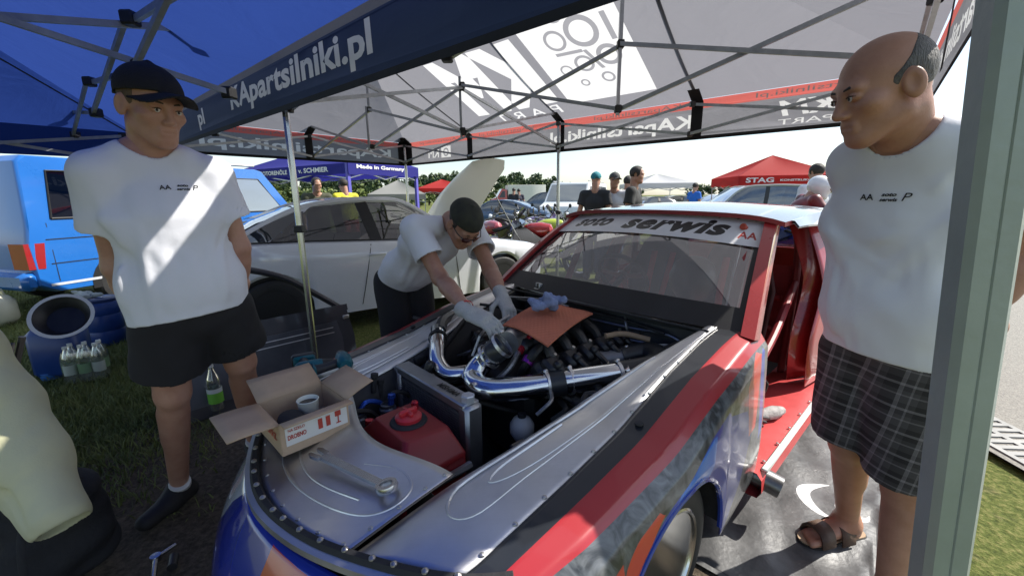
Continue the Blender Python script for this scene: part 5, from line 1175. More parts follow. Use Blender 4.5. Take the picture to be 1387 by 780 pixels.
def person_left():
    Y = 1.44; A = lambda x, y, d=0.: aty(x, y, Y+d)
    gz = lambda x, y, z: V(*atz(x, y, z))
    J = dict(head=A(206, 146), neck=A(205, 203, .03), shR=A(133, 236, -.07), shL=A(288, 240, .14), pel=A(262, 425, .06), hipR=A(226, 436, .0), hipL=A(302, 424, .14),
             elR=A(160, 362, -.02), wrR=A(196, 434, .10), elL=A(322, 335, .18), wrL=A(324, 395, .24),
             knR=A(234, 532, .04), ankR=V(*atz(243, 655, .10)), knL=A(326, 490, .22), ankL=V(*atz(345, 596, .10)))
    J['toeR'] = J['ankR']+V(-.03, -.20, -.08); J['toeL'] = J['ankL']+V(.14, -.14, -.08); J['look'] = unit(V(.90, -.42, -.28))
    Jx = J; sl = []
    for a, b in (('shR', 'elR'), ('elR', 'wrR'), ('shL', 'elL'), ('elL', 'wrL'), ('hipR', 'knR'), ('knR', 'ankR'), ('hipL', 'knL'), ('knL', 'ankL'), ('shL', 'shR'), ('neck', 'pel'), ('head', 'neck')): sl.append('%s-%s %.2f' % (a, b, np.linalg.norm(J[a]-J[b])))
    sk = skin_mat('skin_left', (.48, .27, .19), (.40, .20, .14))
    fl = [(J['shR']+V(.06, -.05, -.10), J['pel']+V(-.10, -.10, .10), .016, .010), (J['shL']+V(-.02, -.08, -.12), J['pel']+V(.08, -.1, .06), .018, .009), (J['neck']+V(.02, -.12, -.15), J['pel']+V(.02, -.12, .05), .02, .008), (J['shR']+V(.02, -.04, -.02), J['shR']+V(.05, -.06, -.2), .012, .008)]
    t, c, R, shirt = build_person('person', 'man in black cap, white t-shirt and black shorts under the blue canopy', J, dict(skin=sk, shirt=white_t, shorts=black_t, hem=-.005, hemn=V(-.10, .0, 1), sleeve=.56, cuff=.088, loose=.012, legr=(.108, .118), leglen=.66, shoes=mat('shoe_black', (.012, .011, .012), .7, bump=.3, bscale=60), sock=mat('sock_white', (.6, .6, .6), .9), folds=fl, seed=3, h=.0055, hh=.0026, hand5={'R': (unit(J['wrR']-J['elR'])+V(.25, .25, 0), V(-.7, -.4, 0), V(.2, -.8, 0), .7), 'L': (unit(J['wrL']-J['elL'])+V(-.3, .2, 0), V(.8, -.2, 0), V(-.2, -.8, 0), .7)}))
    make_cap(c, R, t, mat('cap_black', (.010, .010, .013), .85, bump=.3, bscale=200), low=.040)
    hm = hair_mat('hair_fair', (.17, .11, .06), (.09, .06, .035)); hair_band(c, R, t, hm, .0405, -.03)
    chest_print(t, J, shirt, [(247, 254), (262, 254)], .075)
    rebase(t)
def hair_band(c, R, parent, m, zt, zb, thick=.003, front=.03, top=False, h=.0025):
    """short hair: a skin-tight shell over the sides and back of the skull"""
    W_ = lambda p: c+R@np.array(p, float); v = Vol(c-.14, c+.14, h); v.add(ell_(W_((0, -.012, .034)), np.array((.074, .094, .082))+thick, R), k=.001)
    v.cut(ell_(W_((0, -.012, .034)), np.array((.074, .094, .082))-.006, R), k=.001)
    X, Y, Z = v.every(); L = [(X-c[0])*R[0, i]+(Y-c[1])*R[1, i]+(Z-c[2])*R[2, i] for i in range(3)]
    n = .006*pnoise(X, Y, Z, 60, 5)
    mask = np.maximum(-(L[2]-(zb+np.clip(L[1], -1, .03)*.5*0))+n, L[1]-front-.25*np.minimum(0, L[2]-.01)+n)           # keep z > zb and y < front
    if top: mask = np.maximum(mask, (L[2]-.048+.95*L[1])*.7+n)
    ear = np.sqrt(((L[1]+.010)/.020)**2+((L[2]+.004)/.032)**2)-1; mask = np.maximum(mask, -ear*.02)
    v.D = np.maximum(v.D, mask.astype(np.float32)); vs, fs = v.mesh()
    if len(fs): mesh_obj('hair', [(relax(vs, fs, 1, .3), fs, 0)], m, parent)
def chest_print(t, J, shirt, at, wd, mirror=False):
    """small dark print on the chest, laid on the shirt by casting from in front"""
    bpy.context.view_layer.update(); dg = bpy.context.evaluated_depsgraph_get()
    vs = np.zeros((len(shirt.data.vertices), 3)); shirt.data.vertices.foreach_get('co', vs.ravel().reshape(-1) if False else (buf := np.zeros(len(shirt.data.vertices)*3))); vs = buf.reshape(-1, 3)
    from mathutils.bvhtree import BVHTree
    tree = BVHTree.FromPolygons([tuple(p) for p in vs], [tuple(p.vertices) for p in shirt.data.polygons])
    px, py = at[0]; p0 = aty(px, py, 1.2); hit = tree.ray_cast(Vector(CO), Vector(unit(ray(px, py))))
    if hit[0] is None: print('no hit'); return
    P = np.array(hit[0]); n = np.array(hit[1]); n = n if np.dot(n, CO-P) > 0 else -n; up = unit(V(0, 0, 1)-n*n[2]); rt = np.cross(up, n)
    ink = mat('ink', (.02, .02, .022), .8)
    def onto(x, y):
        q = P+rt*x+up*y+n*.08; r = tree.ray_cast(Vector(q), Vector(-n)); return (np.array(r[0]) if r[0] is not None else q-n*.08)+n*.0022
    lettering('lettering', 'AA', lambda x, y: onto(x-wd*.62, y), ink, t, width=wd*.42, height=.016, bold=.02)
    lettering('lettering', 'soto', lambda x, y: onto(x+wd*.02, y+.006), ink, t, width=wd*.42, height=.009, bold=.04, shear=.3); lettering('lettering', 'serwis', lambda x, y: onto(x+wd*.02, y-.007), ink, t, width=wd*.5, height=.009, bold=.04, shear=.3)
    lettering('lettering', 'P', lambda x, y: onto(x+wd*.5, y), ink, t, width=wd*.26, height=.02, bold=.0, shear=.3)
person_left()

def person_right():
    A = aty
    Y = 1.10
    J = dict(head=A(1196, 122, Y), neck=A(1222, 182, Y+.02), shR=A(1163, 222, Y+.15), shL=A(1318, 205, Y-.05), pel=A(1208, 470, Y+.10), hipR=A(1166, 485, Y+.19), hipL=A(1240, 490, Y+.03),
             elR=A(1200, 325, Y+.36), wrR=A(1215, 415, Y+.42), elL=A(1400, 330, Y-.03), wrL=A(1312, 448, Y-.0),
             knR=A(1150, 600, Y+.22), ankR=V(*atz(1148, 702, .10)), knL=A(1226, 660, Y+.06))
    J['ankL'] = V(J['knL'][0]-.02, J['knL'][1]-.04, .10)
    J['toeR'] = J['ankR']+V(-.20, -.03, -.06); J['toeL'] = J['ankL']+V(-.18, .02, -.06); J['look'] = unit(V(-.93, .10, -.30)); J['hup'] = (-.12, 0, 1)
    sl = []
    for a, b in (('shR', 'elR'), ('elR', 'wrR'), ('shL', 'elL'), ('elL', 'wrL'), ('hipR', 'knR'), ('knR', 'ankR'), ('hipL', 'knL'), ('knL', 'ankL'), ('shL', 'shR'), ('neck', 'pel'), ('head', 'neck')): sl.append('%s-%s %.2f' % (a, b, np.linalg.norm(J[a]-J[b])))
    sk = skin_mat('skin_right', (.45, .235, .16), (.36, .175, .11))
    plaid = mat('plaid', (.05, .045, .045), .9)
    if True:
        m = plaid; n = m.node_tree; b = n.nodes['Principled BSDF']; L = n.links.new; tc = n.nodes.new('ShaderNodeTexCoord'); sx = n.nodes.new('ShaderNodeSeparateXYZ')
        mp = n.nodes.new('ShaderNodeMapping'); mp.inputs['Rotation'].default_value = (0, -.10, .6); L(tc.outputs['Object'], mp.inputs[0]); L(mp.outputs[0], sx.inputs[0])
        def stripes(sock, fr, duty, ph=0.):
            a = n.nodes.new('ShaderNodeMath'); a.operation = 'MULTIPLY_ADD'; a.inputs[1].default_value = fr; a.inputs[2].default_value = ph; L(sock, a.inputs[0]); f = n.nodes.new('ShaderNodeMath'); f.operation = 'FRACT'; L(a.outputs[0], f.inputs[0])
            g = n.nodes.new('ShaderNodeMath'); g.operation = 'LESS_THAN'; g.inputs[1].default_value = duty; L(f.outputs[0], g.inputs[0]); return g.outputs[0]
        cur = None
        for sock, fr, du, ph, amt in ((sx.outputs[2], 13, .5, 0, .022), (sx.outputs[2], 13, .10, .3, .10), (sx.outputs[2], 13, .06, .72, .07), (sx.outputs[0], 13, .5, .1, .022), (sx.outputs[0], 13, .12, .2, .09), (sx.outputs[0], 13, .06, .85, .07)):
            s_ = stripes(sock, fr, du, ph); mu = n.nodes.new('ShaderNodeMath'); mu.operation = 'MULTIPLY_ADD'; mu.inputs[1].default_value = amt; L(s_, mu.inputs[0])
            if cur is None: mu.inputs[2].default_value = .022
            else: L(cur, mu.inputs[2])
            cur = mu.outputs[0]
        cb = n.nodes.new('ShaderNodeCombineColor')
        for i, k in enumerate((1., .93, .95)):
            q = n.nodes.new('ShaderNodeMath'); q.operation = 'MULTIPLY'; q.inputs[1].default_value = k; L(cur, q.inputs[0]); L(q.outputs[0], cb.inputs[i])
        L(cb.outputs[0], b.inputs['Base Color'])
    ap = J['shL']+V(-.03, -.02, -.16); fl = [(ap, A(1170, 330, Y+.02), .016, .016), (ap, A(1190, 370, Y+.02), .016, .015), (ap, A(1195, 300, Y), .014, .012), (J['shL']+V(-.08, -.08, -.02), A(1255, 265, Y-.06), .013, .012), (A(1300, 330, Y), A(1215, 450, Y+.02), .02, .014), (A(1290, 380, Y), A(1230, 465, Y+.02), .018, .012), (J['shR']+V(.06, -.04, -.03), A(1160, 420, Y+.1), .02, .008)]
    t, c, R, shirt = build_person('person', 'balding man in white t-shirt, plaid shorts and brown sandals standing on the floor banner', J, dict(skin=sk, shirt=white_t, shorts=plaid, hem=.02, hemn=V(.12, .0, 1), sleeve=.66, cuff=.082, loose=.014, belly=.015, legr=(.115, .112), leglen=.86, barefoot=True, folds=fl, seed=8, h=.0055, hh=.0026, s=1.03, brow=(.035, .03, .028), hs=1.05, wr=1.2, thick=1.05, hand5={'L': (V(-.75, .25, -.45), V(.2, -.7, .6), V(-.1, .3, .9), .6), 'R': (unit(J['wrR']-J['elR'])+V(0, .1, 0), V(-.5, .6, 0), V(-.6, -.6, 0), .8)}))
    hm = hair_mat('hair_grey', (.13, .12, .11), (.045, .042, .04)); hair_band(c, R, t, hm, .066, -.058, thick=.006, front=.024, top=True)
    chest_print(t, J, shirt, [(1203, 267)], .075)
    # sandals
    lm = mat('sandal_leather', (.10, .062, .042), .6, var=.25, vscale=20, bump=.2, bscale=120); so_ = mat('sandal_sole', (.022, .02, .02), .8); ins = mat('insole', (.35, .25, .16), .8)
    for q in 'LR':
        toe, ank = J['toe'+q], J['ank'+q]; f0 = unit(V(toe[0]-ank[0], toe[1]-ank[1], 0)); sd = V(-f0[1], f0[0], 0); o = V(ank[0], ank[1], 0)-f0*.075
        out = [(0, -.028), (.04, -.036), (.12, -.034), (.2, -.047), (.26, -.040), (.285, -.012), (.283, .015), (.255, .042), (.19, .047), (.12, .034), (.04, .036), (0, .028), (-.012, 0)]
        out = spline(out+[out[0]], 40)[:-1]
        b = MB(); b.prism(out, lambda x, y, z: o+f0*x+sd*y+V(0, 0, z), .004, .026); s_ = b.build('sandal', so_, t, smooth=40)
        b = MB(); b.prism(out*np.array([.975, .93])+V(.003, 0), lambda x, y, z: o+f0*x+sd*y+V(0, 0, z), .0255, .031); b.build('insole', ins, s_, smooth=40)
        for x0, x1, hgt in ((.075, .135, .085), (.165, .225, .066)):
            b = MB(); rows = []
            for k in np.linspace(-1, 1, 15):
                y = k*.053; z = .024+hgt*math.sqrt(max(0, 1-(abs(k)**2.6)))*.82; rows.append([o+f0*(x0+.01*(k*k))+sd*y+V(0, 0, z+.006), o+f0*(x1+.008*(k*k))+sd*y+V(0, 0, z-.008*(1-abs(k)))])
            b.grid(np.array(rows)); b.build('strap', lm, s_, smooth=60, solid=.006)
    rebase(t)
person_right()

def person_mechanic():
    bk = V(.735, .678, 0); ff = V(.678, -.735, 0); S = V(-.37, 2.30, 1.24)
    J = dict(head=aty(628, 304, 2.16), neck=aty(612, 300, 2.30), shR=S-bk*.185, shL=S+bk*.185, pel=V(-.70, 2.62, .90), wrR=atz(637, 424, .90), wrL=atz(681, 404, .90))
    J['hipR'] = J['pel']-bk*.09-V(0, 0, .04); J['hipL'] = J['pel']+bk*.09-V(0, 0, .04)
    J['elR'] = aty(596, 376, 2.08); J['elL'] = aty(664, 366, 2.22)
    for q in 'RL':
        J['kn'+q] = J['hip'+q]+ff*.05-V(0, 0, .40); J['ank'+q] = V(*(J['kn'+q]-ff*.06)[:2], .10); J['toe'+q] = J['ank'+q]+ff*.18-V(0, 0, .08)
    J['look'] = unit(V(.42, -.50, -.80)); J['hup'] = V(.35, -.45, .75); J['haR'] = J['wrR']; pass
    sk = skin_mat('skin_mech', (.42, .23, .16), (.34, .165, .11)); gm = mat('glove_grey', (.42, .42, .41), .85, var=.12, vscale=20, bump=.5, bscale=160)
    fl = [(J['shR']+V(.06, 0, -.03), J['pel']+V(.02, -.1, .1), .022, .012), (J['shL']+V(0, -.06, -.05), J['pel']+V(.1, -.05, .08), .022, .012), (J['neck']+V(-.05, -.08, -.06), J['pel']+V(.05, -.12, .1), .02, .01)]
    t, c, R, shirt = build_person('person', 'mechanic in white t-shirt, backwards cap and grey gloves leaning over the engine', J, dict(skin=sk, shirt=white_t, shorts=black_t, hem=-.03, sleeve=.60, cuff=.082, loose=.012, legr=(.105, .10), leglen=.85, shoes=mat('shoe_black'), folds=fl, seed=15, h=.0065, hh=.0032, glasses=True, wr=1.2, nofix=False))
    camo = mat('cap_olive', (.035, .037, .025), .85, col2=(.014, .015, .012), vscale=30, bump=.3, bscale=200); make_cap(c, R, t, camo, low=.045, back=True, tilt=-.06); hair_band(c, R, t, hair_mat('hair_brown', (.05, .035, .025), (.025, .018, .014)), .04, -.03)
    dR = unit(J['wrR']-J['elR']); dL = unit(J['wrL']-J['elL'])
    glove(J['wrR'], unit(dR+V(.5, .1, -.05)), V(.1, -.5, 1), V(.1, .8, .3), t, gm, curl=.75); glove(J['wrL'], unit(dL+V(.15, -.3, -.3)), V(.4, -.1, 1), V(-.8, -.3, 0), t, gm, curl=1.0)
    b = MB(); d = dR; a_, e_ = J['wrR']-dR*.055, J['wrR']-dR*.045; b.lathe([(.035, 0), (.037, .002), (.037, .008), (.035, .01)], a_, dR, 18, cap=False); b.build('wrist_band', mat('harness_red'), t)
    rebase(t)
person_mechanic()
# ================================================================ vehicles
tyre_m = rub; rimg = mat('rim_grey', (.45, .45, .46), .3, .8); dglass = glass('car_glass', (.22, .25, .26), .14, .01); vglass = glass('van_glass', (.10, .12, .14), .05, .02, gain=.3)
seat_m = mat('car_seat', (.02, .02, .022), .8); trim_m = mat('car_trim', (.015, .015, .016), .45); lamp_m = mat('lamp_clear', (.6, .62, .64), .12, .3); red_l = mat('tail_lamp', (.32, .015, .015), .2, coat=1.)
def wheel(t, x, y, r, wd, sd, n=28, spokes=5, simple=False):
    b = MB(); ax = (0, sd, 0); b.lathe([(r*.62, -wd/2), (r*.9, -wd/2), (r, -wd*.36), (r, wd*.36), (r*.93, wd*.48), (r*.80, wd*.5), (r*.66, wd*.46), (r*.64, wd*.2)], (x, y, r), ax, n, cap=False); o = b.build('wheel', tyre_m, t, smooth=40)
    b = MB(); b.lathe([(r*.66, wd*.47), (r*.62, wd*.44), (r*.60, wd*.1), (0, wd*.1)], (x, y, r), ax, n); rm = b.build('rim', trim_m if spokes else rimg, o, smooth=40)
    if spokes:
        for i in range(spokes):
            a = i*2*math.pi/spokes+.3; b = MB(); c = V(x, y+sd*wd*.36, r); d = V(math.cos(a), 0, math.sin(a)); b.beam(c+d*.02, c+d*r*.62, .05 if spokes < 7 else .03, .02, up=(0, 1, 0), bev=.006); b.build('spoke', rimg, rm)
    return o
def make_car(t, S, paint, detail=True, hood=True, n=44, seats=True, gl=None):
    gl = gl or dglass; L0, L1 = S['x'][0], S['x'][-1]; X = np.unique(np.r_[np.linspace(L0, L1, n), [a+q*(S['ar']*math.cos(u)) for a in S['axles'] for q in (1,) for u in np.linspace(0, math.pi, 17)]])
    zt = lambda x: interp(x, S['x'], S['zt']); w = lambda x: interp(x, S['xw'], S['w'])
    def zb(x):
        z = interp(x, S['x'], S['zb'])
        for a in S['axles']:
            d = abs(x-a)
            if d < S['ar']: z = max(z, S['r']+math.sqrt(S['ar']**2-d*d))
        return z
    def row(x, sd):
        W = w(x); T = zt(x); B = zb(x); m = S.get('mid', .62); M_ = min(T-.12, max(B+.03, m)); return [(x, sd*W*.90, T), (x, sd*W*.955, T-.012), (x, sd*W*.985, T-.05), (x, sd*W, (T-.05)*.55+M_*.45), (x, sd*W*1.0, M_), (x, sd*W*.985, (M_+B)/2), (x, sd*W*.97, B)]
    for sd in (1, -1):
        b = MB(); b.grid(np.array([row(x, sd) for x in X]), flip=sd < 0); b.build('body_side', paint, t, smooth=35)
        if detail:
            for xs in S.get('seams', ()):
                b = MB(); b.tube([V(x, sd*(w(x)*z_[1]+.001), z_[0]) for x, z_ in [(xs[0]+(xs[1]-xs[0])*f_, (zt(xs[0])*(1-f_)+.30*f_-.03, float(np.interp(f_, [0, .08, .4, .6, 1], [.975, .99, 1.001, .999, .975])))) for f_ in np.linspace(0, 1, 9)]], .004, 5); b.build('door_seam', trim_m, t)
            hx = S.get('handle')
            if hx: b = MB(); b.tube([V(hx-.09, sd*(w(hx)*.99+.004), .80), V(hx-.06, sd*(w(hx)*.99+.028), .805), V(hx+.06, sd*(w(hx)*.99+.028), .805), V(hx+.09, sd*(w(hx)*.99+.004), .80)], .013, 8); b.build('door_handle', paint, t)
    xa, xf, xr, xc = S['gh']; zr = lambda x: interp(x, S['xr'], S['zr']); wr = S['wr']
    def top(x0, x1, nm, m=paint):
        b = MB(); xs = np.linspace(x0, x1, 14); b.grid(np.array([[(x, k*w(x)*.90, zt(x)+.035*(1-k*k)*S.get('crown', 1)) for k in np.linspace(-1, 1, 11)] for x in xs]), flip=True); b.build(nm, m, t, smooth=40)
    if hood: top(xa-.02, L1, 'bonnet')
    top(L0, xc+.05, 'boot_lid')
    for x, nm in ((L1, 'front_bumper'), (L0, 'rear_bumper')):
        b = MB(); sg = 1 if x > 0 else -1; rows = []
        for k in np.linspace(-1, 1, 13):
            W = w(x); rows.append([(x+sg*.10*(1-abs(k)**3)*f, k*W*.97, z) for z, f in ((zt(x)+.03*(1-k*k), .0), (zt(x)-.06, .7), (.5, 1.0), (.36, .9), (zb(x), .6))])
        b.grid(np.array(rows), flip=x > 0); b.build(nm, paint, t, smooth=50)
    # glasshouse
    G = [np.array([(x, sd*w(x)*.895, zt(x)+.004) for x in np.linspace(xc, xa, 20)]) for sd in (1, -1)]
    Rr = [np.array([(x, sd*wr*(1 if xr+.02 < x < xf-.02 else .98), zr(x)) for x in np.linspace(xr, xf, 20)]) for sd in (1, -1)]
    for i, sd in enumerate((1, -1)):
        b = MB(); C = [resample(G[i], 24), resample(Rr[i], 24)]; b.grid(np.array([C[0], C[0]*.45+C[1]*.55+V(0, sd*.02, 0), C[1]]), flip=sd < 0); b.build('side_window', gl, t, smooth=60)
        rail = spline(np.vstack([G[i][0]+V(.02, 0, -.02), Rr[i][0], (Rr[i][7]), Rr[i][13], Rr[i][-1], G[i][-1]+V(0, 0, -.02)]), 40)
        b = MB(); b.tube(rail, S.get('rail', .032), 8); b.build('roof_rail', paint, t)
        if detail:
            b = MB(); b.tube(G[i]+V(0, sd*.01, .006), .008, 6); b.build('window_trim', trim_m, t)
        for xb, wd in S.get('bp', ()):
            f = (xb-xc)/(xa-xc); p0 = V(xb, sd*w(xb)*.895, zt(xb)); xt = xb+S.get('bplean', -.06); p1 = V(xt, sd*wr*.995, zr(xt)); b = MB(); b.beam(p0, (p0+p1)/2+V(0, sd*.022, 0), wd, .02, up=(0, 1, 0)); b.beam((p0+p1)/2+V(0, sd*.022, 0), p1, wd, .02, up=(0, 1, 0)); b.build('window_pillar', trim_m if S.get('darkpillar', 1) else paint, t, smooth=0)
    if S.get('cpil'):
        for i, sd in enumerate((1, -1)):
            b = MB(); q = S['cpil']; b.grid(np.array([[V(*G[i][0])+V(-.04, sd*.004, 0), V(xc+q, sd*w(xc+q)*.9, zt(xc+q)+.0)], [V(*Rr[i][0])+V(-.03, sd*.012, 0), V(xr+q*.35, sd*(wr+.012), zr(xr+q*.35))]]), flip=sd < 0); b.build('rear_pillar', paint, t, smooth=0)
    b = MB(); b.grid(np.array([[(x, k*wr, zr(x)+.03*(1-k*k)) for k in np.linspace(-1, 1, 9)] for x in np.linspace(xr, xf, 14)]), flip=True); b.build('roof', paint, t, smooth=60)
    for nm, xb, xt in (('windscreen', xa, xf), ('rear_window', xc, xr)):
        b = MB(); sg = 1 if nm == 'windscreen' else -1; rows = []
        for k in np.linspace(-1, 1, 11): p0 = V(xb+sg*.10*(1-k*k), k*w(xb)*.88, zt(xb)+.02); p1 = V(xt+sg*.03*(1-k*k), k*wr*.97, zr(xt)+.025*(1-k*k)); rows.append([p0, (p0+p1)/2+V(sg*.02, 0, .03), p1])
        b.grid(np.array(rows), flip=sg > 0); b.build(nm, gl, t, smooth=180)
    # dark tub so that nothing shows through, seats
    b = MB(); b.box(((xa+xc)/2, 0, .55), (xa-xc, w(0)*1.72, .5)); b.build('cabin_tub', seat_m, t, smooth=0)
    if seats:
        for sx, bx in ((.10, .0), (-.85, .02)):
            for sy in (-.36, .36):
                b = MB(); b.box((sx-.12, sy, .90), (.14, .46, .42), bev=.05); b.box((sx-.15, sy, 1.16), (.10, .26, .17), bev=.04); b.build('seat', seat_m, t)
        a = np.linspace(0, 6.283, 26); b = MB(); b.tube([V(.55, .36, .98)+.17*V(.25*math.sin(u), math.cos(u), .95*math.sin(u)) for u in a], .012, 6, cap=False); b.build('steering_wheel', trim_m, t)
    for a in S['axles']:
        for sd in (1, -1): wheel(t, a, sd*(w(a)-.115), S['r'], .2, sd, spokes=5 if detail else 0, simple=not detail, n=28 if detail else 16)
        b = MB(); b.box((a, 0, S['r']+.12), (S['ar']*2-.02, w(a)*1.75, .42)); b.build('wheel_well', trim_m, t, smooth=0)
    for sd in (1, -1):
        b = MB(); x = L1; b.hull([V(x-.02, sd*w(x)*.55, zt(x)-.06), V(x-.02, sd*w(x)*.96, zt(x)-.05), V(x-.30, sd*w(x-.3)*.97, zt(x-.3)-.04), V(x+.05, sd*w(x)*.58, zt(x)-.18), V(x+.02, sd*w(x)*.93, zt(x)-.18), V(x-.25, sd*w(x-.25)*.985, zt(x)-.14)]); b.build('headlight', lamp_m, t, smooth=20)
        b = MB(); x = L0; b.hull([V(x-.03, sd*w(x)*.6, zt(x)-.08), V(x+.02, sd*w(x)*.99, zt(x)-.06), V(x+.25, sd*(w(x+.25)+.004), zt(x+.25)-.1), V(x-.06, sd*w(x)*.6, zt(x)-.24), V(x-.01, sd*w(x)*.99, zt(x)-.25), V(x+.2, sd*(w(x+.2)+.004), zt(x)-.22)]); b.build('tail_light', red_l, t, smooth=20)
        mx_ = xa-.12; b = MB(); b.hull([V(mx_, sd*(w(0)*.93), zt(mx_)+.02), V(mx_-.03, sd*(w(0)+.02), zt(mx_)+.03), V(mx_+.02, sd*(w(0)+.20), zt(mx_)+.05), V(mx_-.08, sd*(w(0)+.19), zt(mx_)+.06), V(mx_, sd*(w(0)+.19), zt(mx_)+.18), V(mx_-.08, sd*(w(0)+.05), zt(mx_)+.17)]); b.build('door_mirror', paint, t, smooth=40)

COUPE = dict(x=[-2.17, -1.9, -1.5, -1.0, 0, .7, 1.2, 1.8, 2.12], zt=[.90, .965, .985, .975, .93, .915, .87, .78, .70], zb=[.36, .24, .22, .20, .20, .20, .20, .22, .30], xw=[-2.17, -2.0, -1.4, 0, 1.4, 1.9, 2.12], w=[.74, .82, .885, .875, .885, .82, .70],
    axles=(1.33, -1.33), r=.315, ar=.355, gh=(.78, .10, -1.0, -1.72), xr=[-1.02, -.8, -.4, .0, .12], zr=[1.285, 1.345, 1.385, 1.365, 1.34], wr=.60, bp=((-.28, .12),), bplean=-.10, seams=((.62, .70), (-.36, -.50)), handle=-.30, rail=.034, cpil=.40)
def white_coupe():
    fw = unit(V(.82, .57, 0)); rt = V(fw[1], -fw[0], 0); P = atz(680, 345, .65); c = V(P[0], P[1], 0)-fw*1.33-rt*.86
    t = thing('parked_car', 'white two-door coupe with its bonnet propped open behind the mechanic', 'car', c, math.atan2(fw[1], fw[0]))
    wp = mat('white_car_paint', (.66, .68, .72), .16, coat=1., var=.03); make_car(t, COUPE, wp, hood=False, n=60)
    # opened bonnet hinged at the scuttle, and the dark bay under it
    S = COUPE; w = lambda x: interp(x, S['xw'], S['w']); ang = math.radians(50); rows = []; hx, hz = .84, .955
    for a in np.linspace(0, 1, 16):
        l = a*1.22; x = hx+l; hgt = .045*math.sin(min(1, a*1.15)*math.pi*.9); row = []
        for k in np.linspace(-1, 1, 15):
            ww = interp(a, [0, .5, .85, 1.], [.74, .74, .66, .50]); cr_ = .05*(1-k*k)+.012*math.exp(-((abs(k)-.62)/.07)**2); dx, dz = l, hgt+cr_-.03*abs(k)**6
            row.append(V(hx+dx*math.cos(ang)-dz*math.sin(ang), k*ww, hz+dx*math.sin(ang)+dz*math.cos(ang)))
        rows.append(row)
    m = fabric('bonnet_shell', (.70, .70, .62), (.75, .72, .52), .30, bump=.0, rough=.25); b = MB(); b.grid(np.array(rows)); b.build('open_bonnet', m, t, smooth=50)
    b = MB(); b.box((1.42, 0, .58), (1.16, 1.3, .16)); b.build('engine_bay', trim_m, t, smooth=0)
    b = MB(); b.box((1.35, 0, .74), (.6, .7, .16), bev=.04); b.build('engine', trim_m, t)
    b = MB(); b.tube([V(1.95, -.45, .72), V(1.42, -.55, 1.45)], .008, 6); b.build('bonnet_prop', mat('bolt'), t)
    for sd in (1, -1):
        b = MB(); rows = [[(x, sd*w(x)*.90, interp(x, S['x'], S['zt'])), (x, sd*w(x)*.74, interp(x, S['x'], S['zt'])+.005)] for x in np.linspace(.8, 2.12, 12)]; b.grid(np.array(rows), flip=sd > 0); b.build('wing_edge', wp, t)
    b = MB(); rows = [[(2.12, y, .70), (2.02, y, .72)] for y in np.linspace(-.66, .66, 9)]; b.grid(np.array(rows)); b.build('front_panel', wp, t)
white_coupe()

def slab(t, name, prof, w, m, belt=1.1, H=1.9, tum=.10, rnd=.05):
    """van body: side profile (x,z) swept across with rounded edges and tumblehome"""
    P = np.array(prof, float); c = P.mean(0); rows = []
    for y, s in ((-w, .965), (-w+rnd*.3, .985), (-w+rnd, 1), (w-rnd, 1), (w-rnd*.3, .985), (w, .965)):
        q = c+(P-c)*np.array([1-(1-s)*.35, 1-(1-s)*.5]); rows.append([(x, y*(1-tum*max(0, (z-belt)/(H-belt))), z) for x, z in q])
    b = MB(); b.grid(np.array(rows), closev=True); n = len(P); b.face(*range(n)); b.face(*[5*n+i for i in range(n)][::-1]); return b.build(name, m, t, smooth=35, recalc=True)
def pane(t, pts, m, name='window', off=.006, frame_m=None, sd=1, w=.9, belt=1.1, H=1.9, tum=.10):
    f = lambda x, z, o: V(x, sd*(w*(1-tum*max(0, (z-belt)/(H-belt)))+o), z); b = MB(); n = len(pts)
    b.pts([f(x, z, off) for x, z in pts]); b.face(*(range(n) if sd < 0 else list(range(n))[::-1])); o = b.build(name, m, t, smooth=0)
    if frame_m: b = MB(); q = list(pts)+[pts[0]]; b.tube([f(x, z, off) for x, z in q], .012, 6); b.build('window_seal', frame_m, o)
    return o
VANP = [(-2.36, .42), (-2.38, .9), (-2.34, 1.12), (-2.26, 1.86), (-2.18, 1.93), (1.0, 1.94), (1.12, 1.91), (1.72, 1.16), (2.30, .98), (2.38, .86), (2.40, .42), (2.2, .30), (-2.2, .32)]
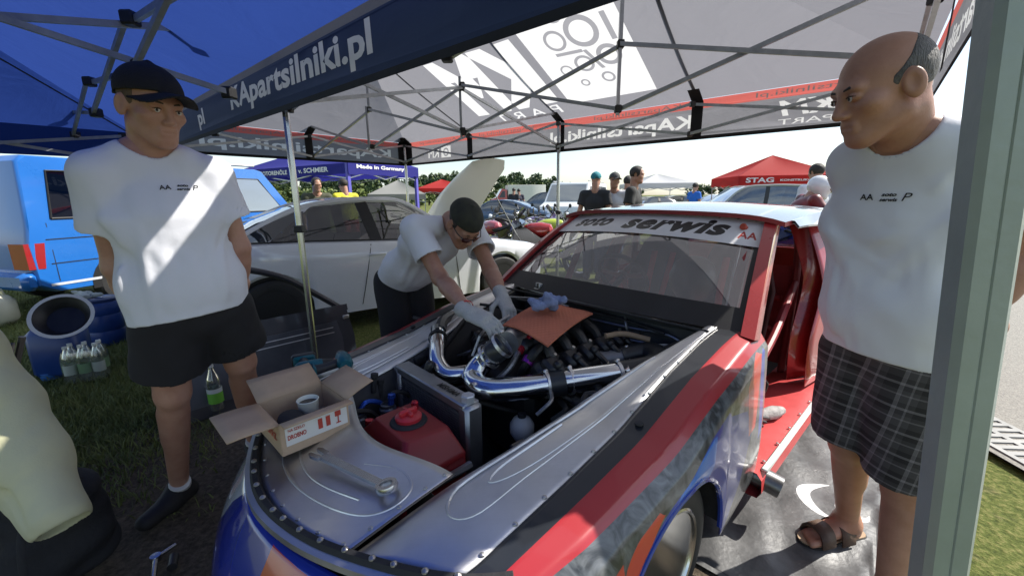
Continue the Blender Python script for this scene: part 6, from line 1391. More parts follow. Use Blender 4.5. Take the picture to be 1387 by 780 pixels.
def van(name, label, c, ang, paint, detail=True, prof=VANP, w=.92, H=1.94, group=None, gl=None):
    t = thing(name, label, 'van', c, ang, group); slab(t, 'body', prof, w, paint, 1.1, H); gl = gl or vglass
    k = H/1.94
    for sd in (1, -1):
        for pts in ([(-2.10, 1.20), (-2.02, 1.76), (-1.0, 1.78), (-1.0, 1.20)], [(-.86, 1.20), (-.86, 1.78), (.22, 1.78), (.22, 1.20)], [(.42, 1.18), (.42, 1.76), (.98, 1.76), (1.44, 1.18)]):
            pane(t, [(x, z*k) for x, z in pts], gl, frame_m=trim_m, sd=sd, w=w, H=H)
        if detail:
            for x in (-2.16, -.93, .32, 1.5):
                pane(t, [(x-.004, .45), (x-.004, 1.15), (x+.004, 1.15), (x+.004, .45)], trim_m, 'door_seam', .003, sd=sd, w=w, H=H)
            for z in (.66, .95): pane(t, [(-2.2, z), (-2.2, z+.012), (2.0, z+.012), (2.0, z)], trim_m, 'crease', .003, sd=sd, w=w, H=H)
            pane(t, [(-2.25, .40), (-2.25, .43), (2.2, .43), (2.2, .40)], mat('white_paint'), 'sill_line', .006, sd=sd, w=w, H=H)
            b = MB(); b.box((-1.1, sd*(w+.012), .98), (.16, .025, .035), bev=.008); b.build('door_handle', trim_m, t)
            b = MB(); b.hull([V(-2.40, sd*w*.99, .62), V(-2.40, sd*w*.99, .92), V(-2.22, sd*(w+.008), .92), V(-2.26, sd*(w+.008), .62), V(-2.42, sd*w*.74, .62), V(-2.42, sd*w*.74, .92)]); b.build('tail_light', red_l, t, smooth=20)
            b = MB(); b.tube([V(-1.9, sd*w*.84, 1.99), V(1.0, sd*w*.84, 2.0)], .022, 8); b.build('roof_bar', alu_d, t)
        for x in (-1.45, 1.45):
            pane(t, [(x+.40*math.cos(u), .33+.40*math.sin(u)) for u in np.linspace(-.1, math.pi+.1, 16)][::-1], trim_m, 'wheel_arch', .004, sd=sd, w=w, H=H); wheel(t, x, sd*(w-.09), .33, .2, sd, spokes=0, n=20)
    fx = lambda y, f: [V(1.13+.59*f+.012, y, (1.90-.74*f)*k+.012)]
    b = MB(); b.grid(np.array([[V(1.19, y*.82, 1.86*k), V(1.70+.03, y*.88, 1.18*k+.02)] for y in np.linspace(-w, w, 5)])); b.build('windscreen', gl, t, smooth=0)
    b = MB(); b.box((2.36, 0, .45), (.18, w*1.9, .22), bev=.05); b.build('front_bumper', trim_m, t); b = MB(); b.box((-2.40, 0, .48), (.16, w*1.98, .22), bev=.05); b.build('rear_bumper', paint, t)
    for sd in (1, -1): b = MB(); b.hull([V(2.33, sd*w*.9, .95), V(2.41, sd*w*.55, .93), V(2.43, sd*w*.55, .74), V(2.38, sd*w*.93, .74), V(2.2, sd*w*.97, .92)]); b.build('headlight', lamp_m, t, smooth=20)
    return t
hv = unit(V(.27, .96, 0)); vr_ = V(hv[1], -hv[0], 0); vc_ = V(-5.6, 4.75, 0)+hv*2.4-vr_*.92
bluev = mat('van_blue', (.012, .13, .46), .28, coat=1., var=.08, vscale=2)
bvan = van('panel_van', 'bright blue van with roof bars parked beside the barrels', vc_, math.atan2(hv[1], hv[0]), bluev)
pane(bvan, [(-1.72, 1.42), (-1.72, 1.64), (-1.12, 1.64), (-1.12, 1.42)], mat('sticker_yellow', (.42, .50, .14), .5), 'window_sticker', .012, sd=-1, w=.92, H=1.94)
pane(bvan, [(-1.62+.09*math.cos(u), 1.53+.09*math.sin(u)) for u in np.linspace(0, 6.28, 20)], mat('sticker_grey', (.12, .13, .13), .5), 'window_sticker', .015, sd=-1, w=.92, H=1.94)
pane(bvan, [(.46, .75), (.46, 1.55), (.70, 1.6), (.74, .75)], mat('beige_cloth', (.6, .52, .36), .8), 'window_curtain', -.06, sd=-1, w=.92, H=1.94)

def bgcar(name, label, px, Y, ang, col, S=COUPE, sc=1., cat='car', group=None, hood=True):
    p = aty(px, 266, Y); t = thing(name, label, cat, (p[0], Y, 0), ang, group); t.scale = (1, 1, sc)
    make_car(t, S, mat('paint_%.2f_%.2f_%.2f' % col, col, .2, coat=1.), detail=False, n=22, seats=False, gl=glass('bg_glass', (.12, .15, .17), .18)); return t
SUV = dict(COUPE); SUV.update(x=[-2.2, -2.1, -1.5, 0, .9, 1.5, 2.0, 2.2], zt=[.98, 1.02, 1.03, 1.02, 1.02, .98, .92, .82], zb=[.4, .3, .25, .25, .25, .25, .3, .38], xr=[-1.75, -1.5, -.5, .1, .3], zr=[1.56, 1.62, 1.66, 1.63, 1.58], gh=(1.0, .32, -1.75, -2.08), wr=.66, xw=[-2.2, -2.0, 0, 1.8, 2.2], w=[.82, .9, .92, .9, .78], bp=((-.2, .1), (-1.25, .1)), seams=(), handle=None, cpil=None, r=.35, ar=.39)
bgcar('parked_car', 'dark grey estate parked between white truck and white van', 744, 19, 2.7, (.05, .06, .07), SUV, .93)
bgcar('parked_car', 'silver car with dark windows parked in front of the red tent', 1012, 12.5, 2.95, (.30, .31, .30), SUV, .98)
bgcar('parked_car', 'pale silver hatchback parked between the white delivery van and the white gazebo', 818, 21, 2.8, (.42, .45, .47), COUPE, .95)
bgcar('parked_car', 'dark saloon parked beneath the white gazebo', 875, 22, 3.4, (.06, .065, .07), COUPE, .93)
bgcar('parked_car', 'small grey car beside the man in the bright blue shirt', 908, 24, 3.2, (.22, .22, .23), COUPE, .95)
bgcar('parked_car', 'white car parked between the man in bright blue and the red canopy', 968, 20, 3.1, (.62, .64, .66), COUPE, .98)
bgcar('parked_car', 'blue saloon parked in front of the white box truck', 672, 17, 2.9, (.05, .09, .17), COUPE, .9)
van('panel_van', 'white delivery van parked behind the tent leg', (2.95, 19, 0), -2.0, mat('van_white', (.66, .68, .68), .3, coat=.6))
p = aty(704, 266, 42); t = thing('box_truck', 'white box truck with a red cab parked below the trees', 'truck', (p[0], 42, 0), 3.3)
slab(t, 'cargo_box', [(-2.4, .6), (-2.4, 2.45), (1.3, 2.45), (1.3, .6)], 1.0, mat('box_white', (.66, .66, .64), .5, var=.05), 3, 4, 0, .03)
slab(t, 'cab', [(1.4, .45), (1.4, 2.05), (1.9, 2.1), (2.4, 1.3), (2.9, 1.15), (3.0, .45)], .95, mat('cab_red', (.42, .03, .03), .3, coat=1.), 1.3, 2.1, .12, .06)
for sd in (1, -1):
    pane(t, [(1.6, 1.3), (1.6, 1.9), (1.85, 1.9), (2.2, 1.3)], vglass, sd=sd, w=.95, belt=1.3, H=2.1, tum=.12)
    for x in (-1.5, 2.2): wheel(t, x, sd*.85, .36, .22, sd, spokes=0, n=16)
p = aty(1118, 266, 22); t = thing('camper_van', 'long white motorhome behind the man in the plain white shirt', 'motorhome', (p[0]+1.2, 22, 0), 3.0)
slab(t, 'body', [(-3, .5), (-3, 2.55), (2.0, 2.6), (2.9, 2.5), (2.4, 1.6), (3.3, 1.2), (3.5, .5)], 1.1, mat('van_white'), 1.3, 2.6, .03, .06)
for sd in (1, -1):
    for x in (-2.2, -.6, .9): pane(t, [(x, 1.5), (x, 2.0), (x+.9, 2.0), (x+.9, 1.5)], vglass, frame_m=trim_m, sd=sd, w=1.1, belt=1.3, H=2.6, tum=.03)
    for x in (-1.6, 2.4): wheel(t, x, sd*.95, .36, .22, sd, spokes=0, n=16)

# ================================================================ background tents
def bg_tent(label, c, ang, a, d, ze, zr, vh, m, txt=None, legm=None, scale_legs=.03, group=None, ridge=0.):
    t = thing('canopy_tent', label, 'tent', c, ang, group); C = [V(-a, -d, ze), V(a, -d, ze), V(a, d, ze), V(-a, d, ze)]; top = [V(-ridge, 0, zr), V(ridge, 0, zr)]
    quads = [(C[0], C[1], top[1], top[0]), (C[1], C[2], top[1], top[1]), (C[2], C[3], top[0], top[1]), (C[3], C[0], top[0], top[0])]
    for q in quads:
        b = MB(); b.grid(patch(*q, 10, 8, sag=.10)); b.build('roof_panel', m, t, smooth=180)
    for i in range(4):
        p, q = C[i], C[(i+1) % 4]; b = MB(); b.grid(np.array([[x, x-V(0, 0, vh/2), x-V(0, 0, vh+.02*math.sin(k*25))] for k, x in [(k, p*(1-k)+q*k) for k in np.linspace(0, 1, 14)]])); b.build('valance_panel', m, t, smooth=180)
    for p in C:
        b = MB(); b.beam(V(p[0]*.97, p[1]*.97, 0), V(p[0]*.97, p[1]*.97, ze), scale_legs*(3.2 if legm else 1)); b.build('leg', legm or steel, t, smooth=0)
    zl, zh = ze-vh-.12, ze-.08
    for i in range(4):
        p, q = C[i]*.97, C[(i+1) % 4]*.97
        for k in range(2):
            s0 = p*(1-k/2)+q*k/2; s1 = p*(1-(k+1)/2)+q*(k+1)/2
            for za, zb_ in ((zl, zh), (zh, zl)): b = MB(); b.beam(V(s0[0], s0[1], za), V(s1[0], s1[1], zb_), .035, .03); b.build('truss_bar', steel, t, smooth=0)
    for fn, s_, wd, ht, mm in (txt or ()): lettering('lettering', s_, fn, mm, t, width=wd, height=ht, bold=.03)
    return t
wprint = mat('white_letter', (.72, .72, .74), .6)
purp = fabric('purple_canopy', (.035, .035, .26), (.04, .04, .32), .4); ppole = mat('purple_wrap', (.10, .09, .42), .6)
# purple-blue tent behind the white coupe
cpt = V(-4.8, 12.7, 0); e1 = unit(V(-.86, .5, 0)); e2 = V(-e1[1], e1[0], 0); e2 = e2 if e2[1] > 0 else -e2; cc = cpt+e1*3.0+e2*1.5
bg_tent('purple-blue canopy with white lettering behind the white coupe', cc, math.atan2(-e1[1], -e1[0]), 3.0, 1.5, 2.42, 3.1, .32, purp, [(lambda x, y: V(-.8+x, -1.515, 2.27+y), 'MOTORENÖLE', 1.6, .17, wprint), (lambda x, y: V(1.35+x, -1.515, 2.27+y), 'v. SCHMIER', 1.5, .15, wprint), (lambda x, y: V(3.015, -.2+x, 2.32+y), 'Made in Germany', 2.0, .15, wprint)], legm=ppole, ridge=1.5)
redc = fabric('red_canopy', (.42, .03, .03), (.62, .06, .05), .45); whitec = fabric('white_canopy', (.62, .62, .64), (.6, .6, .6), .4); greyc = fabric('pale_grey_canopy', (.33, .33, .32), (.35, .35, .34), .4)
p = aty(1040, 266, 16); bg_tent('red canopy with a pointed roof and white lettering on its valance', (p[0], 16, 0), -.15, 1.62, 1.5, 2.0, 2.78, .32, redc, [(lambda x, y: V(-.95+x, -1.52, 1.85+y), 'STAG', .9, .17, wprint), (lambda x, y: V(.25+x, -1.52, 1.83+y), 'KONSTRUKCJE', 1.1, .09, wprint)])
p = aty(888, 266, 24); bg_tent('white gazebo beyond the race car roof', (p[0], 24, 0), .1, 1.6, 1.5, 2.0, 2.55, .25, whitec)
p = aty(606, 266, 26); bg_tent('small red canopy behind the open white bonnet', (p[0]-.3, 26, 0), .3, 1.6, 1.5, 1.9, 2.45, .2, redc)
p = aty(540, 266, 20); bg_tent('small pale grey gazebo beside the purple tent post', (p[0], 20, 0), .2, 1.25, 1.2, 1.55, 2.2, .25, greyc)

# ================================================================ motorcycles
def motorcycle(label, c, ang, col, sport=True, tank=None, group='motorcycles parked behind the cars'):
    t = thing('motorcycle', label, 'motorcycle', c, ang, group); pm = mat('moto_%.2f_%.2f_%.2f' % col, col, .22, coat=1.); R = .31
    for x, wd in ((.70, .12), (-.68, .18)):
        b = MB(); b.lathe([(R*.72, -wd/2), (R*.92, -wd*.45), (R, -wd*.15), (R, wd*.15), (R*.92, wd*.45), (R*.72, wd/2)], (x, 0, R), (0, 1, 0), 24, cap=False); w_ = b.build('wheel', rub, t, smooth=40)
        b = MB(); b.lathe([(R*.74, -.04), (R*.70, 0), (R*.74, .04)], (x, 0, R), (0, 1, 0), 20, cap=False)
        for i in range(5): a = i*1.2566; b.beam(V(x, 0, R), V(x+R*.7*math.cos(a), 0, R+R*.7*math.sin(a)), .04, .025, up=(0, 1, 0))
        b.lathe([(.05, -.05), (.05, .05)], (x, 0, R), (0, 1, 0), 12); b.build('rim', rimg, w_)
        b = MB(); b.lathe([(.15, .0), (.15, .006), (.09, .006), (.09, 0)], (x, .065, R), (0, 1, 0), 20); b.build('brake_disc', alu_d, w_)
    for s in (1, -1):
        b = MB(); b.tube([V(.70, s*.09, R), V(.42, s*.09, .92)], .025, 8); b.build('fork', alu_d, t); b = MB(); b.tube([V(-.68, s*.11, R), V(-.1, s*.12, .42)], .03, 8); b.build('swingarm', trim_m, t)
        b = MB(); b.tube([V(.40, s*.06, .93), V(.36, s*.25, .97), V(.28, s*.36, .95)], .016, 7); b.build('handlebar', trim_m, t)
        b = MB(); b.tube([V(.38, s*.22, .99), V(.40, s*.30, 1.10)], .008, 6); b.lathe([(.0, 0), (.055, .005), (.06, .02), (0, .03)], (.40, s*.33, 1.12), (-1, 0, 0), 12); b.build('mirror', trim_m, t)
    b = MB(); b.hull([V(x, y, z) for x, y, z in ((.25, .15, .34), (.25, -.15, .34), (-.25, .16, .34), (-.25, -.16, .34), (.20, .15, .62), (.20, -.15, .62), (-.22, .15, .60), (-.22, -.15, .60))]); b.build('engine', mat('engine_black'), t, smooth=20)
    b = MB(); b.lathe([(0, -.30), (.09, -.26), (.14, -.1), (.145, .1), (.10, .25), (0, .30)], (.10, 0, .80), (1, 0, -.1), 18); b.build('fuel_tank', mat('moto_%.2f_%.2f_%.2f' % tank, tank, .22, coat=1.) if tank else pm, t)
    b = MB(); b.hull([V(-.12, .13, .78), V(-.12, -.13, .78), V(-.45, .14, .80), V(-.45, -.14, .80), V(-.85, .07, .95), V(-.85, -.07, .95), V(-.15, .1, .72), V(-.15, -.1, .72), V(-.8, .06, .88), V(-.8, -.06, .88)]); b.build('seat', blkm, t, smooth=40)
    b = MB(); b.hull([V(-.30, .12, .74), V(-.30, -.12, .74), V(-.92, .08, .92), V(-.92, -.08, .92), V(-.95, 0, .86), V(-.3, .1, .62), V(-.3, -.1, .62)]); b.build('tail_unit', pm, t, smooth=40)
    if sport:
        b = MB(); b.hull([V(.62, 0, .88), V(.50, .20, .82), V(.50, -.20, .82), V(.30, .22, .92), V(.30, -.22, .92), V(.48, .12, 1.0), V(.48, -.12, 1.0), V(.60, .1, .74), V(.60, -.1, .74)]); b.build('front_fairing', pm, t, smooth=40)
        for s in (1, -1): b = MB(); b.hull([V(.5, s*.21, .80), V(.25, s*.24, .88), V(-.15, s*.23, .62), V(-.1, s*.2, .34), V(.35, s*.2, .30), V(.48, s*.2, .55), V(.2, s*.20, .6)]); b.build('side_fairing', pm if s > 0 else mat('white_paint'), t, smooth=40)
        b = MB(); b.grid(np.array([[V(.55, y, .95), V(.36, y*.8, 1.16+.05*(1-(y/.18)**2))] for y in np.linspace(-.18, .18, 7)])); b.build('windshield', glass('moto_glass', (.35, .3, .4), .2), t, smooth=180)
    b = MB(); b.lathe([(.0, 0), (.09, .01), (.09, .05), (.05, .1)], (.56, 0, .86), (-1, 0, 0), 16); b.build('headlight', lamp_m, t)
    b = MB(); b.tube([V(.1, -.18, .32), V(-.3, -.2, .33), V(-.8, -.22, .62)], [.03, .04, .065], 12); b.build('exhaust', alu_d, t)
    b = MB(); b.hull([V(.70+.36*math.cos(a), y, R+.36*math.sin(a)) for a in np.linspace(.4, 2.4, 8) for y in (-.07, .07)]+[V(.70+.34*math.cos(a), y, R+.34*math.sin(a)) for a in (.4, 2.4) for y in (-.06, .06)]); b.build('front_mudguard', pm, t, smooth=40)
    b = MB(); b.beam(V(-.05, .12, .30), V(-.2, .30, 0), .025); b.build('side_stand', trim_m, t, smooth=0)
    return t
mg = 'motorcycles parked behind the cars'
for label, px, Y, ang, col, sp in (('red and black sports motorcycle next to the white coupe\'s front wing', 735, 7.4, 2.75, (.02, .02, .022), True), ('black motorcycle with a pink-red tank behind the open white bonnet', 668, 8.2, 2.2, (.03, .03, .032), False), ('dark purple motorcycle with a tall screen', 722, 9.6, .3, (.05, .03, .09), True), ('black motorcycle in front of the white van', 748, 12.0, .6, (.02, .02, .022), False), ('black unfaired motorcycle standing behind the purple one', 690, 11.0, 2.9, (.02, .02, .02), False),
        ('yellow-green motorcycle beside the tent leg', 752, 8.6, 2.9, (.42, .50, .04), False), ('bright blue sports motorcycle behind the race car\'s tail', 1126, 4.9, 2.4, (.02, .07, .42), True), ('white and black motorcycle behind the race car\'s tail', 1095, 5.6, 1.2, (.5, .5, .5), True), ('black motorcycle parked close to the blue saloon', 700, 13.5, .9, (.015, .015, .018), False)):
    p = aty(px, 266, Y); motorcycle(label, (p[0], Y, 0), ang, col, sp, {'red and': (.35, .02, .02), 'black m': (.36, .06, .08)}.get(label[:7]) if Y < 9 else None)

# ================================================================ people further off
def stand(px, Y, H, face, opt, name='person', label='', lean=0., arms=0, legs=0.):
    p = aty(px, 266, Y); s = H/1.78; o = V(p[0], Y, 0); f = V(math.cos(face), math.sin(face), 0); r = V(f[1], -f[0], 0); P = lambda a, b, z: o+r*a*s+f*b*s+V(0, 0, z*s)
    L = lean; J = dict(head=P(0, .04+L*.62, 1.66-.28*L), neck=P(0, L*.5, 1.48-.18*L), shR=P(.185, L*.48, 1.43-.16*L), shL=P(-.185, L*.48, 1.43-.16*L), pel=P(0, 0, .96), hipR=P(.09, 0, .92), hipL=P(-.09, 0, .92), knR=P(.10, .03+legs, .50), knL=P(-.10, .03-legs, .50), ankR=P(.10, -.02+legs, .09), ankL=P(-.10, -.02-legs*1.5, .09), toeR=P(.11, .16, .04), toeL=P(-.11, .16, .04))
    for q, sg in (('R', 1), ('L', -1)):
        if arms == 0: J['el'+q] = P(sg*.25, L*.5-.03, 1.14-.1*L); J['wr'+q] = P(sg*.26, L*.5+.06, .90-.05*L)
        elif arms == 1: J['el'+q] = P(sg*.24, L*.5+.02, 1.15-.1*L); J['wr'+q] = P(sg*.08, L*.5+.24, 1.10-.1*L)
        else: J['el'+q] = P(sg*.30, L*.5+.12, 1.20-.1*L); J['wr'+q] = P(sg*.22, L*.5+.36, 1.05-.1*L)
        J['ha'+q] = J['wr'+q]+unit(J['wr'+q]-J['el'+q])*.09
    J['look'] = unit(f+V(0, 0, -.12-.8*L)+opt.get('turn', V(0, 0, 0)))
    op = dict(skin=skin_mat('skin_bg', (.42, .24, .17), (.36, .19, .13)), hem=-.0, sleeve=.6, cuff=.08, loose=.01, legr=(.10, .085), leglen=1.9, legname='trousers', shoes=mat('shoe_black'), h=.0125, hh=.0075, face=False, hands=('handR', 'handL'), s=s*1.0, hs=s); op.update({k: v for k, v in opt.items() if k not in ('cap', 'hair', 'turn', 'helmet')})
    t, c, R, sh = build_person(name, label, J, op)
    if opt.get('cap'): make_cap(c, R, t, opt['cap'], low=.035, h=.006)
    if opt.get('hair'): hair_band(c, R, t, opt['hair'], .2, -.03, thick=.012, front=.05, h=.006)
    if opt.get('helmet'):
        v = Vol(c-.2, c+.2, .007); v.add(ell_(c+R@V(0, -.005, .01), (.125, .15, .135), R), k=.01); v.add(ell_(c+R@V(0, .06, -.08), (.09, .09, .06), R), k=.03); vs, fs = v.mesh(); mesh_obj('helmet', [(vs, fs, 0)], opt['helmet'], t)
        v = Vol(c-.2, c+.2, .006); v.add(ell_(c+R@V(0, .012, .012), (.118, .148, .045), R), k=.01); v.keep_above(c+R@V(0, .06, 0), R[:, 1]); vs, fs = v.mesh(); mesh_obj('visor', [(vs, fs, 0)], mat('lens'), t)
    rebase(t); return t
C_ = lambda n, c: mat('cloth_'+n, c, .85, var=.15, bump=.2, bscale=20); brown = hair_mat('hair_dark', (.03, .022, .018), (.015, .012, .01)); jeans = C_('jeans', (.035, .045, .075)); grey_s = C_('grey', (.16, .16, .17)); dark_s = C_('dark', (.02, .022, .026))
stand(806, 6.9, 1.76, 1.2, dict(shirt=dark_s, shorts=jeans, cap=C_('teal', (.02, .20, .24))), label='man in dark t-shirt and teal cap seen from behind')
stand(832, 6.95, 1.75, -1.9, dict(shirt=C_('palegrey', (.55, .55, .57)), shorts=jeans, cap=C_('darkgrey', (.06, .06, .06)), turn=V(.5, 0, 0)), label='man in pale grey t-shirt and dark cap between two dark-shirted men', arms=1)
stand(858, 6.15, 1.80, -.5, dict(shirt=C_('charcoal', (.025, .026, .026)), shorts=dark_s, hair=brown, glasses=None), label='tall man in charcoal t-shirt seen in profile beyond the race car roof')
stand(849, 7.8, 1.74, .6, dict(shirt=dark_s, shorts=dark_s, hair=brown), label='man half hidden behind the tall charcoal-shirted man')
stand(940, 13.8, 1.76, .4, dict(shirt=C_('blue', (.02, .14, .55)), shorts=dark_s, hair=brown), label='man in bright blue shirt among the parked cars', arms=1)
stand(1104, 6.0, 1.80, 1.7, dict(shirt=C_('white', (.68, .70, .74)), shorts=grey_s, hair=brown), label='man in plain white t-shirt seen from behind near the red tent')
stand(428, 7.6, 1.80, -.9, dict(shirt=C_('olive', (.06, .065, .04)), shorts=dark_s, hair=brown), label='man in olive shirt and sunglasses behind the white coupe', lean=.15)
stand(470, 8.2, 1.80, 2.4, dict(shirt=C_('yellow', (.55, .50, .03)), shorts=C_('red', (.36, .03, .03)), hair=brown), label='person in yellow shirt and red shorts behind the white coupe', arms=1, lean=.12)
stand(1066, 5.6, 1.74, -.2, dict(shirt=mat('leathers', (.02, .02, .022), .4, col2=(.26, .02, .02), vscale=4), shorts=dark_s, sleeve=.98, cuff=.062, shirtname='racing_suit_top', helmet=mat('helmet_white', (.66, .66, .68), .2, coat=1.)), label='rider in black and red leathers with a white helmet', lean=.55, arms=2)
stand(696, 20, 1.78, 1.4, dict(shirt=dark_s, shorts=dark_s, hair=brown), label='distant man in all dark clothes near the grey estate')
stand(703, 21, 1.76, 1.9, dict(shirt=C_('navy', (.03, .03, .05)), shorts=dark_s, hair=brown), label='distant man in navy top beside the one in all dark clothes')

# ================================================================ wood on the horizon (one mass)
def wood():
    r = np.random.default_rng(21); vs = []; fs = []; mi = []
    def tree(x, y, H, W, kind):
        # trunk
        k = len(vs); a = np.arange(5)*1.2566; vs.extend([(x+.22*math.cos(u), y+.22*math.sin(u), -.5) for u in a]); vs.extend([(x+.08*math.cos(u), y+.08*math.sin(u), H*.7) for u in a])
        for i in range(5): fs.append((k+i, k+(i+1) % 5, k+5+(i+1) % 5, k+5+i)); mi.append(2)
        n = int(700*W*H/40)+200; lob = [(r.normal(0, W*.33), r.normal(0, W*.33), H*r.uniform(.3, .92), W*r.uniform(.22, .40)) for _ in range(9)]
        for i in range(n):
            l = lob[r.integers(9)]; d = unit(r.normal(size=3)); q = l[3]*(r.random()**.33)*(1-.35*max(0, l[2]/H-.5)); c = V(x+l[0]*(1.15-l[2]/H*.6)+d[0]*q, y+l[1]+d[1]*q, max(.2, l[2]+d[2]*q*1.15)); s = r.uniform(.22, .5); a = unit(r.normal(size=3)); b_ = unit(np.cross(a, r.normal(size=3)))
            k = len(vs); vs.extend([tuple(c-a*s), tuple(c+b_*s*.6), tuple(c+a*s), tuple(c-b_*s*.6)]); fs.append((k, k+1, k+2, k+3)); mi.append(kind if r.random() > .15 else 1-kind)
    for i in range(120):
        px = r.uniform(330, 800); Y = r.uniform(118, 150); H = interp(px, [330, 560, 640, 700, 740, 770, 800], [6.5, 7.2, 7.8, 7.6, 6.6, 5.0, 3.2])*r.uniform(.85, 1.1)*Y/125; x = (px-693)/560*Y*.98; tree(x, Y, H, H*.5, 0)
    for i in range(26):
        px = r.uniform(360, 720); Y = r.uniform(62, 80); tree((px-693)/560*Y*.98, Y, r.uniform(2.4, 3.4), 2.2, 1)
    for i in range(30):
        px = r.uniform(800, 1180); Y = r.uniform(120, 150); H = r.uniform(2.2, 3.4)*(1.3 if 930 < px < 1010 else 1); tree((px-693)/560*Y*.98, Y, H, H*.8, 0)
    for i in range(18):
        px = r.uniform(-300, 330); Y = r.uniform(60, 110); tree((px-693)/560*Y*.98, Y, r.uniform(4, 6), 3, 0)
    b = MB(); b.v = vs; b.f = fs; b.m = mi
    tag(b.build('wood', [mat('leaves_dark', (.045, .085, .028), .7, var=.4, vscale=.3, col2=(.018, .04, .014)), mat('leaves_light', (.15, .19, .045), .7, var=.3, vscale=.4, col2=(.07, .10, .025)), mat('bark', (.06, .045, .035), .9)], smooth=0), 'dark green wood along the horizon', 'trees', kind='stuff')
wood()
# ================================================================ things lying on the car
def cardboard_box():
    z0, hgt = .628, .105; F = atz(384, 618, z0); Rr = atz(474, 580, z0); e1 = Rr-F; L1 = np.linalg.norm(e1); e1 = e1/L1; e2 = V(-e1[1], e1[0], 0)
    if np.dot(e2, atz(345, 560, z0)-F) < 0: e2 = -e2
    L2 = .205; kraft = mat('cardboard', (.46, .33, .22), .85, var=.12, vscale=7, bump=.15, bscale=90); inner = mat('cardboard_inner', (.42, .31, .21), .9, var=.12, vscale=9)
    t = thing('cardboard_box', 'open cardboard box with a printed side standing on the car nose', 'box', F); P = lambda a, b, z: F+e1*a+e2*b+V(0, 0, z)
    th = .004
    def wall(a0, b0, a1, b1):
        b = MB(); p, q = P(a0, b0, 0), P(a1, b1, 0); b.beam((p+V(0, 0, hgt/2)), (q+V(0, 0, hgt/2)), th, hgt); b.build('side_wall', kraft, t, smooth=0)
    wall(0, 0, L1, 0); wall(0, L2, L1, L2); wall(0, 0, 0, L2); wall(L1, 0, L1, L2)
    b = MB(); b.box(P(L1/2, L2/2, .004), (L1, L2, .005), np.stack([e1, e2, V(0, 0, 1)], 1)); b.build('base', inner, t, smooth=0)
    def flap(p, q, out, l, drop):
        d = unit(out)*math.cos(drop)+V(0, 0, 1)*math.sin(drop); G = np.array([[x+d*l*k+V(0, 0, -.012*k*k) for k in np.linspace(0, 1, 5)] for x in (p, p*.66+q*.34, p*.33+q*.67, q)]); b = MB(); b.grid(G); b.build('flap', kraft, t, smooth=60, solid=.004)
    flap(P(0, 0, hgt), P(L1, 0, hgt), -e2, .05, .35); flap(P(0, L2, hgt), P(L1, L2, hgt), e2, .12, .55); flap(P(0, 0, hgt), P(0, L2, hgt), -e1, .135, .12); flap(P(L1, 0, hgt), P(L1, L2, hgt), e1, .11, .45)
    # print on the long side
    out = -e2; red = mat('print_red', (.42, .05, .03), .7); wht = mat('print_white', (.66, .64, .60), .7)
    f = lambda x, y, o=.006: P(x, 0, y)+out*o
    b = MB(); b.grid(np.array([[f(x, z, .0035) for z in (.028, .092)] for x in (.012, L1-.006)])); b.build('printed_band', wht, t, smooth=0)
    lettering('lettering', 'DROBNO', lambda x, y: f(.045+x, .055+y, .005), red, t, width=.055, height=.016, bold=.03); lettering('lettering', 'NA SZKLO', lambda x, y: f(.045+x, .078+y, .005), red, t, width=.05, height=.010, bold=.02)
    b = MB()
    for x in (.11, .135):
        b.grid(np.array([[f(x+a, z, .005) for z in (.045, .08)] for a in (0, .014)]))
    for a0, a1, z0_, z1 in ((.165, .185, .066, .085), (.173, .177, .045, .066), (.167, .183, .041, .045)): b.grid(np.array([[f(a, z, .005) for z in (z0_, z1)] for a in (a0, a1)]))
    b.build('handling_marks', red, t, smooth=0)
    g = lambda x, y: P(0, L2*.5, 0)+e2*x*(1)+V(0, 0, y)-e1*.0045
    lettering('lettering', 'CKRZ', lambda x, y: g(-x-.03, .055+y), red, t, width=.09, height=.026, bold=.03)
    rebase(t)
    # paper cup in the box, black cap beside it
    c = P(L1*.62, L2*.62, .008); t = thing('paper_cup', 'white paper cup standing inside the cardboard box', 'cup', c); b = MB(); b.lathe([(.024, 0), (.026, .0), (.034, .085), (.036, .088), (.034, .09), (.031, .085), (.0235, .01), (0, .01)], c, (0, 0, 1), 28); b.build('cup_body', mat('cup_white', (.68, .70, .62), .5), t, smooth=50); b = MB(); b.lathe([(.0305, .074), (.0305, .076), (0, .076)], c, (0, 0, 1), 20); b.build('coffee', mat('coffee', (.05, .025, .012), .1), t); rebase(t)
    c = P(L1*.28, L2*.45, .045); t = thing('filter_cap', 'black ribbed plastic part lying inside the cardboard box', 'spare part', c); b = MB(); b.lathe([(0, -.035), (.04, -.03), (.046, 0), (.04, .03), (.028, .036), (0, .037)], c, (.3, -.2, 1), 18); b.build('housing', blkm, t); b = MB(); b.tube([c+e1*.04, c+e1*.085+V(0, 0, -.01)], .02, 10); b.build('spout', blkm, t); rebase(t)
cardboard_box()

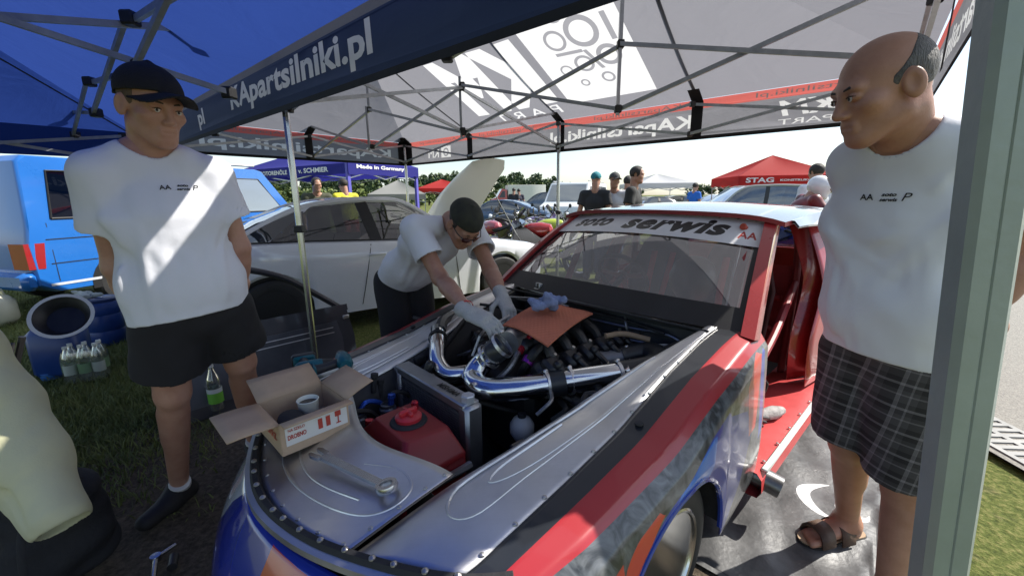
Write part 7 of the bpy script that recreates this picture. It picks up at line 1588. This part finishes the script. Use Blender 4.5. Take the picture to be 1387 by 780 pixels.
def ring_wrench():
    h = atz(524, 663, .648); tl = atz(432, 618, .655); d = unit(tl-h); s = unit(np.cross(V(0, 0, 1), d)); L = np.linalg.norm(tl-h); m = mat('wrench_chrome', (.55, .55, .56), .25, 1., var=.1, vscale=20)
    t = thing('wrench', 'long combination wrench lying on the aluminium nose panel', 'wrench', h)
    b = MB(); b.lathe([(.017, -.009), (.028, -.009), (.0305, 0), (.028, .009), (.017, .009), (.015, .0), (.017, -.009)], h+V(0, 0, .010), unit(V(0, 0, 1)+d*.18), 30, cap=False); b.build('ring_end', m, t, smooth=40)
    b = MB(); b.hull([h+d*.024+s*.011*k+V(0, 0, z) for k in (-1, 1) for z in (.004, .014)]+[h+d*(L-.02)+s*.013*k+V(0, 0, z) for k in (-1, 1) for z in (.003, .013)]); b.build('shank', m, t, smooth=20)
    b = MB(); o = h+d*(L-.01)
    for k in (-1, 1): b.hull([o+d*a+s*k*c_+V(0, 0, z) for a, c_ in ((-.015, .004), (-.012, .02), (.02, .022), (.034, .016), (.03, .009), (.008, .009)) for z in (.003, .013)])
    b.build('open_end', m, t, smooth=30); rebase(t)
ring_wrench()

def drill(label, px, py, z, ang, teal=(.0, .10, .13)):
    c = atz(px, py, z); d = V(math.cos(ang), math.sin(ang), 0); s = V(-d[1], d[0], 0); t = thing('cordless_driver', label, 'power tool', c, 0, 'cordless tools on the wing panel'); tm = mat('teal_plastic', teal, .45); bm_ = mat('black_plastic')
    q = c+V(0, 0, .035)
    b = MB(); b.tube([q-d*.075, q-d*.06, q, q+d*.03], [.022, .032, .034, .03], 14); b.build('motor_housing', tm, t); b = MB(); b.tube([q+d*.03, q+d*.07, q+d*.085], [.028, .022, .012], 14); b.build('gear_nose', bm_, t); b = MB(); b.tube([q+d*.085, q+d*.11], .007, 8); b.build('bit_holder', mat('bolt'), t)
    b = MB(); b.tube([q-d*.02+s*.01, q-d*.03+s*.07-V(0, 0, .008), q-d*.035+s*.12-V(0, 0, .010)], [.021, .018, .022], 12); b.build('handle', bm_, t); b = MB(); R = np.stack([d, s, V(0, 0, 1)], 1); b.box(q-d*.03+s*.145-V(0, 0, .012), (.10, .045, .06), R, .01); b.build('battery', bm_, t); b = MB(); b.box(q-d*.03+s*.122-V(0, 0, .012), (.09, .018, .055), R, .008); b.build('battery_shoe', tm, t); rebase(t)
drill('teal and black cordless driver on the aluminium wing panel touching the cardboard box', 428, 507, .665, .55); drill('teal and black cordless driver on the aluminium wing panel clear of the cardboard box', 466, 497, .675, 2.1)

def foam_mat():
    A, B, C, D = atz(680, 437, .858), atz(742, 462, .862), atz(803, 422, .862), atz(738, 407, .866); n = 54; G = np.zeros((n+1, n+1, 3)); up = V(0, 0, 1)
    for i in range(n+1):
        for j in range(n+1):
            u, v = i/n, j/n; p = (A*(1-u)+B*u)*(1-v)+(D*(1-u)+C*u)*v; p = p+up*(.0035*math.sin(u*math.pi*26)*math.sin(v*math.pi*26)+.016*math.sin(u*3)*math.sin(v*3.1)+.006*math.sin(5*u+2*v)-.012*(abs(u-.5)*2)**3*(abs(v-.5)*2)**2); G[i, j] = p
    b = MB(); b.grid(G); b.grid(G-up*.007, flip=True)
    for e, f in ((G[0], 0), (G[-1], 1), (G[:, 0], 1), (G[:, -1], 0)): b.grid(np.array([e, e-up*.007]), flip=bool(f))
    tag(b.build('foam_mat', mat('orange_foam', (.50, .155, .085), .9, var=.12, vscale=9), smooth=60), 'salmon-orange waffle foam mat lying over the engine', 'mat')
    c = (A+B+C+D)/4+up*.055+V(.0, .02, 0); v = Vol(c-.13, c+.13, .0035); r = np.random.default_rng(6)
    for i in range(11): a = r.normal(size=3)*V(.032, .026, .012); e = a+r.normal(size=3)*V(.03, .026, .018); v.add(cap_(c+a, c+e, .022, .015), k=.014)
    I, (X, Y, Z) = v.band(.04); v.D[I] += (.006*pnoise(X, Y, Z, 70, 3)+.0015*pnoise(X, Y, Z, 200, 4)).astype(np.float32); vs, fs = v.mesh()
    lowest = vs[:, 2].min(); vs[:, 2] -= lowest-(c[2]-.055+.010); t = mesh_obj('shop_rag', [(vs, fs, 0)], mat('blue_rag', (.20, .25, .42), .95, var=.25, vscale=20, bump=.6, bscale=70), None); tag(t, 'crumpled pale blue rag on the orange foam mat', 'rag')
foam_mat()

# ================================================================ things on the ground, left
bluepl = mat('blue_drum', (.012, .045, .20), .38, var=.15, vscale=5)
def jerrycan():
    p = atz(92, 506, 0); t = thing('water_canister', 'blue plastic canister with the black basin leaning on it', 'canister', (p[0], p[1], 0), .35); b = MB(); b.box((0, 0, .21), (.32, .26, .42), bev=.05); b.build('canister_body', bluepl, t, smooth=60)
    for s in (-1, 1): b = MB(); b.tube([V(-.10, s*.06, .42), V(-.08, s*.06, .465), V(.08, s*.06, .465), V(.10, s*.06, .42)], .016, 8); b.build('handle', bluepl, t)
    b = MB(); b.lathe([(.035, 0), (.035, .03), (0, .035)], (.11, 0, .415), (0, 0, 1), 14); b.build('cap', blkm, t)
    t = thing('plastic_drum', 'blue plastic drum with a pale rag draped over its lid', 'drum', (*atz(148, 464, 0)[:2], 0)); b = MB(); b.lathe([(.13, 0), (.145, .02), (.15, .14), (.145, .15), (.15, .16), (.15, .30), (.145, .31), (.15, .32), (.145, .42), (.13, .44), (.10, .445), (0, .445)], (0, 0, 0), (0, 0, 1), 30); b.build('drum_body', bluepl, t, smooth=40); b = MB(); b.lathe([(.135, .43), (.14, .46), (.12, .475), (0, .475)], (0, 0, 0), (0, 0, 1), 30); b.build('drum_lid', mat('drum_lid', (.02, .035, .12), .4), t)
    q = V(*atz(148, 464, 0)[:2], .49)+V(-.06, -.03, 0); v = Vol(q-.25, q+.25, .008); r = np.random.default_rng(2)
    for i in range(9): a = r.normal(size=3)*V(.06, .05, .010); v.add(cap_(q+a, q+a+r.normal(size=3)*V(.07, .05, .02), .022, .016), k=.02)
    v.add(cap_(q+V(-.08, -.03, 0), q+V(-.16, -.06, -.16), .03, .02), k=.03); I, (X, Y, Z) = v.band(); v.D[I] += (.010*pnoise(X, Y, Z, 60, 8)).astype(np.float32); vs, fs = v.mesh(); tag(mesh_obj('cloth', [(relax(vs, fs, 1), fs, 0)], mat('pale_cloth', (.42, .45, .42), .9, var=.2, vscale=12), None), 'crumpled pale cloth on top of the blue drum', 'cloth')
    # basin
    c = aty(84, 428, 3.02); ax = unit(V(.42, -.62, .55)); t = thing('basin', 'black round basin with a pale rim propped on the blue canister', 'basin', c); b = MB(); b.lathe([(0, -.09), (.10, -.085), (.16, .0), (.165, .002), (.108, -.078), (0, -.08)], c, ax, 32, cap=False); b.build('bowl', blk, t, smooth=50); b = MB(); b.lathe([(.158, -.004), (.180, -.002), (.182, .006), (.158, .006)], c, ax, 36, cap=False); b.build('rim', mat('rim_white', (.58, .58, .54), .5), t, smooth=50); rebase(t)
    # shrink-wrapped bottles
    p = atz(122, 512, 0); t = thing('bottle_pack', 'shrink-wrapped pack of clear water bottles with green labels', 'bottles', (p[0], p[1], 0), .5); bt = glass('bottle_plastic', (.80, .86, .84), .14, .05, dirt=.22); gl = mat('label_green', (.25, .42, .22), .5); wl = mat('label_white', (.6, .63, .6), .5)
    for i in range(3):
        for j in range(2):
            x, y = (i-1)*.085, (j-.5)*.085; b = MB(); b.lathe([(.034, 0), (.038, .01), (.038, .19), (.034, .215), (.016, .262), (.014, .28), (0, .28)], (x, y, .003), (0, 0, 1), 16); o = b.build('bottle', bt, t, smooth=50); b = MB(); b.lathe([(.0388, .07), (.0388, .15)], (x, y, 0), (0, 0, 1), 16, cap=False); b.build('label', gl if (i+j) % 2 else wl, o); b = MB(); b.lathe([(.016, .278), (.016, .298), (0, .3)], (x, y, 0), (0, 0, 1), 10); b.build('bottle_cap', wl, o)
    b = MB(); a = np.linspace(0, 2*math.pi, 40); ex = lambda c_: math.copysign(abs(c_)**.45, c_); b.grid(np.array([[(.132*ex(math.cos(u))*s_, .09*ex(math.sin(u))*s_, z) for z, s_ in ((.004, 1), (.1, 1.01), (.2, 1), (.25, .9))] for u in a])); b.build('shrink_wrap', glass('film', (.92, .95, .94), .10, .12, dirt=.15), t, smooth=60)
    p = atz(70, 512, 0); t = thing('plastic_tub', 'small bright blue lidded tub on the grass', 'tub', (p[0], p[1], 0)); b = MB(); b.lathe([(.055, 0), (.066, .05), (.07, .052), (.07, .06), (0, .064)], (0, 0, 0), (0, 0, 1), 22); b.build('tub', mat('tub_blue', (.05, .18, .52), .4), t, smooth=40); b = MB(); b.lathe([(.045, .063), (.03, .07), (0, .07)], (0, 0, 0), (0, 0, 1), 18); b.build('lid_label', wl, t)
    p = atz(5, 440, 0); t = thing('cream_canister', 'cream plastic canister near the rear of the blue van', 'canister', (p[0], p[1], 0)); b = MB(); b.box((0, 0, .17), (.24, .30, .34), bev=.07); b.build('canister_body', mat('cream_plastic', (.62, .60, .46), .5, var=.06), t, smooth=60); b = MB(); b.tube([V(0, -.08, .33), V(0, -.06, .40), V(0, .06, .40), V(0, .08, .33)], .018, 8); b.build('handle', mat('cream_plastic'), t)
    # bottles behind the man's legs, standing on a black crate
    base = atz(280, 556, .0); c0 = V(base[0]-.02, base[1]+.02, 0); t = thing('plastic_crate', 'low black crate under the two bottles by the leaning door', 'crate', c0, .75)
    b = MB(); b.box((0, 0, .055), (.46, .26, .008), bev=.002); b.build('crate_floor', blkm, t)
    for x, y, a, w_ in ((0, -.13, .46, 0), (0, .13, .46, 0), (-.23, 0, 0, .26), (.23, 0, 0, .26)):
        for z in (.03, .075, .115): b = MB(); b.box((x, y, z), (max(a, .012), max(w_, .012), .024), bev=.003); b.build('crate_slat', blkm, t)
    for px, py, nm, lab in ((295, 553, 'water_bottle', 'clear water bottle with green label standing on the black crate'), (262, 552, 'shaker_bottle', 'grey bottle with white lid standing on the black crate')):
        q = atz(px, py, .062); t = thing(nm, lab, 'bottle', (q[0], q[1], .062))
        if nm == 'water_bottle':
            b = MB(); b.lathe([(.036, 0), (.042, .01), (.042, .19), (.037, .22), (.016, .275), (.014, .295), (0, .295)], (0, 0, 0), (0, 0, 1), 20); b.build('bottle', bt, t, smooth=50); b = MB(); b.lathe([(.0428, .05), (.0428, .12)], (0, 0, 0), (0, 0, 1), 20, cap=False); b.build('label', mat('label_bright', (.16, .45, .05), .5), t); b = MB(); b.lathe([(.0428, .121), (.0428, .15)], (0, 0, 0), (0, 0, 1), 20, cap=False); b.build('label_band', wl, t); b = MB(); b.lathe([(.017, .29), (.017, .318), (0, .32)], (0, 0, 0), (0, 0, 1), 12); b.build('bottle_cap', wl, t)
        else:
            b = MB(); b.lathe([(.035, 0), (.04, .01), (.042, .2), (0, .2)], (0, 0, 0), (0, 0, 1), 20); b.build('bottle', mat('smoke_plastic', (.16, .16, .17), .3), t, smooth=50); b = MB(); b.lathe([(.044, .195), (.044, .23), (.02, .24), (.02, .26), (0, .262)], (0, 0, 0), (0, 0, 1), 20); b.build('lid', wl, t, smooth=40)
jerrycan()

def leaning_door():
    P0 = atz(215, 585, 0)+V(0, 0, .01); P1 = atz(487, 500, 0)+V(0, 0, .01); e = unit(P1-P0); L = np.linalg.norm(P1-P0); n = V(-e[1], e[0], 0); n = n if n[1] > 0 else -n; up = unit(V(0, 0, 1)+n*.28)
    t = thing('car_door', 'dismantled black car door with empty window frame leaning against the white coupe', 'car door', (P0+P1)/2); Q = lambda s, h, o=0.: P0+e*s+up*h-n*o
    dm = mat('door_black', (.030, .032, .040), .35, coat=.5, var=.3, vscale=4); dg = mat('door_grey', (.085, .09, .105), .3, .3, var=.3, vscale=3)
    low = [(0.02, .02), (.1, .0), (L-.1, .0), (L-.02, .06), (L, .30), (L-.02, .52), (0, .52)]
    b = MB(); b.prism(low, Q, 0, .05); b.build('door_shell', dm, t, smooth=20)
    b = MB(); b.prism([(.08, .08), (L-.12, .08), (L-.10, .30), (L-.12, .44), (.08, .44)], Q, .05, .056); b.build('inner_panel', dg, t, smooth=20)
    arch = spline([(.0, .50), (.06, .72), (.25, .93), (.55, .95), (.85, .85), (1.05, .70), (L-.02, .50)], 40); b = MB(); b.tube([Q(s, h, .02) for s, h in arch], .024, 8); b.build('window_frame', dm, t)
    b = MB(); b.beam(Q(0, .53, .02), Q(L-.01, .53, .02), .06, .05, up=up); b.build('window_sill', dm, t, smooth=0)
    for h in (.36, .40): b = MB(); b.beam(Q(.15, h, .06), Q(L-.16, h, .06), .008, .007, up=up); b.build('trim_line', alu, t, smooth=0)
    b = MB(); b.box(Q(L-.04, .46, .05), (.05, .02, .03), np.stack([e, n, V(0, 0, 1)], 1), .004); b.build('latch', alu, t); rebase(t)
leaning_door()

def ratchet():
    t = thing('wheel_brace', 'chrome ratchet handle with a black socket lying on the bare earth', 'wrench', atz(215, 760, 0)); m = mat('wrench_chrome'); P = [atz(205, 800, .02), atz(211, 755, .022)]; b = MB(); b.tube(P, .010, 10); b.build('handle', m, t); b = MB(); b.lathe([(.018, -.012), (.02, 0), (.018, .012), (0, .013)], P[1], (0, 0, 1), 16); b.build('ratchet_head', m, t)
    b = MB(); q = atz(238, 737, .022); b.tube([P[1], q], .008, 10); b.build('extension_bar', m, t); b = MB(); b.lathe([(.010, .0), (.017, .0), (.017, .06), (.012, .062), (0, .05)], atz(233, 768, .018), atz(237, 745, .02)-atz(233, 768, .018), 14); b.build('socket', blk, t); rebase(t)
ratchet()

def chair_and_jacket():
    c = V(-2.27, 1.28, 0); t = thing('folding_chair', 'black fabric folding chair with the cream fleece hung over it', 'chair', c, 0); fr = mat('chair_frame', (.03, .03, .032), .4, .5); fb = mat('chair_fabric', (.012, .012, .014), .85, var=.3, vscale=20, bump=.4, bscale=60)
    f = unit(V(-.85, -.5, 0)); s = V(-f[1], f[0], 0); Q = lambda a, b_, z: c+f*a+s*b_+V(0, 0, z)
    b = MB(); b.grid(np.array([[Q(a, y, .42-.05*math.sin((y+.24)/.48*math.pi)+.02*a) for y in np.linspace(-.24, .24, 9)] for a in np.linspace(-.22, .22, 7)])); b.build('seat', fb, t, smooth=80, solid=.012)
    b = MB(); b.grid(np.array([[Q(-.24-.10*k, y, .46+.36*k) for y in np.linspace(-.24, .24, 9)] for k in np.linspace(0, 1, 6)])); b.build('backrest', fb, t, smooth=80, solid=.012)
    for sd in (-1, 1):
        for P in ([Q(-.36, sd*.25, .84), Q(-.22, sd*.25, .42), Q(.24, sd*.25, .0)], [Q(.24, sd*.25, .43), Q(-.26, sd*.25, .0)]): b = MB(); b.tube(P, .012, 8); b.build('leg', fr, t)
        b = MB(); b.tube([Q(-.28, sd*.27, .62), Q(.0, sd*.28, .63), Q(.2, sd*.27, .61), Q(.22, sd*.26, .43)], .014, 8); b.build('armrest', fr, t)
    rebase(t)
    Y = 1.02; pts = [(-50, 478, 1.38), (-8, 555, 1.34), (36, 628, 1.28), (78, 700, 1.20)]; W = [aty(*p) for p in pts]; lo = np.min(W, 0)-.3; hi = np.max(W, 0)+.3; v = Vol(lo, hi, .006); nrm = unit(V(.35, 1, .25))
    side = unit(np.cross(W[3]-W[0], nrm)); R_ = (.105, .115, .105, .082)
    for i in range(3): v.add(cap_(W[i], W[i+1], R_[i], R_[i+1], side, .72), k=.04)
    v.add(cap_(W[0], W[0]+V(-.22, -.08, -.06), .09, .12), k=.05)
    I, (X, Yy, Z) = v.band(.06); dsp = .010*pnoise(X, Yy, Z, 12, 31)+.002*pnoise(X, Yy, Z, 38, 32)
    ed = unit(W[3]-W[2])
    for k in (-.035, .015, .05): dsp = dsp+.018*crease(X, Yy, Z, W[1]+side*k*.6-nrm*.07, W[3]+side*k*1.2-nrm*.06+ed*.05, .016)
    v.D[I] += dsp.astype(np.float32); v.D = np.maximum(v.D, -(v.D+.014)); e_ = W[3]+ed*.02
    v.cut(cap_(e_-ed*.01, e_+ed*.12, .064, .075, side, .72), k=.01)
    vs, fs = v.mesh(); tag(mesh_obj('fleece_jacket', [(relax(vs, fs, 2), fs, 0)], mat('cream_fleece', (.62, .60, .36), .95, var=.10, vscale=7, bump=.12, bscale=160, col2=(.55, .54, .35)), None), 'cream fleece hanging over the black folding chair', 'jacket')
chair_and_jacket()
def backpack():
    c = V(*atz(66, 770, .10)[:2], 0)+V(-.02, .06, 0); t = thing('backpack', 'black fabric backpack standing below the cream fleece', 'bag', c); m = mat('bag_black', (.013, .013, .015), .8, var=.3, vscale=12, bump=.4, bscale=60); v = Vol(c-V(.4, .4, .02), c+V(.4, .4, .6), .009)
    v.add(cap_(c+V(0, 0, .14), c+V(.02, .0, .34), .13, .10, (1, .3, 0), .7), cap_(c+V(.02, -.10, .10), c+V(.02, -.09, .20), .07, .06, (1, .3, 0), .6), k=.03); I, (X, Y, Z) = v.band(); v.D[I] += (.012*pnoise(X, Y, Z, 22, 77)).astype(np.float32); v.keep_above(V(0, 0, .004), V(0, 0, 1)); vs, fs = v.mesh(); mesh_obj('bag_body', [(relax(vs, fs, 2), fs, 0)], m, t)
    b = MB(); b.tube([c+V(-.05, .02, .42), c+V(.0, .02, .50), c+V(.06, .02, .43)], .012, 8); b.build('carry_loop', m, t)
    for s in (-1, 1): b = MB(); b.tube(spline([c+V(s*.07, -.10, .40), c+V(s*.10, -.17, .30), c+V(s*.11, -.18, .12), c+V(s*.13, -.10, .04)], 14), .012, 8, flat=.4); b.build('shoulder_strap', m, t)
    rebase(t)
backpack()

# ================================================================ floor banner beside the car
def floor_banner():
    A = atz(1196, 800, 0); Bf = atz(1212, 548, 0); e = unit(Bf-A); L = np.linalg.norm(Bf-A)+1.0; A = A-e*.35; n = V(-e[1], e[0], 0); n = n if n[0] < 0 else -n; Wd = 1.5
    t = thing('floor_banner', 'creased black printed banner spread on the ground beside the race car', 'banner', A); r = np.random.default_rng(4)
    def f(x, y):
        z = .018+.010*math.sin(9*x+3*math.sin(5*y))*math.sin(6*y+2*x)+.006*math.sin(23*x+9*y+2*math.sin(7*y))+.004*math.sin(31*y-12*x)+.006*math.exp(-((y-.3-.2*x)/.05)**2); return A+e*x+n*(y+.015*math.sin(4*x))+V(0, 0, z)
    blkb = mat('banner_black', (.045, .045, .047), .5, var=.4, vscale=5, bump=.5, bscale=22, col2=(.12, .12, .12)); whb = mat('banner_white', (.62, .62, .62), .6); rdb = mat('banner_red', (.48, .07, .08), .55, var=.15)
    X0 = np.dot(atz(1100, 572, 0)-A, e)
    def arc(cx, cy, r0, r1, a0, a1, w0, w1, k=14):
        a = np.linspace(a0, a1, k); o = [(cx+(r0+(r1-r0)*i/(k-1)+(w0*math.sin(math.pi*i/(k-1))+w1))*math.cos(u), cy+(r0+(r1-r0)*i/(k-1)+(w0*math.sin(math.pi*i/(k-1))+w1))*math.sin(u)) for i, u in enumerate(a)]; q = [(cx+(r0+(r1-r0)*i/(k-1))*math.cos(u), cy+(r0+(r1-r0)*i/(k-1))*math.sin(u)) for i, u in enumerate(a)]; return poly_edges(o+q[::-1])
    c = atz(1150, 690, 0)-A; cx, cy = np.dot(c, e), np.dot(c, n)
    it = [(poly_edges([(X0-.02, .02), (X0+.30, .02), (X0+.30, 1.2), (X0+.04, 1.2)]), 2), (poly_edges([(X0+.10, .03), (X0+.14, .03), (X0+.16, 1.19), (X0+.12, 1.19)]), 1), (poly_edges([(X0+.18, .03), (X0+.20, .03), (X0+.22, 1.19), (X0+.20, 1.19)]), 0)]
    it += [(arc(cx-.02, cy, .16, .12, .6, 2.9, .05, .004), 1), (arc(cx-.02, cy-.02, .05, .05, 1.2, 4.6, .03, .003), 1), (arc(cx+.16, cy+.02, .035, .035, .2, 4.2, .022, .004), 1), (arc(cx-.14, cy-.02, .06, .05, 2.2, 3.9, .03, .004), 1)]
    printed_panel('banner_sheet', f, [(0, 0), (L, 0), (L, Wd), (0, Wd)], it, [blkb, whb, rdb], t, .03, .03, pname='banner_print'); rebase(t)
floor_banner()
